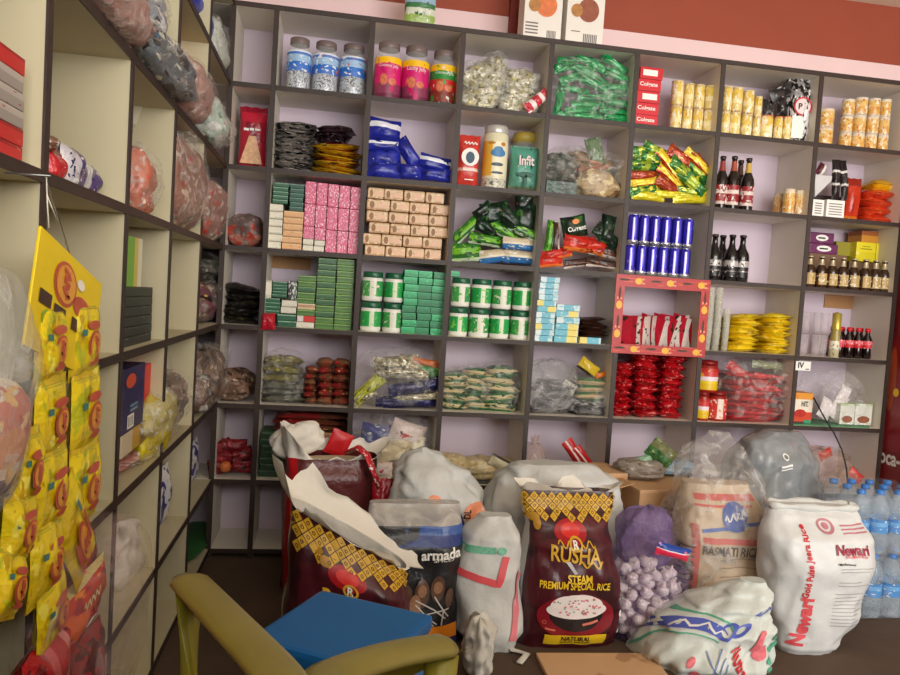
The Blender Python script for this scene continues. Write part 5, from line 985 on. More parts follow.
# third board, further bays
side_bag('rose_packet', 'pink white packet low beside the bare cream panel', 'packet', 130, 150, 150, 205, prt('pink orange packet', [(0, (190, 110, 86))], 'Z', [((236, 226, 214), 5, .62), ((200, 70, 60), 5, .62), ((40, 36, 36), 6, .7)], .3, bump=.5), X=.19, d=.1, z0=fl(3), seed=7, group='packets on the third board')
hk = ob('paper_scrap', MB().box((0, 0, 0), (.05, .003, .06)), pbr('scrap paper', (214, 206, 180), .7), loc=(.03, YL[3]+T/2+.11, at(138, 118, X=.1).z), rot=(0, .2, PI/2)); hk.location = at(138, 118, X=.08); hk.location.y = YL[2]-T/2-.004; hk.rotation_euler = (0, .25, 0); tag(hk, 'small pale paper scrap stuck on the bare cream panel', 'paper scrap')
side_bag('mixture_bag', 'clear bag of pink brown snacks filling a narrow bay on the third board', 'bag', 175, 203, 140, 236, prt('pink brown snack', [(0, (150, 110, 96))], 'Z', [((206, 180, 160), 6, .58), ((190, 60, 56), 6, .66), ((110, 110, 60), 5, .62)], .3, bump=.8), X=.22, z0=fl(3), seed=17, group='packets on the third board', lump=.15)
side_bag('red_snack_bag', 'clear bag of red and white snacks in the last bay of the third board', 'bag', 203, 224, 182, 244, prt('red white snack', [(0, (160, 110, 100))], 'Z', [((200, 50, 44), 6, .58), ((226, 216, 206), 6, .6)], .3, bump=.8), X=.22, z0=fl(3), seed=19, group='packets on the third board')
# fourth board
side_carton('leaflet', 'thin green yellow and white booklet standing on the black cartons', 'booklet', 127, 142, 236, 286, prt('green yellow booklet', [(0, (120, 176, 60)), (.45, (206, 190, 90)), (.7, (226, 220, 196))], 'X', (), .4, bump=0), X=.16, d=.02, z0=at(135, 287, X=.16).z)
bcar = prt('black carton white edge', [(0, (36, 38, 36)), (.8, (60, 60, 56)), (.9, (24, 24, 24))], 'Z', [((190, 190, 184), 7, .7)], .4, bump=0)
side_carton('black_carton', 'black carton, {t} of the dark stack under the booklet', 'carton', 124, 152, 287, 346, bcar, X=.17, d=.12, z0=fl(4), n=6, group='black cartons under the booklet')
side_pouch('brown_sheet', 'brownish pink packet just beyond the yellow display card', 'packet', 93, 106, 281, 320, pnk, X=.12, t=.03, seed=3)
side_bag('plum_packet', 'dark plum and yellow packet in the last bay of the fourth board', 'packet', 200, 220, 282, 324, prt('plum yellow packet', [(0, (110, 70, 76))], 'Z', [((206, 170, 80), 5, .64), ((50, 36, 40), 4, .56)], .3, bump=.5), z0=fl(4), seed=23, group='packets at the end of the fourth board')
side_bag('black_red_packet', 'black packet with red and white end on the plum packet', 'packet', 203, 224, 256, 284, prt('black red packet', [(0, (30, 36, 30)), (.55, (190, 60, 66)), (.85, (226, 216, 206))], 'X', (), .3, bump=.4), z0=at(212, 285, X=.15).z, seed=24, group='packets at the end of the fourth board')
# fifth board
side_carton('navy_carton', 'navy blue carton with red round mark beside the red box', 'carton', 120, 144, 366, 427, prt('navy carton', [(0, (34, 34, 84))], 'Z', [((44, 44, 104), 3, .58)], .35, bump=0), X=.18, d=.08, z0=at(131, 430, X=.18).z, shapes=[('round_mark', [dell(-.1, .78, .2, .11)], pbr('vermilion print', (206, 80, 50), .4)), ('barcode_panel', [drect(-.2, .05, .06, .26, 2, 1)], PAPER), ('barcode', [drect(-.16+k*.05, .08, -.135+k*.05, .23, 1, 1) for k in range(4)], INK), ('small_print', [drect(-.1, .3+k*.07, .2, .34+k*.07, 1, 1) for k in range(2)], pbr('aqua print', (110, 150, 176), .4))])
side_carton('red_carton', 'bright red carton beside the navy one', 'carton', 145, 158, 362, 398, pbr('scarlet board', (214, 40, 34), .4), X=.16, d=.08, z0=at(151, 400, X=.16).z)
side_carton('yellow_carton', 'small yellow brown carton under the navy one', 'carton', 122, 146, 428, 448, prt('yellow brown carton', [(0, (206, 190, 160)), (.4, (190, 150, 50)), (.7, (140, 110, 40))], 'X', (), .4, bump=0), X=.18, d=.1, z0=at(133, 450, X=.18).z)
side_bag('pink_bag', 'pinkish clear bag under the navy and yellow cartons', 'bag', 117, 158, 446, 492, prt('salmon packs', [(0, (176, 110, 96))], 'Z', [((206, 160, 146), 5, .57), ((206, 60, 50), 4, .66)], .35, bump=.6), X=.18, z0=fl(5), seed=27, n=3)
side_bag('plain_support', 'brown paper parcel under the bright red carton', 'parcel', 146, 162, 400, 458, pbr('brown wrapping paper', (140, 104, 76), .7), X=.1, d=.08, z0=fl(5), seed=29, n=5, lump=.04, wrap=False)
side_bag('yellow_film_bag', 'clear bag with yellow contents leaning in front of the red carton', 'bag', 143, 172, 396, 456, prt('yellow crisps bag', [(0, (214, 196, 40)), (.4, (190, 176, 90)), (.75, (206, 196, 130)), (.9, (206, 186, 40))], 'Z', [((230, 226, 200), 5, .62)], .25, bump=.6, wave=.1), X=.205, d=.1, z0=at(158, 458, X=.19).z, seed=31)
side_bag('bean_bag', 'clear bag of brown beans beyond the yellow bag', 'bag', 161, 190, 378, 446, brn, z0=fl(5), seed=33, group='brown bags at the end of the fifth board')
side_bag('bean_bag', 'clear bag of brown beans with dark knot in the next to last bay', 'bag', 180, 204, 352, 428, prt('brown beans', [(0, (140, 112, 86))], 'Z', [((190, 170, 140), 6, .58), ((70, 56, 46), 6, .56)], .35, bump=.8), z0=fl(5), seed=35, group='brown bags at the end of the fifth board')
side_bag('bean_bag', 'bag of brown sweets bulging past the corner of the fifth board', 'bag', 200, 226, 352, 408, brn, X=.23, z0=fl(5), seed=37, group='brown bags at the end of the fifth board')
# sixth board and floor
side_pouch('washing_packet', 'blue and white packet leaning on the bare panel low down', 'packet', 160, 174, 470, 530, prt('blue white washing packet', [(0, (220, 220, 224))], 'Z', [((50, 56, 140), 4, .52)], .3), X=.15, t=.05, z0=fl(6), group='blue and white packets', seed=6)
side_pouch('washing_packet', 'blue and white packet in the last low bay by the dark corner', 'packet', 189, 202, 446, 490, MATS['blue white washing packet'], X=.15, t=.05, z0=fl(6), group='blue and white packets', seed=8)
side_bag('white_wrapper', 'crumpled white wrapper behind the red bag', 'wrapper', 115, 136, 528, 576, pbr('crumpled white plastic', (206, 200, 190), .5, bump=.5, bscale=40), z0=at(125, 577, X=.12).z, X=.16, d=.1, seed=39, lump=.4, wrap=False)
side_bag('green_bag', 'dark green bag in the shadow by the chair', 'bag', 192, 212, 538, 575, pbr('dark green plastic', (50, 104, 54), .45, bump=.3), X=.19, d=.14, z0=.045, seed=40, lump=.1, wrap=False)
# ---------------------------------------------------------------- hanging yellow strips
XH = .245
yel = prt('yellow crisp foil', [(0, (226, 196, 20)), (.5, (240, 214, 30)), (.9, (222, 190, 20))], 'Z', [((250, 236, 90), 3, .6), ((190, 190, 30), 3, .6), ((206, 170, 20), 4, .62)], .25, .1, bump=.5)
olv = pbr('olive shade print', (150, 150, 40), .4); brk = pbr('brick print', (196, 84, 60), .35, mott=.3, scale=60); orr = pbr('orange oval print', (236, 160, 60), .35, mott=.3, scale=90); cho = pbr('chocolate print', (74, 40, 34), .4, mott=.3); tl = pbr('teal print', (60, 120, 110), .4)
def hp(px, py, X=XH): return at(px, py, X=X)
def hang_packet(parent, px, py, wpx, hpx, tilt, seed, X=XH):
    c = hp(px, py, X); a = hp(px-wpx/2, py, X); b = hp(px+wpx/2, py, X); t0 = hp(px, py-hpx/2, X); b0 = hp(px, py+hpx/2, X)
    w = b.y-a.y; h = t0.z-b0.z
    mb = pouch_mb(w, h*1.03, .027, seed, crimp=.1, nu=12, nv=18, wr=.5); mb.v = [(x, y, z-h/2) for x, y, z in mb.v]
    p = ob('packet', mb, yel, parent, loc=c-Vector(parent.location), rot=(0, tilt, PI/2))
    fm = pouch_map(w, h*1.03, .030)
    decal(p, 'oval_logo', [dell(w*.08, -h*.06, w*.25, h*.19, 20)], brk, fm, .002); decal(p, 'oval_logo', [dell(w*.08, -h*.06, w*.2, h*.155, 20)], orr, fm, .0028)
    decal(p, 'red_print', [dell(w*.05, h*.2, w*.24, h*.06, 14)], brk, fm, .002); decal(p, 'red_print', [dell(w*.14, -h*.29, w*.2, h*.045, 14)], brk, fm, .002); decal(p, 'teal_flash', [drect(-w*.34, h*.08, -w*.22, h*.16, 3, 2)], tl, fm, .002)
    decal(p, 'script_mark', [dline([(w*(.08+.08*math.sin(t*1.7)), h*(-.17+.022*t)) for t in range(11)], .006)], brk, fm, .0036)
    decal(p, 'seam_lines', [drect(-w*.42, h*(.41+k*.025), w*.42, h*(.418+k*.025), 4, 1) for k in range(3)], olv, fm, .002)
    return p
specs = [('in the middle, the longest', XH, [(48, 345, 29, 78, .0), (49, 418, 30, 78, .0), (49, 490, 31, 80, .02), (44, 560, 31, 76, .06), (50, 612, 26, 66, -.12)]),
         ('next to the side shelf boards further back', XH, [(83, 340, 27, 76, 0), (84, 412, 27, 78, 0), (83, 484, 28, 78, .03), (74, 533, 42, 60, .9)]),
         ('nearest the white bag, low down', XH+.012, [(24, 470, 26, 76, .06), (16, 530, 30, 70, .1), (6, 585, 30, 66, .35)])]
for i, (lb, X, ps) in enumerate(specs):
    r = emp('snack_strip', hp(ps[0][0], ps[0][1]-ps[0][3]/2, X)); tag(r, 'hanging strip of yellow crisp packets, '+lb, 'snack strip', 'hanging yellow snack strips')
    for k, q in enumerate(ps): hang_packet(r, *q, seed=i*9+k*2.1, X=X+.003*k)
# display card
cd_ = emp('display_card', hp(60, 290, XH+.004)); tag(cd_, 'yellow display card with window slots hanging above the crisp strips', 'display card')
o0 = Vector(cd_.location); yw = hp(95, 300).y; ya = hp(28, 240).y
ztop = hp(28, 224).z; zbot = hp(60, 342).z; W = yw-ya; yc = (yw+ya)/2
mb = MB()
H = ztop-zbot
mb.box((0, 0, 0), (W, .004, H), 0, .001)
cb = ob('board', mb, pbr('yellow card', (236, 204, 20), .4, mott=.12), cd_, loc=Vector((XH+.004, yc, (ztop+zbot)/2-.035))-o0, rot=(0, .27, PI/2))
fm = flatmap(.004)
decal(cb, 'oval_logo', [dell(-W*.1, H*.2, W*.17, H*.2)], brk, fm); decal(cb, 'oval_logo', [dell(-W*.1, H*.2, W*.14, H*.17)], orr, fm, .002); decal(cb, 'script_mark', [dline([(W*(-.1+.06*math.sin(t*1.7)), H*(.08+.024*t)) for t in range(11)], .007)], brk, fm, .003)
decal(cb, 'red_print', [dell(W*.18, H*.1, W*.14, H*.1)], brk, fm); decal(cb, 'white_spot', [dell(W*.12, H*.3, W*.06, H*.05)], PAPER, fm, .002)
for sh_ in ([drect(-W*.42, -H*.1, -W*.26, H*.02, 2, 2), drect(-W*.22, -H*.14, -W*.05, -H*.02, 2, 2), drect(W*.05, -H*.15, W*.17, -H*.03, 2, 2), drect(W*.2, -H*.17, W*.42, -H*.05, 2, 2)]): decal(cb, 'slot_print', [sh_], cho, fm)
decal(cb, 'green_print', [dell(W*.32, H*.02, W*.06, H*.12)], pbr('lime print', (150, 180, 40), .4), fm); decal(cb, 'green_print', [dell(-W*.3, -H*.2, W*.06, H*.08)], MATS['lime print'], fm); decal(cb, 'violet_print', [dell(W*.3, -H*.12, W*.06, H*.03)], pbr('violet print', (150, 60, 130), .4), fm, .002)
k0 = hp(46, 177); tp = Vector((XH+.004, yc, ztop))
ob('string', MB().tube([tp+Vector((0, -W*.3, 0))-o0, k0-o0, tp+Vector((0, W*.12, -.065))-o0], .0012, 6), pbr('white string', (226, 220, 206), .6), cd_)
ob('string', MB().tube([(tp+Vector((0, -W*.3, 0)))*.35+k0*.65-o0, (tp+Vector((0, W*.12, -.065)))*.35+k0*.65+Vector((0, .004, -.012))-o0], .001, 6), MATS['white string'], cd_)
hkm = pbr('steel nail', (150, 150, 150), .35, metal=.8)
ob('nail', MB().tube([Vector((XF, k0.y, k0.z+.001))-o0, k0+Vector((.006, 0, .002))-o0], .0015, 6), hkm, cd_)
# second yellow board edge behind the card
# ---------------------------------------------------------------- hanging clear bag and red bag
def hbag(px0, px1, py0, py1, X, d, mat, name, label, seed, n=2.3, lump=.12, neck=0., cat='clear bag', group=None, nz_=None):
    yc, w, zt, zb = S(px0, px1, py0, py1, X)
    o = ob(name, bag_mb(w, d, zt-zb, seed, n, lump, neck, 30, 24), mat, loc=(X, yc, zb), rot=(0, 0, PI/2)); tag(o, label, cat, group); return o
whb = film('white bag film', (216, 216, 212), .22, .6, 18)
hbag(-95, 19, 262, 528, .26, .09, whb, 'snack_sack', 'big white clear bag hanging beside the yellow strips at the edge', 51, 2.2, .14)
biscb = prt('red orange biscuits', [(0, (84, 50, 80)), (.2, (226, 206, 190)), (.3, (214, 140, 90)), (.6, (206, 110, 90)), (.85, (226, 214, 200))], 'Z', [((236, 190, 110), 5, .58), ((190, 80, 70), 5, .6), ((236, 226, 214), 4, .62)], .35, bump=.6, wave=.2)
hbag(-88, 15, 385, 512, .26, .075, biscb, 'biscuit_bag', 'reddish orange biscuits seen inside the hanging white bag', 53, 2.3, .08, cat='bag')
rdb = prt('dark red crisp bag', [(0, (150, 24, 26)), (.4, (190, 36, 34)), (.7, (214, 110, 40)), (.85, (140, 24, 28))], 'Z', [((206, 60, 50), 4, .56), ((90, 14, 18), 4, .58), ((226, 170, 60), 6, .68)], .25, bump=.6, wave=.15)
RB = [('crisp_packet', 'dark red packet under the clear top, upper of the red bunch below the strips', 62, 108, 556, 606, .24, prt('maroon top packet', [(0, (120, 20, 28)), (.5, (140, 26, 34))], 'Z', [((90, 12, 20), 4, .58)], .3)),
      ('crisp_packet', 'orange and red packet with a black oval, in the red bunch below the strips', 58, 116, 590, 645, .27, prt('orange red packet', [(0, (170, 34, 30)), (.4, (206, 90, 36)), (.75, (190, 50, 34)), (.9, (214, 196, 130))], 'Z', [((226, 130, 50), 4, .6), ((150, 24, 26), 4, .58)], .25, bump=.5)),
      ('crisp_packet', 'red packet with pale streaks at the lower edge of the red bunch', 42, 84, 640, 720, .28, prt('red streak packet', [(0, (170, 26, 30)), (.3, (206, 90, 90)), (.42, (180, 30, 34)), (.62, (214, 130, 130)), (.72, (176, 28, 32))], 'X', [((110, 14, 18), 4, .6)], .25, bump=.5)),
      ('crisp_packet', 'red packet half hidden at the far lower side of the red bunch', 82, 112, 640, 712, .25, prt('brick packet', [(0, (150, 24, 28))], 'Z', [((206, 150, 150), 5, .66), ((90, 14, 18), 4, .56)], .25, bump=.5))]
for i, (nm_, lb, a, b, c, d, X, m) in enumerate(RB):
    o = side_pouch(nm_, lb, 'packet', a, b, c, d, m, X=X, t=.06, group='red crisp packets below the strips', seed=i*3+2)
    if i == 1:
        h_ = o.dimensions.z; decal(o, 'oval_mark', [dpoly([(-.05, h_*.44), (-.02, h_*.49), (.012, h_*.45), (-.02, h_*.42)])], PAPER, lambda x, z, off: (x, -.036-off, z)); decal(o, 'oval_mark', [dpoly([(-.03, h_*.455), (-.005, h_*.475), (.004, h_*.445)])], pbr('bottle print', (24, 50, 34), .4), lambda x, z, off: (x, -.038-off, z)); decal(o, 'scrawl', [dline([(-.045+.007*t, h_*.74+.007*math.sin(t*2.2)) for t in range(13)], .006)], pbr('cream print', (230, 214, 170), .4), lambda x, z, off: (x, -.032-off, z))
hbag(48, 121, 536, 722, .27, .15, film('rosy film', (200, 176, 176), .06, .3, 16), 'red_packet_bag', 'clear bag holding the red crisp packets below the yellow strips', 57, 3.2, .1)
# ================================================================ floor goods
def onfloor(px0, px1, pyb, Y):
    a = at(px0, pyb, Y=Y); b = at(px1, pyb, Y=Y); return (a.x+b.x)/2, b.x-a.x
wov = pbr('white woven plastic', (204, 205, 202), .55, mott=.08, scale=9, bump=.45, bscale=26)
wov2 = pbr('off white woven plastic', (206, 202, 192), .55, mott=.1, scale=9, bump=.5, bscale=22)
mar = prt('maroon rice print', [(0, (64, 18, 26)), (.3, (74, 20, 30)), (.7, (60, 18, 26))], 'Z', [((84, 24, 34), 3, .58), ((50, 12, 20), 3, .6)], .3, bump=.35, bscale=16)
crim = pbr('crimson print', (170, 24, 32), .35, mott=.25, scale=12); lin_ = pbr('liner cloth', (232, 226, 214), .6, mott=.06, bump=.4, bscale=18)
def liner(sk, parent, hfun, out=.04, name='liner', mat=None, v0=.995, th0=0., th1=2*PI, n=60, shear=None):
    def fn(a, b):
        th = th0+(th1-th0)*a; p = sk.pt(th, v0); h = hfun(th)
        k = out*math.sin(b*1.6)*(1 if math.sin(th) > 0 else .35)
        q = p+Vector((math.cos(th)*k, math.sin(th)*k*.8, h*b))
        w_ = b*(.05*(.3-abs(nz(q.x*15+3, q.y*13, q.z*9)))+.035*nz(q.x*8, q.y*8, 7.+q.z*8))
        q += Vector((w_*math.cos(th), w_*math.sin(th), w_*1.2))
        return shear(q) if shear else q
    return ob(name, MB().grid(fn, n, 8), mat or lin_, parent)
def pick(s_mb, fn, nth, nv, mf): pass
# ---- the maroon rice sack in front
def rice_print(sk, o, front, full=True):
    h, w = sk.h, sk.w
    # golden lozenge band with a zigzag foot
    dia = []; dd = w*.085; 
    for j in range(5):
        for i in range(-7, 8):
            x = i*dd+(j % 2)*dd/2; z = h*.965-j*dd*.5
            if abs(x) > w*.47 or (j >= 3 and (i+j) % 3 == 0): continue
            dia.append(([(x-dd*.45, z), (x, z-dd*.45), (x+dd*.45, z), (x, z+dd*.45)], [(0, 1, 2, 3)]))
    decal(o, 'gold_lozenges', dia, GOLD, front, .004)
    decal(o, 'lozenge_rings', [dell(d_[0][0][0]+dd*.45, d_[0][0][1], dd*.16, dd*.16, 8, rings=1, inner=.55) for d_ in dia], pbr('dark gold print', (110, 70, 24), .4), front, .0055)
    decal(o, 'red_glow', [dell(-w*.03, h*.765, w*.15, h*.075, 24)], crim, front, .003); decal(o, 'red_glow', [dell(-w*.03, h*.775, w*.09, h*.045, 20)], pbr('bright red print', (214, 44, 36), .35), front, .0042)
    decal(o, 'crest', [dell(0, h*.70, w*.06, h*.045, 18, rings=1, inner=.72)], GOLD, front, .0055); decal(o, 'crest_letter', [dtext('R', 0, h*.70, w*.05, 0, 1.1, .03)], PAPER, front, .0055)
    if not full: 
        decal(o, 'lettering', [dtext('Rusha', -w*.04, h*.63, w*.34, .12, 1.3, .02)], GOLD, front, .0055); decal(o, 'gold_leaves', [dell(-w*.2, h*.82, w*.05, h*.03), dell(-w*.27, h*.86, w*.05, h*.02)], pbr('ochre gold print', (176, 130, 40), .4, mott=.3), front, .005)
        return
    decal(o, 'lettering', [dtext('RUSHA', .0, h*.635, w*.46, -.06, 1.35, .02)], GOLD, front, .005)
    decal(o, 'gold_flourish', [dline([(w*(.02+.22*t), h*(.575+.02*math.sin(t*14))) for t in [k/16 for k in range(17)]], .006), dline([(w*(-.16+.12*t), h*(.70+.02*math.sin(t*9))) for t in [k/10 for k in range(11)]], .004), dline([(w*(.06+.12*t), h*(.70-.02*math.sin(t*9))) for t in [k/10 for k in range(11)]], .004)], GOLD, front, .005)
    decal(o, 'silver_badge', [dpoly([(-w*.1, h*.59), (-w*.06, h*.595), (w*.0, h*.52), (-w*.03, h*.515)])], pbr('silver print', (190, 186, 190), .35, mott=.4, scale=60), front, .005)
    decal(o, 'lettering', [dtext('STEAM', w*.02, h*.485, w*.23, -.02, 1.25, .025), dtext('PREMIUM SPECIAL RICE', -w*.02, h*.44, w*.66, -.025, 1.45, .02)], INKY, front, .005)
    decal(o, 'red_panel', [dell(0, h*.235, w*.37, h*.15, 30)], pbr('wine print', (130, 20, 34), .35, mott=.2), front, .003)
    decal(o, 'bowl', [dell(0, h*.275, w*.265, h*.135, 26, PI, 2*PI)], pbr('black bowl print', (26, 16, 20), .3), front, .005)
    rg = random.Random(3)
    decal(o, 'rice_heap', [dell(0, h*.285, w*.285, h*.06, 28), dell(0, h*.31, w*.25, h*.075, 26, 0, PI)], pbr('rice print', (232, 224, 222), .4, mott=.12, scale=200), front, .006)
    decal(o, 'petals', [dell(rg.uniform(-.22, .22)*w, h*rg.uniform(.25, .355), w*.012, h*.006, 8) for _ in range(34)], pbr('petal print', (206, 120, 130), .4, mott=.4, scale=200), front, .0072)
    decal(o, 'mint_leaves', [dell(rg.uniform(-.2, .2)*w, h*rg.uniform(.26, .35), w*.009, h*.005, 8) for _ in range(16)], pbr('mint print', (110, 150, 130), .4), front, .0072)
    for sh_ in (dline([(w*.05, h*.185), (w*.2, h*.21)], .008), dline([(-w*.29, h*.16), (-w*.2, h*.15)], .006), dell(-w*.3, h*.2, w*.02, h*.012, 10, rings=1, inner=.7)): decal(o, 'bowl_trim', [sh_], pbr('salmon print', (214, 120, 100), .4), front, .0065)
    decal(o, 'yellow_panel', [drect(-w*.29, h*.035, w*.29, h*.115, 10, 3)], INKY, front, .005)
    decal(o, 'lettering', [dtext('NATURAL', 0, h*.086, w*.27, 0, 1.2, .02), drect(-w*.14, h*.05, -w*.02, h*.058, 3, 1), drect(w*.0, h*.05, w*.14, h*.058, 3, 1)], INK, front, .0065)
sk = Sack(.355, .22, at(572, 499, Y=-.80).z, [(0, .98, .8, 0, 0), (.12, 1., 1, 0, 0), (.45, .96, 1, -.005, 0), (.66, .84, .85, -.012, .01), (.78, .8, .6, -.012, .03), (.92, .9, .36, -.012, .05), (1, .9, .26, -.012, .06)], 3.2, .012, 5.)
p = at(575, 652, Z=0); rs_root = emp('rice_sack', (p.x+.0, p.y+.115, 0)); tag(rs_root, 'upright maroon rice sack with a rice bowl picture, front and centre on the floor', 'sack')
def mf_r(a, b):
    th = a*2*PI; return 0 if (math.sin(th) < -.2) else 1
o = ob('sack_body', sk.mb(90, 60, mf_r), [mar, wov], rs_root)
rice_print(sk, o, sk.front)
liner(sk, rs_root, lambda th: .014+.006*math.sin(th*3) if math.sin(th) > -.1 else .004, .012)
sd = lambda x, z, off: sk.front(x, z, off)
decal(o, 'side_marks', [dtext('N', sk.w*.44, sk.h*.33, .012), drect(sk.w*.43, sk.h*.09, sk.w*.455, sk.h*.12, 1, 1), dell(sk.w*.445, sk.h*.23, .006, .012, 10)], PAPER, sk.front, .004)
decal(o, 'gold_leaf', [dell(-sk.w*.36, sk.h*.84, .02, .014, 12), dell(-sk.w*.33, sk.h*.80, .012, .02, 12)], pbr('ochre gold print', (176, 130, 40), .4, mott=.3), sk.front, .005)
# ---- the opened maroon sack beside the stool
ya_ = -1.08; xl_, xr_ = at(285, 560, Y=ya_).x, at(413, 580, Y=ya_).x; zl_, zr_ = at(288, 503, Y=ya_+.08).z, at(411, 573, Y=ya_+.08).z; HB = (zl_+zr_)/2; SL = (zl_-zr_)/(xr_-xl_)
skb = Sack(xr_-xl_, .24, HB, [(0, .9, .8, 0, 0), (.3, 1.0, 1, 0, 0), (.7, .98, .9, 0, 0), (1, .98, .62, 0, .01)], 2.8, .014, 9.)
SH = lambda q: Vector((q.x, q.y, q.z-SL*q.x*max(0, q.z/HB)**1.5))
p = at(350, 640, Y=-.86)
rb = emp('rice_sack', ((xl_+xr_)/2, ya_+.12, 0), (0, 0, .05)); tag(rb, 'opened maroon rice sack with white liner folded out, behind the blue stool', 'sack')
m_ = skb.mb(80, 50, lambda a, b: 0 if math.sin(a*2*PI) < -.1 else 1, cap=False); m_.v = [tuple(SH(Vector(v))) for v in m_.v]
o = ob('sack_body', m_, [mar, wov2], rb)
fb = lambda x, z, off: SH(skb.front(x, z, off))
rice_print(skb, o, fb, False)
liner(skb, rb, lambda th: .012+.03*max(0, math.sin(th))+.055*math.exp(-((th-1.9)/.35)**2)+.045*math.exp(-((th-3.15)/.4)**2), .05, shear=SH)
o = ob('rice_fill', bag_mb(.3, .15, .06, 2, 2.6, .05), pbr('white rice', (226, 220, 206), .8, bump=.8, bscale=400), rb, loc=(0, .0, HB-.12)); o['kind'] = 'stuff'
# ---- red brown sack behind it
p = at(330, 500, Y=-.42)
skc = Sack(.34, .24, at(330, 462, Y=-.42).z, [(0, .95, .9, 0, 0), (.4, 1, 1, 0, 0), (.85, 1, .9, 0, 0), (1, 1.02, .7, 0, 0)], 3., .01, 12.)
rc = emp('grain_sack', (p.x, -.3, 0), (0, 0, .18)); tag(rc, 'dark red brown sack with white folded mouth standing behind the opened maroon sack', 'sack')
o = ob('sack_body', skc.mb(60, 40, lambda a, b: 1 if math.sin(a*2*PI) < 0 and math.cos(a*2*PI) < -.75 else 0, cap=False), [prt('red brown sack', [(0, (84, 30, 32)), (.5, (96, 40, 40))], 'Z', [((110, 56, 52), 3, .58), ((60, 20, 24), 3, .58)], .3, bump=.3), pbr('bright red side', (196, 26, 34), .35)], rc)
SHc = lambda q: q
liner(skc, rc, lambda th: .10*max(0, -math.cos(th))**2+.05*max(0, math.sin(th))+.01, .03)
ob('folded_flap', bag_mb(.2, .07, .12, 4, 2.2, .2), lin_, rc, loc=(-.1, .05, skc.h-.01), rot=(0, -.3, 0)); ob('red_corner', pouch_mb(.09, .1, .02, 3), MATS['bright red side'], rc, loc=(.02, .08, skc.h-.02), rot=(0, .4, 0))
ob('sack_fill', bag_mb(.3, .16, .05, 2, 3, .05), pbr('pale lentils', (206, 190, 160), .8, bump=.6, bscale=300), rc, loc=(0, 0, skc.h-.06))
# red striped ribbon bag
st = prt('red white ribbon', [(0, (190, 24, 40)), (.5, (200, 30, 44))], 'Z', [((232, 220, 220), 9, .57)], .3, bump=.1)
pts = [at(348, 452, Y=-.32), at(358, 447, Y=-.36), at(367, 455, Y=-.38), at(373, 470, Y=-.4), at(380, 488, Y=-.41)]
o = emp('striped_bag', at(382, 500, Y=-.4)); tag(o, 'bright red glossy bag with a red and white striped handle by the brown sack', 'bag')
of = Vector(o.location)
ob('striped_handle', MB().tube([q-of for q in pts], .02, 10, flat=.4), st, o)
xa, xb2 = at(374, 505, Y=-.4).x, at(390, 505, Y=-.4).x
ob('bag_body', pouch_mb(xb2-xa+.02, at(382, 478, Y=-.4).z, .07, 5), pbr('glossy red plastic', (176, 20, 36), .2, mott=.3, bump=.4), o, loc=(0, 0, -of.z))
# ---- the spice sack
H_ = at(410, 512, Y=-.86).z
ska = Sack(.31, .2, H_, [(0, .95, .8, 0, 0), (.15, 1, 1, 0, 0), (.7, .98, .95, 0, 0), (.86, .98, .7, 0, .01), (1, .94, .3, 0, .03)], 3., .012, 15.)
x0 = at(412, 600, Y=-.86).x
ra = emp('spice_sack', (x0+.005, -.77, 0), (0, 0, .05)); tag(ra, 'black and blue printed sack lettered armada with a clear top, behind the chair arm', 'sack')
blkb = prt('black spice print', [(0, (30, 40, 96)), (.17, (36, 40, 60)), (.22, (34, 34, 36)), (.75, (34, 56, 120)), (.82, (60, 92, 160))], 'Z', [((46, 46, 48), 3, .6), ((20, 20, 22), 3, .58)], .3, bump=.3)
o = ob('sack_body', ska.mb(70, 50, lambda a, b: 1 if b > .885 else 0), [blkb, film('sack film', (206, 200, 192), .55, .9, 14)], ra)
fa = ska.front; w, h = ska.w, ska.h
decal(o, 'lettering', [dtext('armada', .075, h*.705, w*.40, .08, 1.1, .03), dtext('SPICES', .085, h*.668, w*.2, .08, .8, .0)], PAPER, fa, .003)
for sh_ in (dell(.02, h*.44, .024, .045), dell(.07, h*.47, .022, .042), dell(-.03, h*.42, .02, .04), dell(.11, h*.4, .014, .03)): decal(o, 'nut_picture', [sh_], pbr('nut brown print', (90, 66, 52), .4, mott=.5, scale=60), fa, .003)
for sh_ in (dell(.07, h*.48, .014, .02), dell(.02, h*.46, .014, .02), dell(.0, h*.36, .018, .035)): decal(o, 'seed_picture', [sh_], pbr('clay print', (150, 110, 84), .4, mott=.5, scale=90), fa, .0045)
decal(o, 'white_sprigs', [dline([(.0, h*.4), (.06, h*.33), (.1, h*.26)], .004), dline([(.06, h*.42), (.09, h*.32), (.11, h*.27)], .004), dline([(.03, h*.3), (.11, h*.33)], .004), dline([(.09, h*.33), (.085, h*.22)], .005), dline([(-.06, h*.36), (.02, h*.29), (.06, h*.22)], .004), dline([(.0, h*.37), (.045, h*.27), (.07, h*.23)], .004), dline([(.02, h*.3), (.03, h*.2)], .004), dline([(-.03, h*.25), (.05, h*.26)], .004), dline([(.05, h*.28), (.05, h*.2)], .005)], pbr('grey white print', (200, 196, 190), .4), fa, .0055)
decal(o, 'orange_panel', [drect(.035, h*.12, .14, h*.215, 6, 4)], pbr('orange panel print', (232, 136, 30), .4, mott=.12), fa, .005); decal(o, 'orange_spot', [dell(-.06, h*.22, .025, .012)], MATS['orange panel print'], fa, .005)
decal(o, 'blue_panel', [drect(.035, 0.004, .14, h*.12, 6, 4)], pbr('deep blue print', (40, 44, 110), .4, mott=.2), fa, .005)
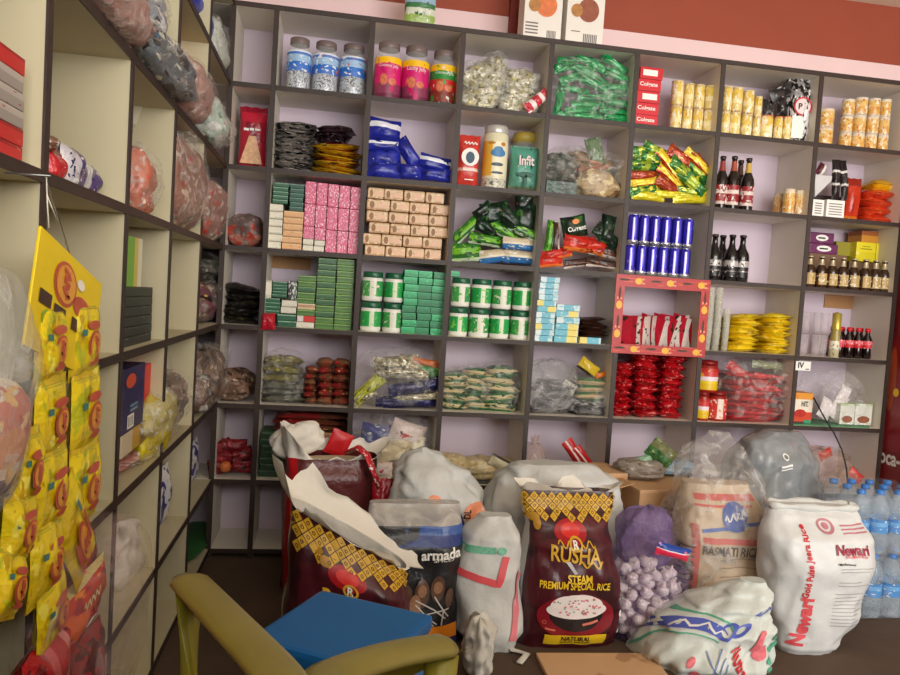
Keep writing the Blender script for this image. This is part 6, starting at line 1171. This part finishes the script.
# ---- white plastic sacks in the middle
def white_sack(label, px0, px1, pyt, Y, d, prof, seed, amp=.03, rz=0., mat=None, n=2.6, z=None, fr=6., ysh=None):
    xc, w = onfloor(px0, px1, (pyt+560)/2, Y); h = at((px0+px1)/2, pyt, Y=Y).z
    s = Sack(w, d, h, prof, n, amp, seed, fr)
    r = emp('white_sack', (xc, Y+d/2, 0), (0, 0, rz)); tag(r, label, 'sack', 'white sacks between the maroon ones')
    o = ob('sack_body', s.mb(72, 56), mat or wov, r); return s, r, o
s1, r1, o1 = white_sack('white sack with peaked crumpled mouth and orange print, behind the black spice sack', 396, 492, 457, -.62, .26, [(0, .9, .9, 0, 0), (.5, 1, 1, 0, 0), (.72, 1, .9, 0, 0), (.86, .8, .6, -.02, 0), (.95, .4, .4, -.06, .02), (1, .1, .16, -.07, .02)], 21, .05)
decal(o1, 'orange_print', [dell(.115, s1.h*.66, .05, .04, 18), dell(-.03, s1.h*.74, .02, .018, 14)], pbr('peach orange print', (236, 150, 110), .45, mott=.2), s1.front, .004); decal(o1, 'red_print', [drect(.08, s1.h*.5, .13, s1.h*.58, 4, 4)], pbr('rust print', (190, 84, 66), .45), s1.front, .004); decal(o1, 'lettering', [dtext('DL', .075, s1.h*.66, .03, 1.5, 1.2, .03)], INK, s1.front, .0055)
decal(o1, 'navy_print', [dline([(.03, s1.h*.72), (.075, s1.h*.55)], .02)], pbr('navy line print', (50, 54, 110), .45), s1.front, .003)
s2, r2, o2 = white_sack('white sack with a red angle mark and green lettering beside the maroon rice sack', 458, 532, 524, -.86, .22, [(0, .7, .8, .02, 0), (.15, .92, 1, 0.01, 0), (.5, 1, 1, 0, 0), (.85, .8, .8, .01, 0), (1, .45, .35, .02, 0)], 24, .02)
decal(o2, 'red_mark', [dline([(-.10, s2.h*.62), (.02, s2.h*.54), (.035, s2.h*.74)], .022)], pbr('coral red print', (222, 84, 92), .45), s2.front, .004); decal(o2, 'green_print', [drect(-.1, s2.h*.76, .0, s2.h*.81, 6, 2), dell(.02, s2.h*.78, .016, .012, 10)], pbr('pale green print', (110, 180, 150), .5, mott=.5, scale=120), s2.front, .004)
decal(o2, 'pink_stripe', [dline([(.105, s2.h*.6), (.085, s2.h*.28), (.06, s2.h*.1)], .022)], pbr('rose print', (226, 130, 140), .45), s2.front, .004); decal(o2, 'dark_stripe', [dline([(.125, s2.h*.75), (.118, s2.h*.2)], .003)], INK, s2.front, .004)
s3, r3, o3 = white_sack('big white bulging sack standing right behind the front maroon rice sack', 490, 634, 472, -.55, .3, [(0, .9, .9, 0, 0), (.4, 1, 1, 0, 0), (.7, 1, 1, 0, 0), (.88, .9, .8, 0, 0), (.97, .7, .5, 0, 0), (1, .5, .3, 0, 0)], 27, .035)
xq, wq = onfloor(468, 494, 640, -1.0); r4 = ob('plastic_wrapper', bag_mb(wq, .13, at(480, 622, Y=-1.0).z, 30, 2.2, .45), wov2, loc=(xq, -.97, 0)); tag(r4, 'slack whitish plastic wrapper slumped on the floor beside the spice sack', 'wrapper')
tw = ob('torn_strip', MB().tube([at(506, 640, Z=.02), at(513, 650, Z=.012), at(527, 654, Z=.006), at(519, 663, Z=.006)], .012, 8, flat=.35), wov2); 
for v in tw.data.vertices: v.co.z = max(v.co.z, .003)
tag(tw, 'twisted strip of whitish plastic on the floor beside the spice sack', 'plastic strip')
# ---- carton with lettering
kc = prt('kraft carton', [(0, (190, 148, 106)), (.97, (206, 166, 124))], 'Z', [((176, 134, 94), 3, .6)], .65, bump=.1)
A = at(642, 486, Y=-.42); B_ = at(709, 492, Y=-.36)
dirx = (B_-A); ang = math.atan2(dirx.y, dirx.x); wd = math.hypot(dirx.x, dirx.y); ctop = (A.z+B_.z)/2
rk = emp('cardboard_carton', ((A.x+B_.x)/2, (A.y+B_.y)/2, 0), (0, 0, .14)); tag(rk, 'brown cardboard carton with black lettering standing behind the purple net', 'carton')
ob('carton_body', MB().box((0, .11, ctop/2), (wd+.015, .24, ctop), 0, .004), kc, rk)
ob('flap', MB().box((-.1-wd/2+.03, .13, ctop-.0), (.12, .2, .004), 0, .001, Euler((0, -.25, 0))), kc, rk, loc=(0, 0, .0))
ob('tape_panel', MB().box((wd*.2, -.0105, ctop*.5), (wd*.6, .001, ctop*.6)), pbr('kraft panel', (176, 136, 98), .6), rk)
ob('lettering', MB().add([(x, -.0125, z) for x, z in dtext('IOAVNOM', wd*.1, ctop*.8, wd*.66, 0, 1.15, .03)[0]], dtext('IOAVNOM', 0, 0, 1, 0, 1.15, .03)[1]), INK, rk)
ob('printed_line', MB().add([(x, -.0125, z) for x, z in drect(wd*.36, ctop*.56, wd*.47, ctop*.575, 1, 1)[0]], drect(0, 0, 1, 1, 1, 1)[1]), INK, rk)
xc, w = onfloor(604, 622, 500, -.3); h2 = at(612, 474, Y=-.3).z
o = ob('cardboard_carton', MB().box((0, 0, h2/2), (w+.03, .2, h2), 0, .004), kc, loc=(xc, -.19, 0), rot=(0, 0, .1)); tag(o, 'plain brown carton mostly hidden beside the lettered carton', 'carton')
# packets on the carton
def bagon(name, label, cat, px0, px1, py0, py1, Y, d, mat, z0, seed, lump=.2, n=2.3, neck=0.):
    xc, w, zt, zb = E(px0, px1, py0, py1, Y)
    o = ob(name, bag_mb(w, d, max(.03, zt-z0), seed, n, lump, neck), mat, loc=(xc, Y+d/2, z0)); tag(o, label, cat); return o
bagon('grey_bag', 'grey brown clear bag lying on the lettered carton', 'bag', 622, 672, 463, 487, -.3, .16, prt('grey brown bag', [(0, (150, 140, 130))], 'Z', [((196, 190, 180), 5, .57), ((110, 96, 86), 5, .6)], .3, bump=.7), ctop, 61)
bagon('blue_bag', 'grey blue clear bag on the lettered carton by the post', 'bag', 655, 698, 462, 486, -.2, .14, prt('grey blue bag', [(0, (110, 140, 160))], 'Z', [((150, 176, 186), 4, .57), ((70, 110, 150), 4, .6)], .3, bump=.6), ctop, 63)
pile('herb_packet', '', 'packet', 'green packets on the lettered carton', conv(590, 430, 5.625), [(400, 130, 170, 130, 140), (300, 190, 130, 80, 20)], [prt('olive green packet', [(0, (70, 120, 60)), (.5, (120, 124, 84))], 'X', [((180, 200, 150), 5, .62), ((50, 90, 50), 4, .58)], .3), prt('pale green packet', [(0, (150, 190, 160))], 'Z', [((60, 140, 80), 5, .58), ((226, 232, 226), 5, .6)], .3)], Y0=-.24, t=.05, labels=['olive green packet standing up on the lettered carton', 'pale green and white packet on the grey brown bag'], zmin=ctop+.03)
# ---- garlic in a purple net
cx, cw = onfloor(617, 692, 590, -.78); gy0 = -.68
net = film('purple net', (150, 124, 180), .12, .3, 60)
zt_ = at(655, 558, Y=-.7).z
gm = prt('garlic skin', [(0, (214, 200, 206)), (.7, (226, 214, 214))], 'Z', [((190, 160, 180), 4, .6), ((240, 232, 230), 4, .58)], .5, bump=.3)
gme = MB().lathe([(0, -.017), (.010, -.0165), (.020, -.009), (.0225, 0), (.019, .009), (.010, .015), (.0045, .020), (.003, .028), (0, .028)], 12)
gme.v = [(x*(1+.09*math.cos(6*math.atan2(y, x))), y*(1+.09*math.cos(6*math.atan2(y, x))), z) for x, y, z in gme.v]
gme = gme.mesh('garlic_bulb', [gm])
gr = random.Random(11); spots = []
for _ in range(6000):
    x = gr.uniform(-1, 1)*.5*cw; y = gr.uniform(-.115, .1); z = gr.uniform(.024, zt_)
    if (x/(cw*.5))**2+(y/.125)**2+((z-.09)/max(.05, zt_-.085))**2 > 1 or y > .03 and z < zt_*.5: continue
    if all((x-a)**2+(y-b)**2+(z-c)**2 > .034**2 for a, b, c in spots): spots.append((x, y, z))
spots.sort(key=lambda s: (s[2], s[0]))
for i, (x, y, z) in enumerate(spots):
    o = ob('garlic_bulb', gme, None, loc=(cx+x, gy0+y, z), rot=(gr.uniform(-1.2, 1.2), gr.uniform(-1.2, 1.2), gr.uniform(0, 6))); tag(o, 'pale pinkish garlic bulb heaped inside the purple net', 'garlic', 'garlic bulbs in the purple net')
hN = at(660, 509, Y=-.66).z
sn = Sack(cw*1.1, .29, hN, [(0, .9, .8, 0, 0), (.2, 1, 1, 0, 0), (zt_/hN*.8, .95, .9, 0, 0), (zt_/hN*1.1, .72, .5, .01, .02), (.9, .62, .3, .015, .03), (1, .4, .15, .02, .03)], 2.3, .02, 33., 8.)
o = ob('net_sack', sn.mb(56, 40), net, loc=(cx, gy0, 0)); tag(o, 'purple net sack full of garlic bulbs beside the maroon rice sack', 'net sack')
ob('net_mouth', bag_mb(cw*.72, .12, hN*.5, 4, 2.4, .2), film('bunched purple net', (128, 106, 152), .6, .9, 40, .5), o, loc=(.012, .03, hN*.5))
pile('crisp_packet', '', 'packet', None, conv(600, 500, 5.625), [(410, 290, 250, 80, -18)], [prt('pink blue packet', [(0, (30, 70, 160)), (.4, (226, 226, 230)), (.48, (226, 40, 80)), (.9, (206, 40, 70))], 'X', [((240, 130, 150), 4, .64)], .3)], Y0=-.86, t=.05, labels=['pink and blue packet tucked on the purple net above the garlic'])
# ---- printed woven sack with a clear top
xs_, ws_ = onfloor(690, 776, 560, -.7); hs_ = at(735, 492, Y=-.7).z
sw_ = Sack(ws_, .24, hs_, [(0, .95, .9, 0, 0), (.15, 1, 1, 0, 0), (.6, 1, 1, 0, 0), (.8, .92, .8, 0, .01), (1, .8, .4, 0, .03)], 3., .018, 41.)
rw_ = emp('printed_sack', (xs_, -.58, 0), (0, 0, -.08)); tag(rw_, 'beige woven sack with red borders and blue emblem under a clear bag', 'sack')
wvb = pbr('beige woven plastic', (206, 184, 156), .55, mott=.12, scale=8, bump=.4, bscale=30)
o = ob('sack_body', sw_.mb(70, 50), wvb, rw_); f_ = sw_.front; w, h = sw_.w, sw_.h
redp_ = pbr('brick red print', (206, 92, 84), .5, mott=.2); blup = pbr('cobalt print', (56, 90, 170), .5, mott=.2); chp = pbr('charcoal print', (76, 70, 74), .5)
decal(o, 'red_border', [drect(-w*.40, h*.05, -w*.33, h*.74, 3, 12), drect(w*.38, h*.02, w*.45, h*.8, 3, 12), drect(-w*.3, h*.62, w*.3, h*.66, 8, 2), drect(-w*.34, h*.9, w*.34, h*.94, 8, 2), drect(-w*.36, h*.86, w*.3, h*.875, 8, 1)], redp_, f_, .003)
decal(o, 'blue_emblem', [dell(.02, h*.8, .05, .05, 18), dline([(-.1, h*.7), (.12, h*.76)], .012)], blup, f_, .004); decal(o, 'emblem_letters', [dline([(-.02+.007*t, h*.78+.014*math.sin(t*1.9)+.002*t) for t in range(13)], .006)], PAPER, f_, .0055)
decal(o, 'lettering', [dtext('BASMATI', -w*.44, h*.42, .17, PI/2, 1.4, .01), dtext('BASMATI RICE', 0, h*.57, w*.6, 0, 1.5, .01)], chp, f_, .004)
decal(o, 'printed_lines', [dline([(w*(-.1+.45*t), h*(z_+.02*math.sin(t*3))) for t in [k/8 for k in range(9)]], .003) for z_ in (.2, .26, .32, .38, .44, .5)], pbr('pale brown print', (160, 134, 110), .5), f_, .003)
xb_, wb_ = onfloor(694, 770, 500, -.7)
sc_ = Sack(wb_*1.06, .28, at(738, 436, Y=-.62).z, [(0, 1.12, .95, 0, 0), (.6, 1.12, 1, 0, 0), (.78, 1, .8, 0, 0), (.9, .8, .5, .01, .02), (1, .3, .2, .03, .04)], 2.8, .03, 43.)
o = ob('clear_cover', sc_.mb(60, 44, cap=False), film('cover film', (214, 210, 206), .12, .62, 16), loc=(xb_, -.57, 0)); tag(o, 'large clear polythene cover pulled over the beige printed sack', 'clear bag')
# ---- grey carrier bag behind the white lettered sack
xg, wg = onfloor(757, 846, 470, -.4); hg = at(800, 437, Y=-.35).z
sg_ = Sack(wg*1.05, .3, hg, [(0, 1, 1, 0, 0), (.5, 1, 1, 0, 0), (.8, .96, .9, 0, 0), (.93, .7, .5, 0, 0), (1, .3, .2, .03, 0)], 2.5, .035, 47.)
o = ob('carrier_bag', sg_.mb(60, 44), film('grey carrier film', (156, 160, 162), .62, .9, 10, .25), loc=(xg, -.2, 0)); tag(o, 'bulging grey see-through carrier bag behind the white lettered sack', 'carrier bag'); decal(o, 'white_mark', [dell(-.02, hg*.86, .012, .014, 14, rings=1, inner=.6), dline([(-.05, hg*.8), (.0, hg*.815)], .008), dline([(-.05, hg*.78), (.0, hg*.795)], .005)], PAPER, sg_.front, .005)
bgl = MB().box((0, 0, hg*.42), (wg*.7, .18, hg*.84), 0, .03); o = ob('wrapped_parcel', bgl, pbr('grey blue wrap', (120, 132, 136), .5, mott=.25, scale=10), loc=(xg, -.2, 0)); tag(o, 'grey blue wrapped parcel dimly seen inside the grey carrier bag', 'parcel')
# ---- white lettered sack
zN = at(815, 507, Y=-.8).z
skn = Sack(.37, .26, zN, [(0, .52, .5, -.02, -.02), (.05, .62, .62, -.015, -.02), (.3, .86, .9, -.005, -.01), (.6, 1.02, 1, .01, 0), (.8, 1.02, .85, .0, .0), (.93, .9, .5, -.0, .02), (1, .86, .3, 0, .03)], 2.4, .014, 51.)
pn = at(812, 655, Z=0)
rn = emp('white_lettered_sack', (pn.x+.03, pn.y+.09, 0), (0, 0, -.06)); tag(rn, 'white rice sack with red lettering standing free by the water bottles', 'sack')
o = ob('sack_body', skn.mb(84, 60), pbr('white glossy woven', (212, 213, 212), .4, mott=.06, scale=8, bump=.3, bscale=22), rn); f_ = skn.front; h = skn.h
pr_ = pbr('pinkish red print', (222, 84, 92), .45)
decal(o, 'lettering', [dtext('Newari', .07, h*.765, .12, -.02, 1.15, .035)], pbr('maroon red print', (150, 36, 60), .45), f_, .003)
decal(o, 'lettering', [dtext('Jeera Masino Rice', .08, h*.72, .08, -.03, 1.3, .01)], pr_, f_, .003)
decal(o, 'lettering', [dtext('Newari', -.075, h*.25, .17, PI/2, 1., .05)], pr_, f_, .003); decal(o, 'lettering', [dtext('Gold Pulse Jeera Rice', -.082, h*.66, .23, PI/2, 1., .03)], INKR, f_, .003)
decal(o, 'lettering', [dtext('Manufactured', .04, h*.675, .06, -.02, 1, .02)], INK, f_, .003)
decal(o, 'printed_lines', [drect(.015, h*z_, .14-.02*(k % 3), h*z_+.0022, 6, 1) for k, z_ in enumerate((.64, .62, .545, .52, .46, .435, .41, .385, .36, .335, .31, .285, .26, .235))], pbr('thin grey print', (160, 156, 156), .5), f_, .003)
decal(o, 'ornament', [dell(.0, h*.9, .028, .022, 16, rings=1, inner=.7), dell(.0, h*.9, .012, .01, 12)], pbr('rose grey print', (190, 120, 130), .5), f_, .003); decal(o, 'printed_band', [drect(.05, h*z_, .15, h*z_+.004, 6, 1) for z_ in (.86, .88, .9)], MATS['rose grey print'], f_, .003)
decal(o, 'small_mark', [dell(.175, h*.4, .004, .007, 8)], INK, f_, .003)
ob('rolled_mouth', MB().tube([skn.pt(2*PI*k/40+.4, .995, .004) for k in range(41)], lambda t: .012+.004*math.sin(t*40), 8), wov, rn)
# ---- front white bag with blue and green print
pf = at(695, 672, Z=0)
rf = emp('printed_white_bag', (1.90, -.88, 0), (0, 0, -.35)); tag(rf, 'crumpled white bag with blue and red print slumped in front of the garlic net', 'bag')
skf = Sack(.44, .34, .26, [(0, .98, .9, -.01, 0), (.12, 1, 1, 0, 0), (.45, .86, .86, .03, .02), (.68, .56, .55, .09, .05), (.85, .34, .34, .13, .06), (1, .16, .16, .15, .06)], 2.3, .035, 55., 7.)
o = ob('bag_body', skf.mb(90, 60), pbr('white crumpled plastic', (208, 214, 208), .42, mott=.05, bump=.5, bscale=24), rf); f_ = skf.front; h = skf.h
bl = pbr('violet blue print', (84, 100, 190), .45); tg_ = pbr('teal green print', (90, 170, 140), .45)
arc = lambda r, k=1.: [(-.07+r*math.cos(t)*1.15, -.01+r*math.sin(t)*k) for t in [PI*.95-PI*.62*i/18 for i in range(19)]]
decal(o, 'blue_band', [dline(arc(.155), .02)], bl, f_, .004); decal(o, 'green_lines', [dline(arc(.175), .004), dline(arc(.135), .004)], tg_, f_, .004)
decal(o, 'white_twist', [dline([(x, z+.006*math.sin(i*1.9)) for i, (x, z) in enumerate(arc(.155))], .004)], PAPER, f_, .0052)
decal(o, 'blue_knot', [dell(.02, h*.52, .024, .02, 16, rings=1, inner=.55), dell(.05, h*.55, .018, .018, 14, rings=1, inner=.5)], bl, f_, .004)
decal(o, 'blue_scrawl', [dline([(.055+.006*t, h*(.7+.0035*t)+.009*math.sin(t*1.8)) for t in range(11)], .005)], bl, f_, .0045); decal(o, 'lettering', [dtext('Nutrea', .1, h*.2, .12, -.9, 1.1, .03)], INKR, f_, .0045)
for sh_ in (dell(.135, h*.42, .018, .03, 14), dell(.16, h*.3, .02, .02, 12), dell(-.05, h*.2, .012, .016, 10), dell(-.03, h*.06, .014, .01, 10)): decal(o, 'red_print', [sh_], pbr('soft red print', (222, 110, 120), .45, mott=.4, scale=90), f_, .0045)

decal(o, 'small_print', [drect(.02+k*.02, h*.1, .024+k*.02, h*.36-k*.02, 1, 4) for k in range(3)]+[dline([(-.02, h*.32), (.05, h*.03)], .003)], pbr('grey blue print', (120, 140, 190), .45), f_, .0045); decal(o, 'green_print', [dell(.2-.004*k, h*(.1+.11*k), .008, .012, 8) for k in range(4)], tg_, f_, .0045)
# ---- water bottles, two layers
wb = pbr('clear blue plastic', (196, 210, 220), .08, alpha=.26, mott=.05); wl = prt('blue water label', [(0, (70, 140, 206)), (.5, (110, 170, 220)), (.8, (60, 130, 200))], 'Z', [((226, 238, 246), 5, .6)], .3, bump=0); wcap = pbr('blue cap', (50, 120, 200), .35)
pw = at(850, 622, Z=0); r = .039; hb = at(868, 490, Y=-.58).z/2
hb = max(.2, min(.3, hb)); proto = None
prof = [(0, .004), (.7, 0), (.96, .02), (1, .05), (.94, .12), (1, .15), (1, .3), (.95, .33), (.95, .56), (1, .6), (1, .66), (.9, .76), (.45, .88), (.36, .9), (.36, .94)]
for j in range(2):
    for row in range(3):
        for c in range(4):
            loc = (pw.x+r+.004+c*(2*r+.003), pw.y+r+.02+row*(2*r+.003), j*(hb+.002)); lb = 'clear water bottle with blue label, %s layer, %s row back, %s from the white sack' % (('lower', 'upper')[j], ORD[row], ORD[c])
            if proto is None:
                proto = ob('water_bottle', MB().lathe([(a*r, b*hb) for a, b in prof], 20), wb, loc=loc)
                ob('label', MB().lathe([(r*.965, hb*.34), (r*.965, hb*.55)], 20, cap=False), wl, proto); ob('cap', MB().lathe([(r*.4, hb*.925), (r*.42, hb*.93), (r*.42, hb*.99), (0, hb)], 16), wcap, proto)
                tag(proto, lb, 'bottle', 'water bottles')
            else: dup(proto, loc, (0, 0, rnd.uniform(0, 6)), lb)
wz = 2*hb+.004
for j in range(2):
    o = ob('shrink_wrap', MB().box((pw.x+.004+2*(2*r+.003), pw.y+.02+1.5*(2*r+.003), j*(hb+.002)+hb*.5), (4*(2*r+.003)+.008, 3*(2*r+.003)+.008, hb*.998), 0, .02), film('shrink film', (206, 220, 232), .05, .3, 12)); tag(o, 'clear shrink wrap round the %s layer of water bottles' % ('lower', 'upper')[j], 'wrap')
# ---- cardboard sheet on the floor
p0, p1 = at(541, 655, Z=.02), at(652, 660, Z=.02)
o = ob('cardboard_sheet', MB().box((0, 0, .008), (p1.x-p0.x+.03, .34, .016), 0, .003), kc, loc=((p0.x+p1.x)/2, p0.y-.15, 0), rot=(0, 0, -.03)); tag(o, 'flat brown cardboard sheet on the floor before the maroon rice sack', 'cardboard'); ob('tape_strip', MB().box((.06, -.04, .0166), (.2, .05, .001)), pbr('packing tape', (150, 110, 80), .3), o)
# ---- blue stool
stb = pbr('blue plastic', (14, 100, 172), .38, mott=.12, scale=10)
sr = emp('plastic_stool', (.70, -1.675, 0), (0, 0, math.radians(-30))); tag(sr, 'square blue plastic stool standing in front of the opened maroon sack', 'stool')
ob('seat', MB().box((0, 0, .452), (.27, .27, .036), 0, .02), stb, sr)
ob('seat_rim', MB().box((0, 0, .425), (.255, .255, .03), 0, .01), stb, sr)
for sx in (-1, 1):
    for sy in (-1, 1):
        mb = MB().tube([(sx*.105, sy*.105, .425), (sx*.135, sy*.135, .02), (sx*.136, sy*.136, 0)], lambda t: .024-.006*t, 8); ob('leg', mb, stb, sr)
ob('stretcher', MB().box((0, .118, .2), (.24, .016, .04), 0, .004).box((0, -.118, .2), (.24, .016, .04), 0, .004), stb, sr)
# ---- olive armchair
och = pbr('olive yellow plastic', (150, 140, 44), .32, mott=.2, scale=7); ocg = pbr('worn olive plastic', (138, 126, 64), .3, mott=.3, scale=9)  # greyer rail colour paints in light reflected off the arms
ch = emp('plastic_armchair', (.62, -2.13, 0)); tag(ch, 'olive yellow plastic armchair with worn rounded arms nearest the viewer', 'chair')
co_ = Vector(ch.location)
Fp = at(186, 578, Z=.66); Rp = at(450, 645, Z=.64)
Q1 = at(228, 622, Z=.675); Q2 = at(278, 676, Z=.69); Q3 = at(392, 655, Z=.65); Q4 = at(330, 676, Z=.665)
ctrl = [Fp, Q1, Q2, Q2+Vector((.02, -.09, .01)), (Q2+Q4)/2+Vector((.0, -.17, .03)), Q4+Vector((-.01, -.06, .01)), Q4, Q3, Rp]
def cr(pts, n=6):
    out = []
    P = [pts[0]]+list(pts)+[pts[-1]]
    for i in range(1, len(P)-2):
        for k in range(n):
            t = k/n; a, b, c, d = P[i-1], P[i], P[i+1], P[i+2]
            out.append(.5*((2*b)+(c-a)*t+(2*a-5*b+4*c-d)*t*t+(3*b-a-3*c+d)*t*t*t))
    out.append(pts[-1]); return out
rail = [q-co_ for q in cr(ctrl)]
ob('arm_rail', MB().tube(rail, lambda t: .031 if .02 < t < .98 else .022, 12, flat=.42), ocg, ch)
def skirt(a, b):
    i = a*(len(rail)-1); k = int(min(i, len(rail)-2)); q = rail[k].lerp(rail[k+1], i-k)
    c = Vector((0, 0, .0)); inw = (c-Vector((q.x, q.y, 0))); inw = inw.normalized()*(.0+.05*b) if inw.length else Vector()
    mid = max(0, 1-abs(a-.52)*3.2); depth = .035+.27*mid
    o_ = (Vector((q.x, q.y, 0))).normalized()*.027
    return q+o_*(1-b)+inw-Vector((0, 0, .006+depth*b))
ob('back_shell', MB().grid(skirt, 60, 8), och, ch)
seat = [(-.20, .16), (-.12, .22), (.1, .18), (.19, .06), (.14, -.2), (.05, -.28), (-.05, -.28), (-.14, -.16)]
mb = MB(); n_ = len(seat); mb.add([(x, y, .42) for x, y in seat]+[(x*.98, y*.98, .39) for x, y in seat], [tuple(range(n_))[::-1], tuple(range(n_, 2*n_))]+[(i, (i+1) % n_, n_+(i+1) % n_, n_+i) for i in range(n_)])
ob('seat', mb, och, ch)
for q in (rail[0]+Vector((.01, -.02, 0)), rail[-1]+Vector((-.012, -.01, 0))):
    ob('leg', MB().tube([q-Vector((0, 0, .01)), Vector((q.x*.95, q.y*.95, .42)), Vector((q.x*1.02, q.y*1.02, 0))], lambda t: .024-.004*t, 10, flat=.8), och, ch)
for q in (Vector((-.09, -.27, 0)), Vector((.1, -.27, 0))):
    ob('leg', MB().tube([Vector((q.x, q.y, .42)), Vector((q.x*1.15, q.y*1.12, 0))], .02, 10), och, ch)
# ---- drinks cooler
cw0 = XS[-1]+T/2+.003
rf_ = emp('drinks_cooler', (cw0+.3, -.06, 0)); tag(rf_, 'dark red drinks cooler standing at the end of the wide shelving unit', 'cooler')
cr_ = prt('cola red panel', [(0, (120, 16, 22)), (.3, (140, 24, 28)), (.6, (130, 34, 28))], 'Z', [((110, 14, 18), 2, .58)], .3, bump=0)
ob('cabinet', MB().box((0, 0, .9), (.6, .66, 1.76), 0, .012), cr_, rf_); ob('door', MB().box((0, -.345, .95), (.57, .03, 1.5), 0, .006), pbr('cooler glass', (40, 50, 54), .1), rf_); ob('foot_plinth', MB().box((0, 0, .01), (.58, .6, .02)), INK, rf_)
sidef = lambda y, z: (-.3015, .06-y, z)
zl = at(889, 457, Y=-.04).z
ob('lettering', MB().add([sidef(x, z) for x, z in dtext('Coca-Cola', .1, zl, .33, 0, 1.25, .03)[0]], dtext('Coca-Cola', 0, 0, 1, 0, 1.25, .03)[1]), PAPER, rf_)
zo = at(893, 392, Y=-.03).z
ob('orange_picture', MB().add([sidef(x, z) for x, z in dell(.02, zo+.06, .03, .15, 20)[0]], dell(0, 0, 1, 1, 20)[1]), pbr('amber picture', (176, 74, 36), .35, mott=.5, scale=12), rf_); ob('yellow_spot', MB().add([(p[0]-.001, p[1], p[2]) for p in [sidef(x, z) for x, z in dell(.055, zo-.0, .018, .02, 16)[0]]], dell(0, 0, 1, 1, 16)[1]), INKY, rf_)
# ================================================================ camera and light
cd = bpy.data.cameras.new('camera'); co = bpy.data.objects.new('camera', cd); COL.objects.link(co)
cd.sensor_fit = 'HORIZONTAL'; cd.sensor_width = 36; cd.lens = FPX/900*36; cd.clip_start = .02
M = Matrix((RR, -RD, -RF)).transposed().to_4x4(); M.translation = CAM
co.matrix_world = M
sc.camera = co
def area(name, loc, rot, sx, sy, e, col=(1, 1, 1)):
    l = bpy.data.lights.new(name, 'AREA'); l.shape = 'RECTANGLE'; l.size = sx; l.size_y = sy; l.energy = e; l.color = col
    o = bpy.data.objects.new(name, l); COL.objects.link(o); o.location = loc; o.rotation_euler = rot
    return o
area('daylight', (2.3, -4.9, 1.5), (math.radians(90), 0, math.radians(4)), 3.9, 2.1, 190, (1, .98, .95))
w = bpy.data.worlds.new('sky'); sc.world = w; w.use_nodes = True
bg = w.node_tree.nodes['Background']; bg.inputs['Color'].default_value = (.95, .97, 1, 1); bg.inputs['Strength'].default_value = .85
sc.view_settings.view_transform = 'Standard'; sc.view_settings.look = 'None'; sc.view_settings.gamma = 1; sc.view_settings.use_curve_mapping = False
sc.view_settings.exposure = .3
sc.cycles.max_bounces = 8; sc.cycles.transparent_max_bounces = 14; sc.cycles.diffuse_bounces = 5
sc.cycles.caustics_reflective = False; sc.cycles.caustics_refractive = False
sc.cycles.use_denoising = True
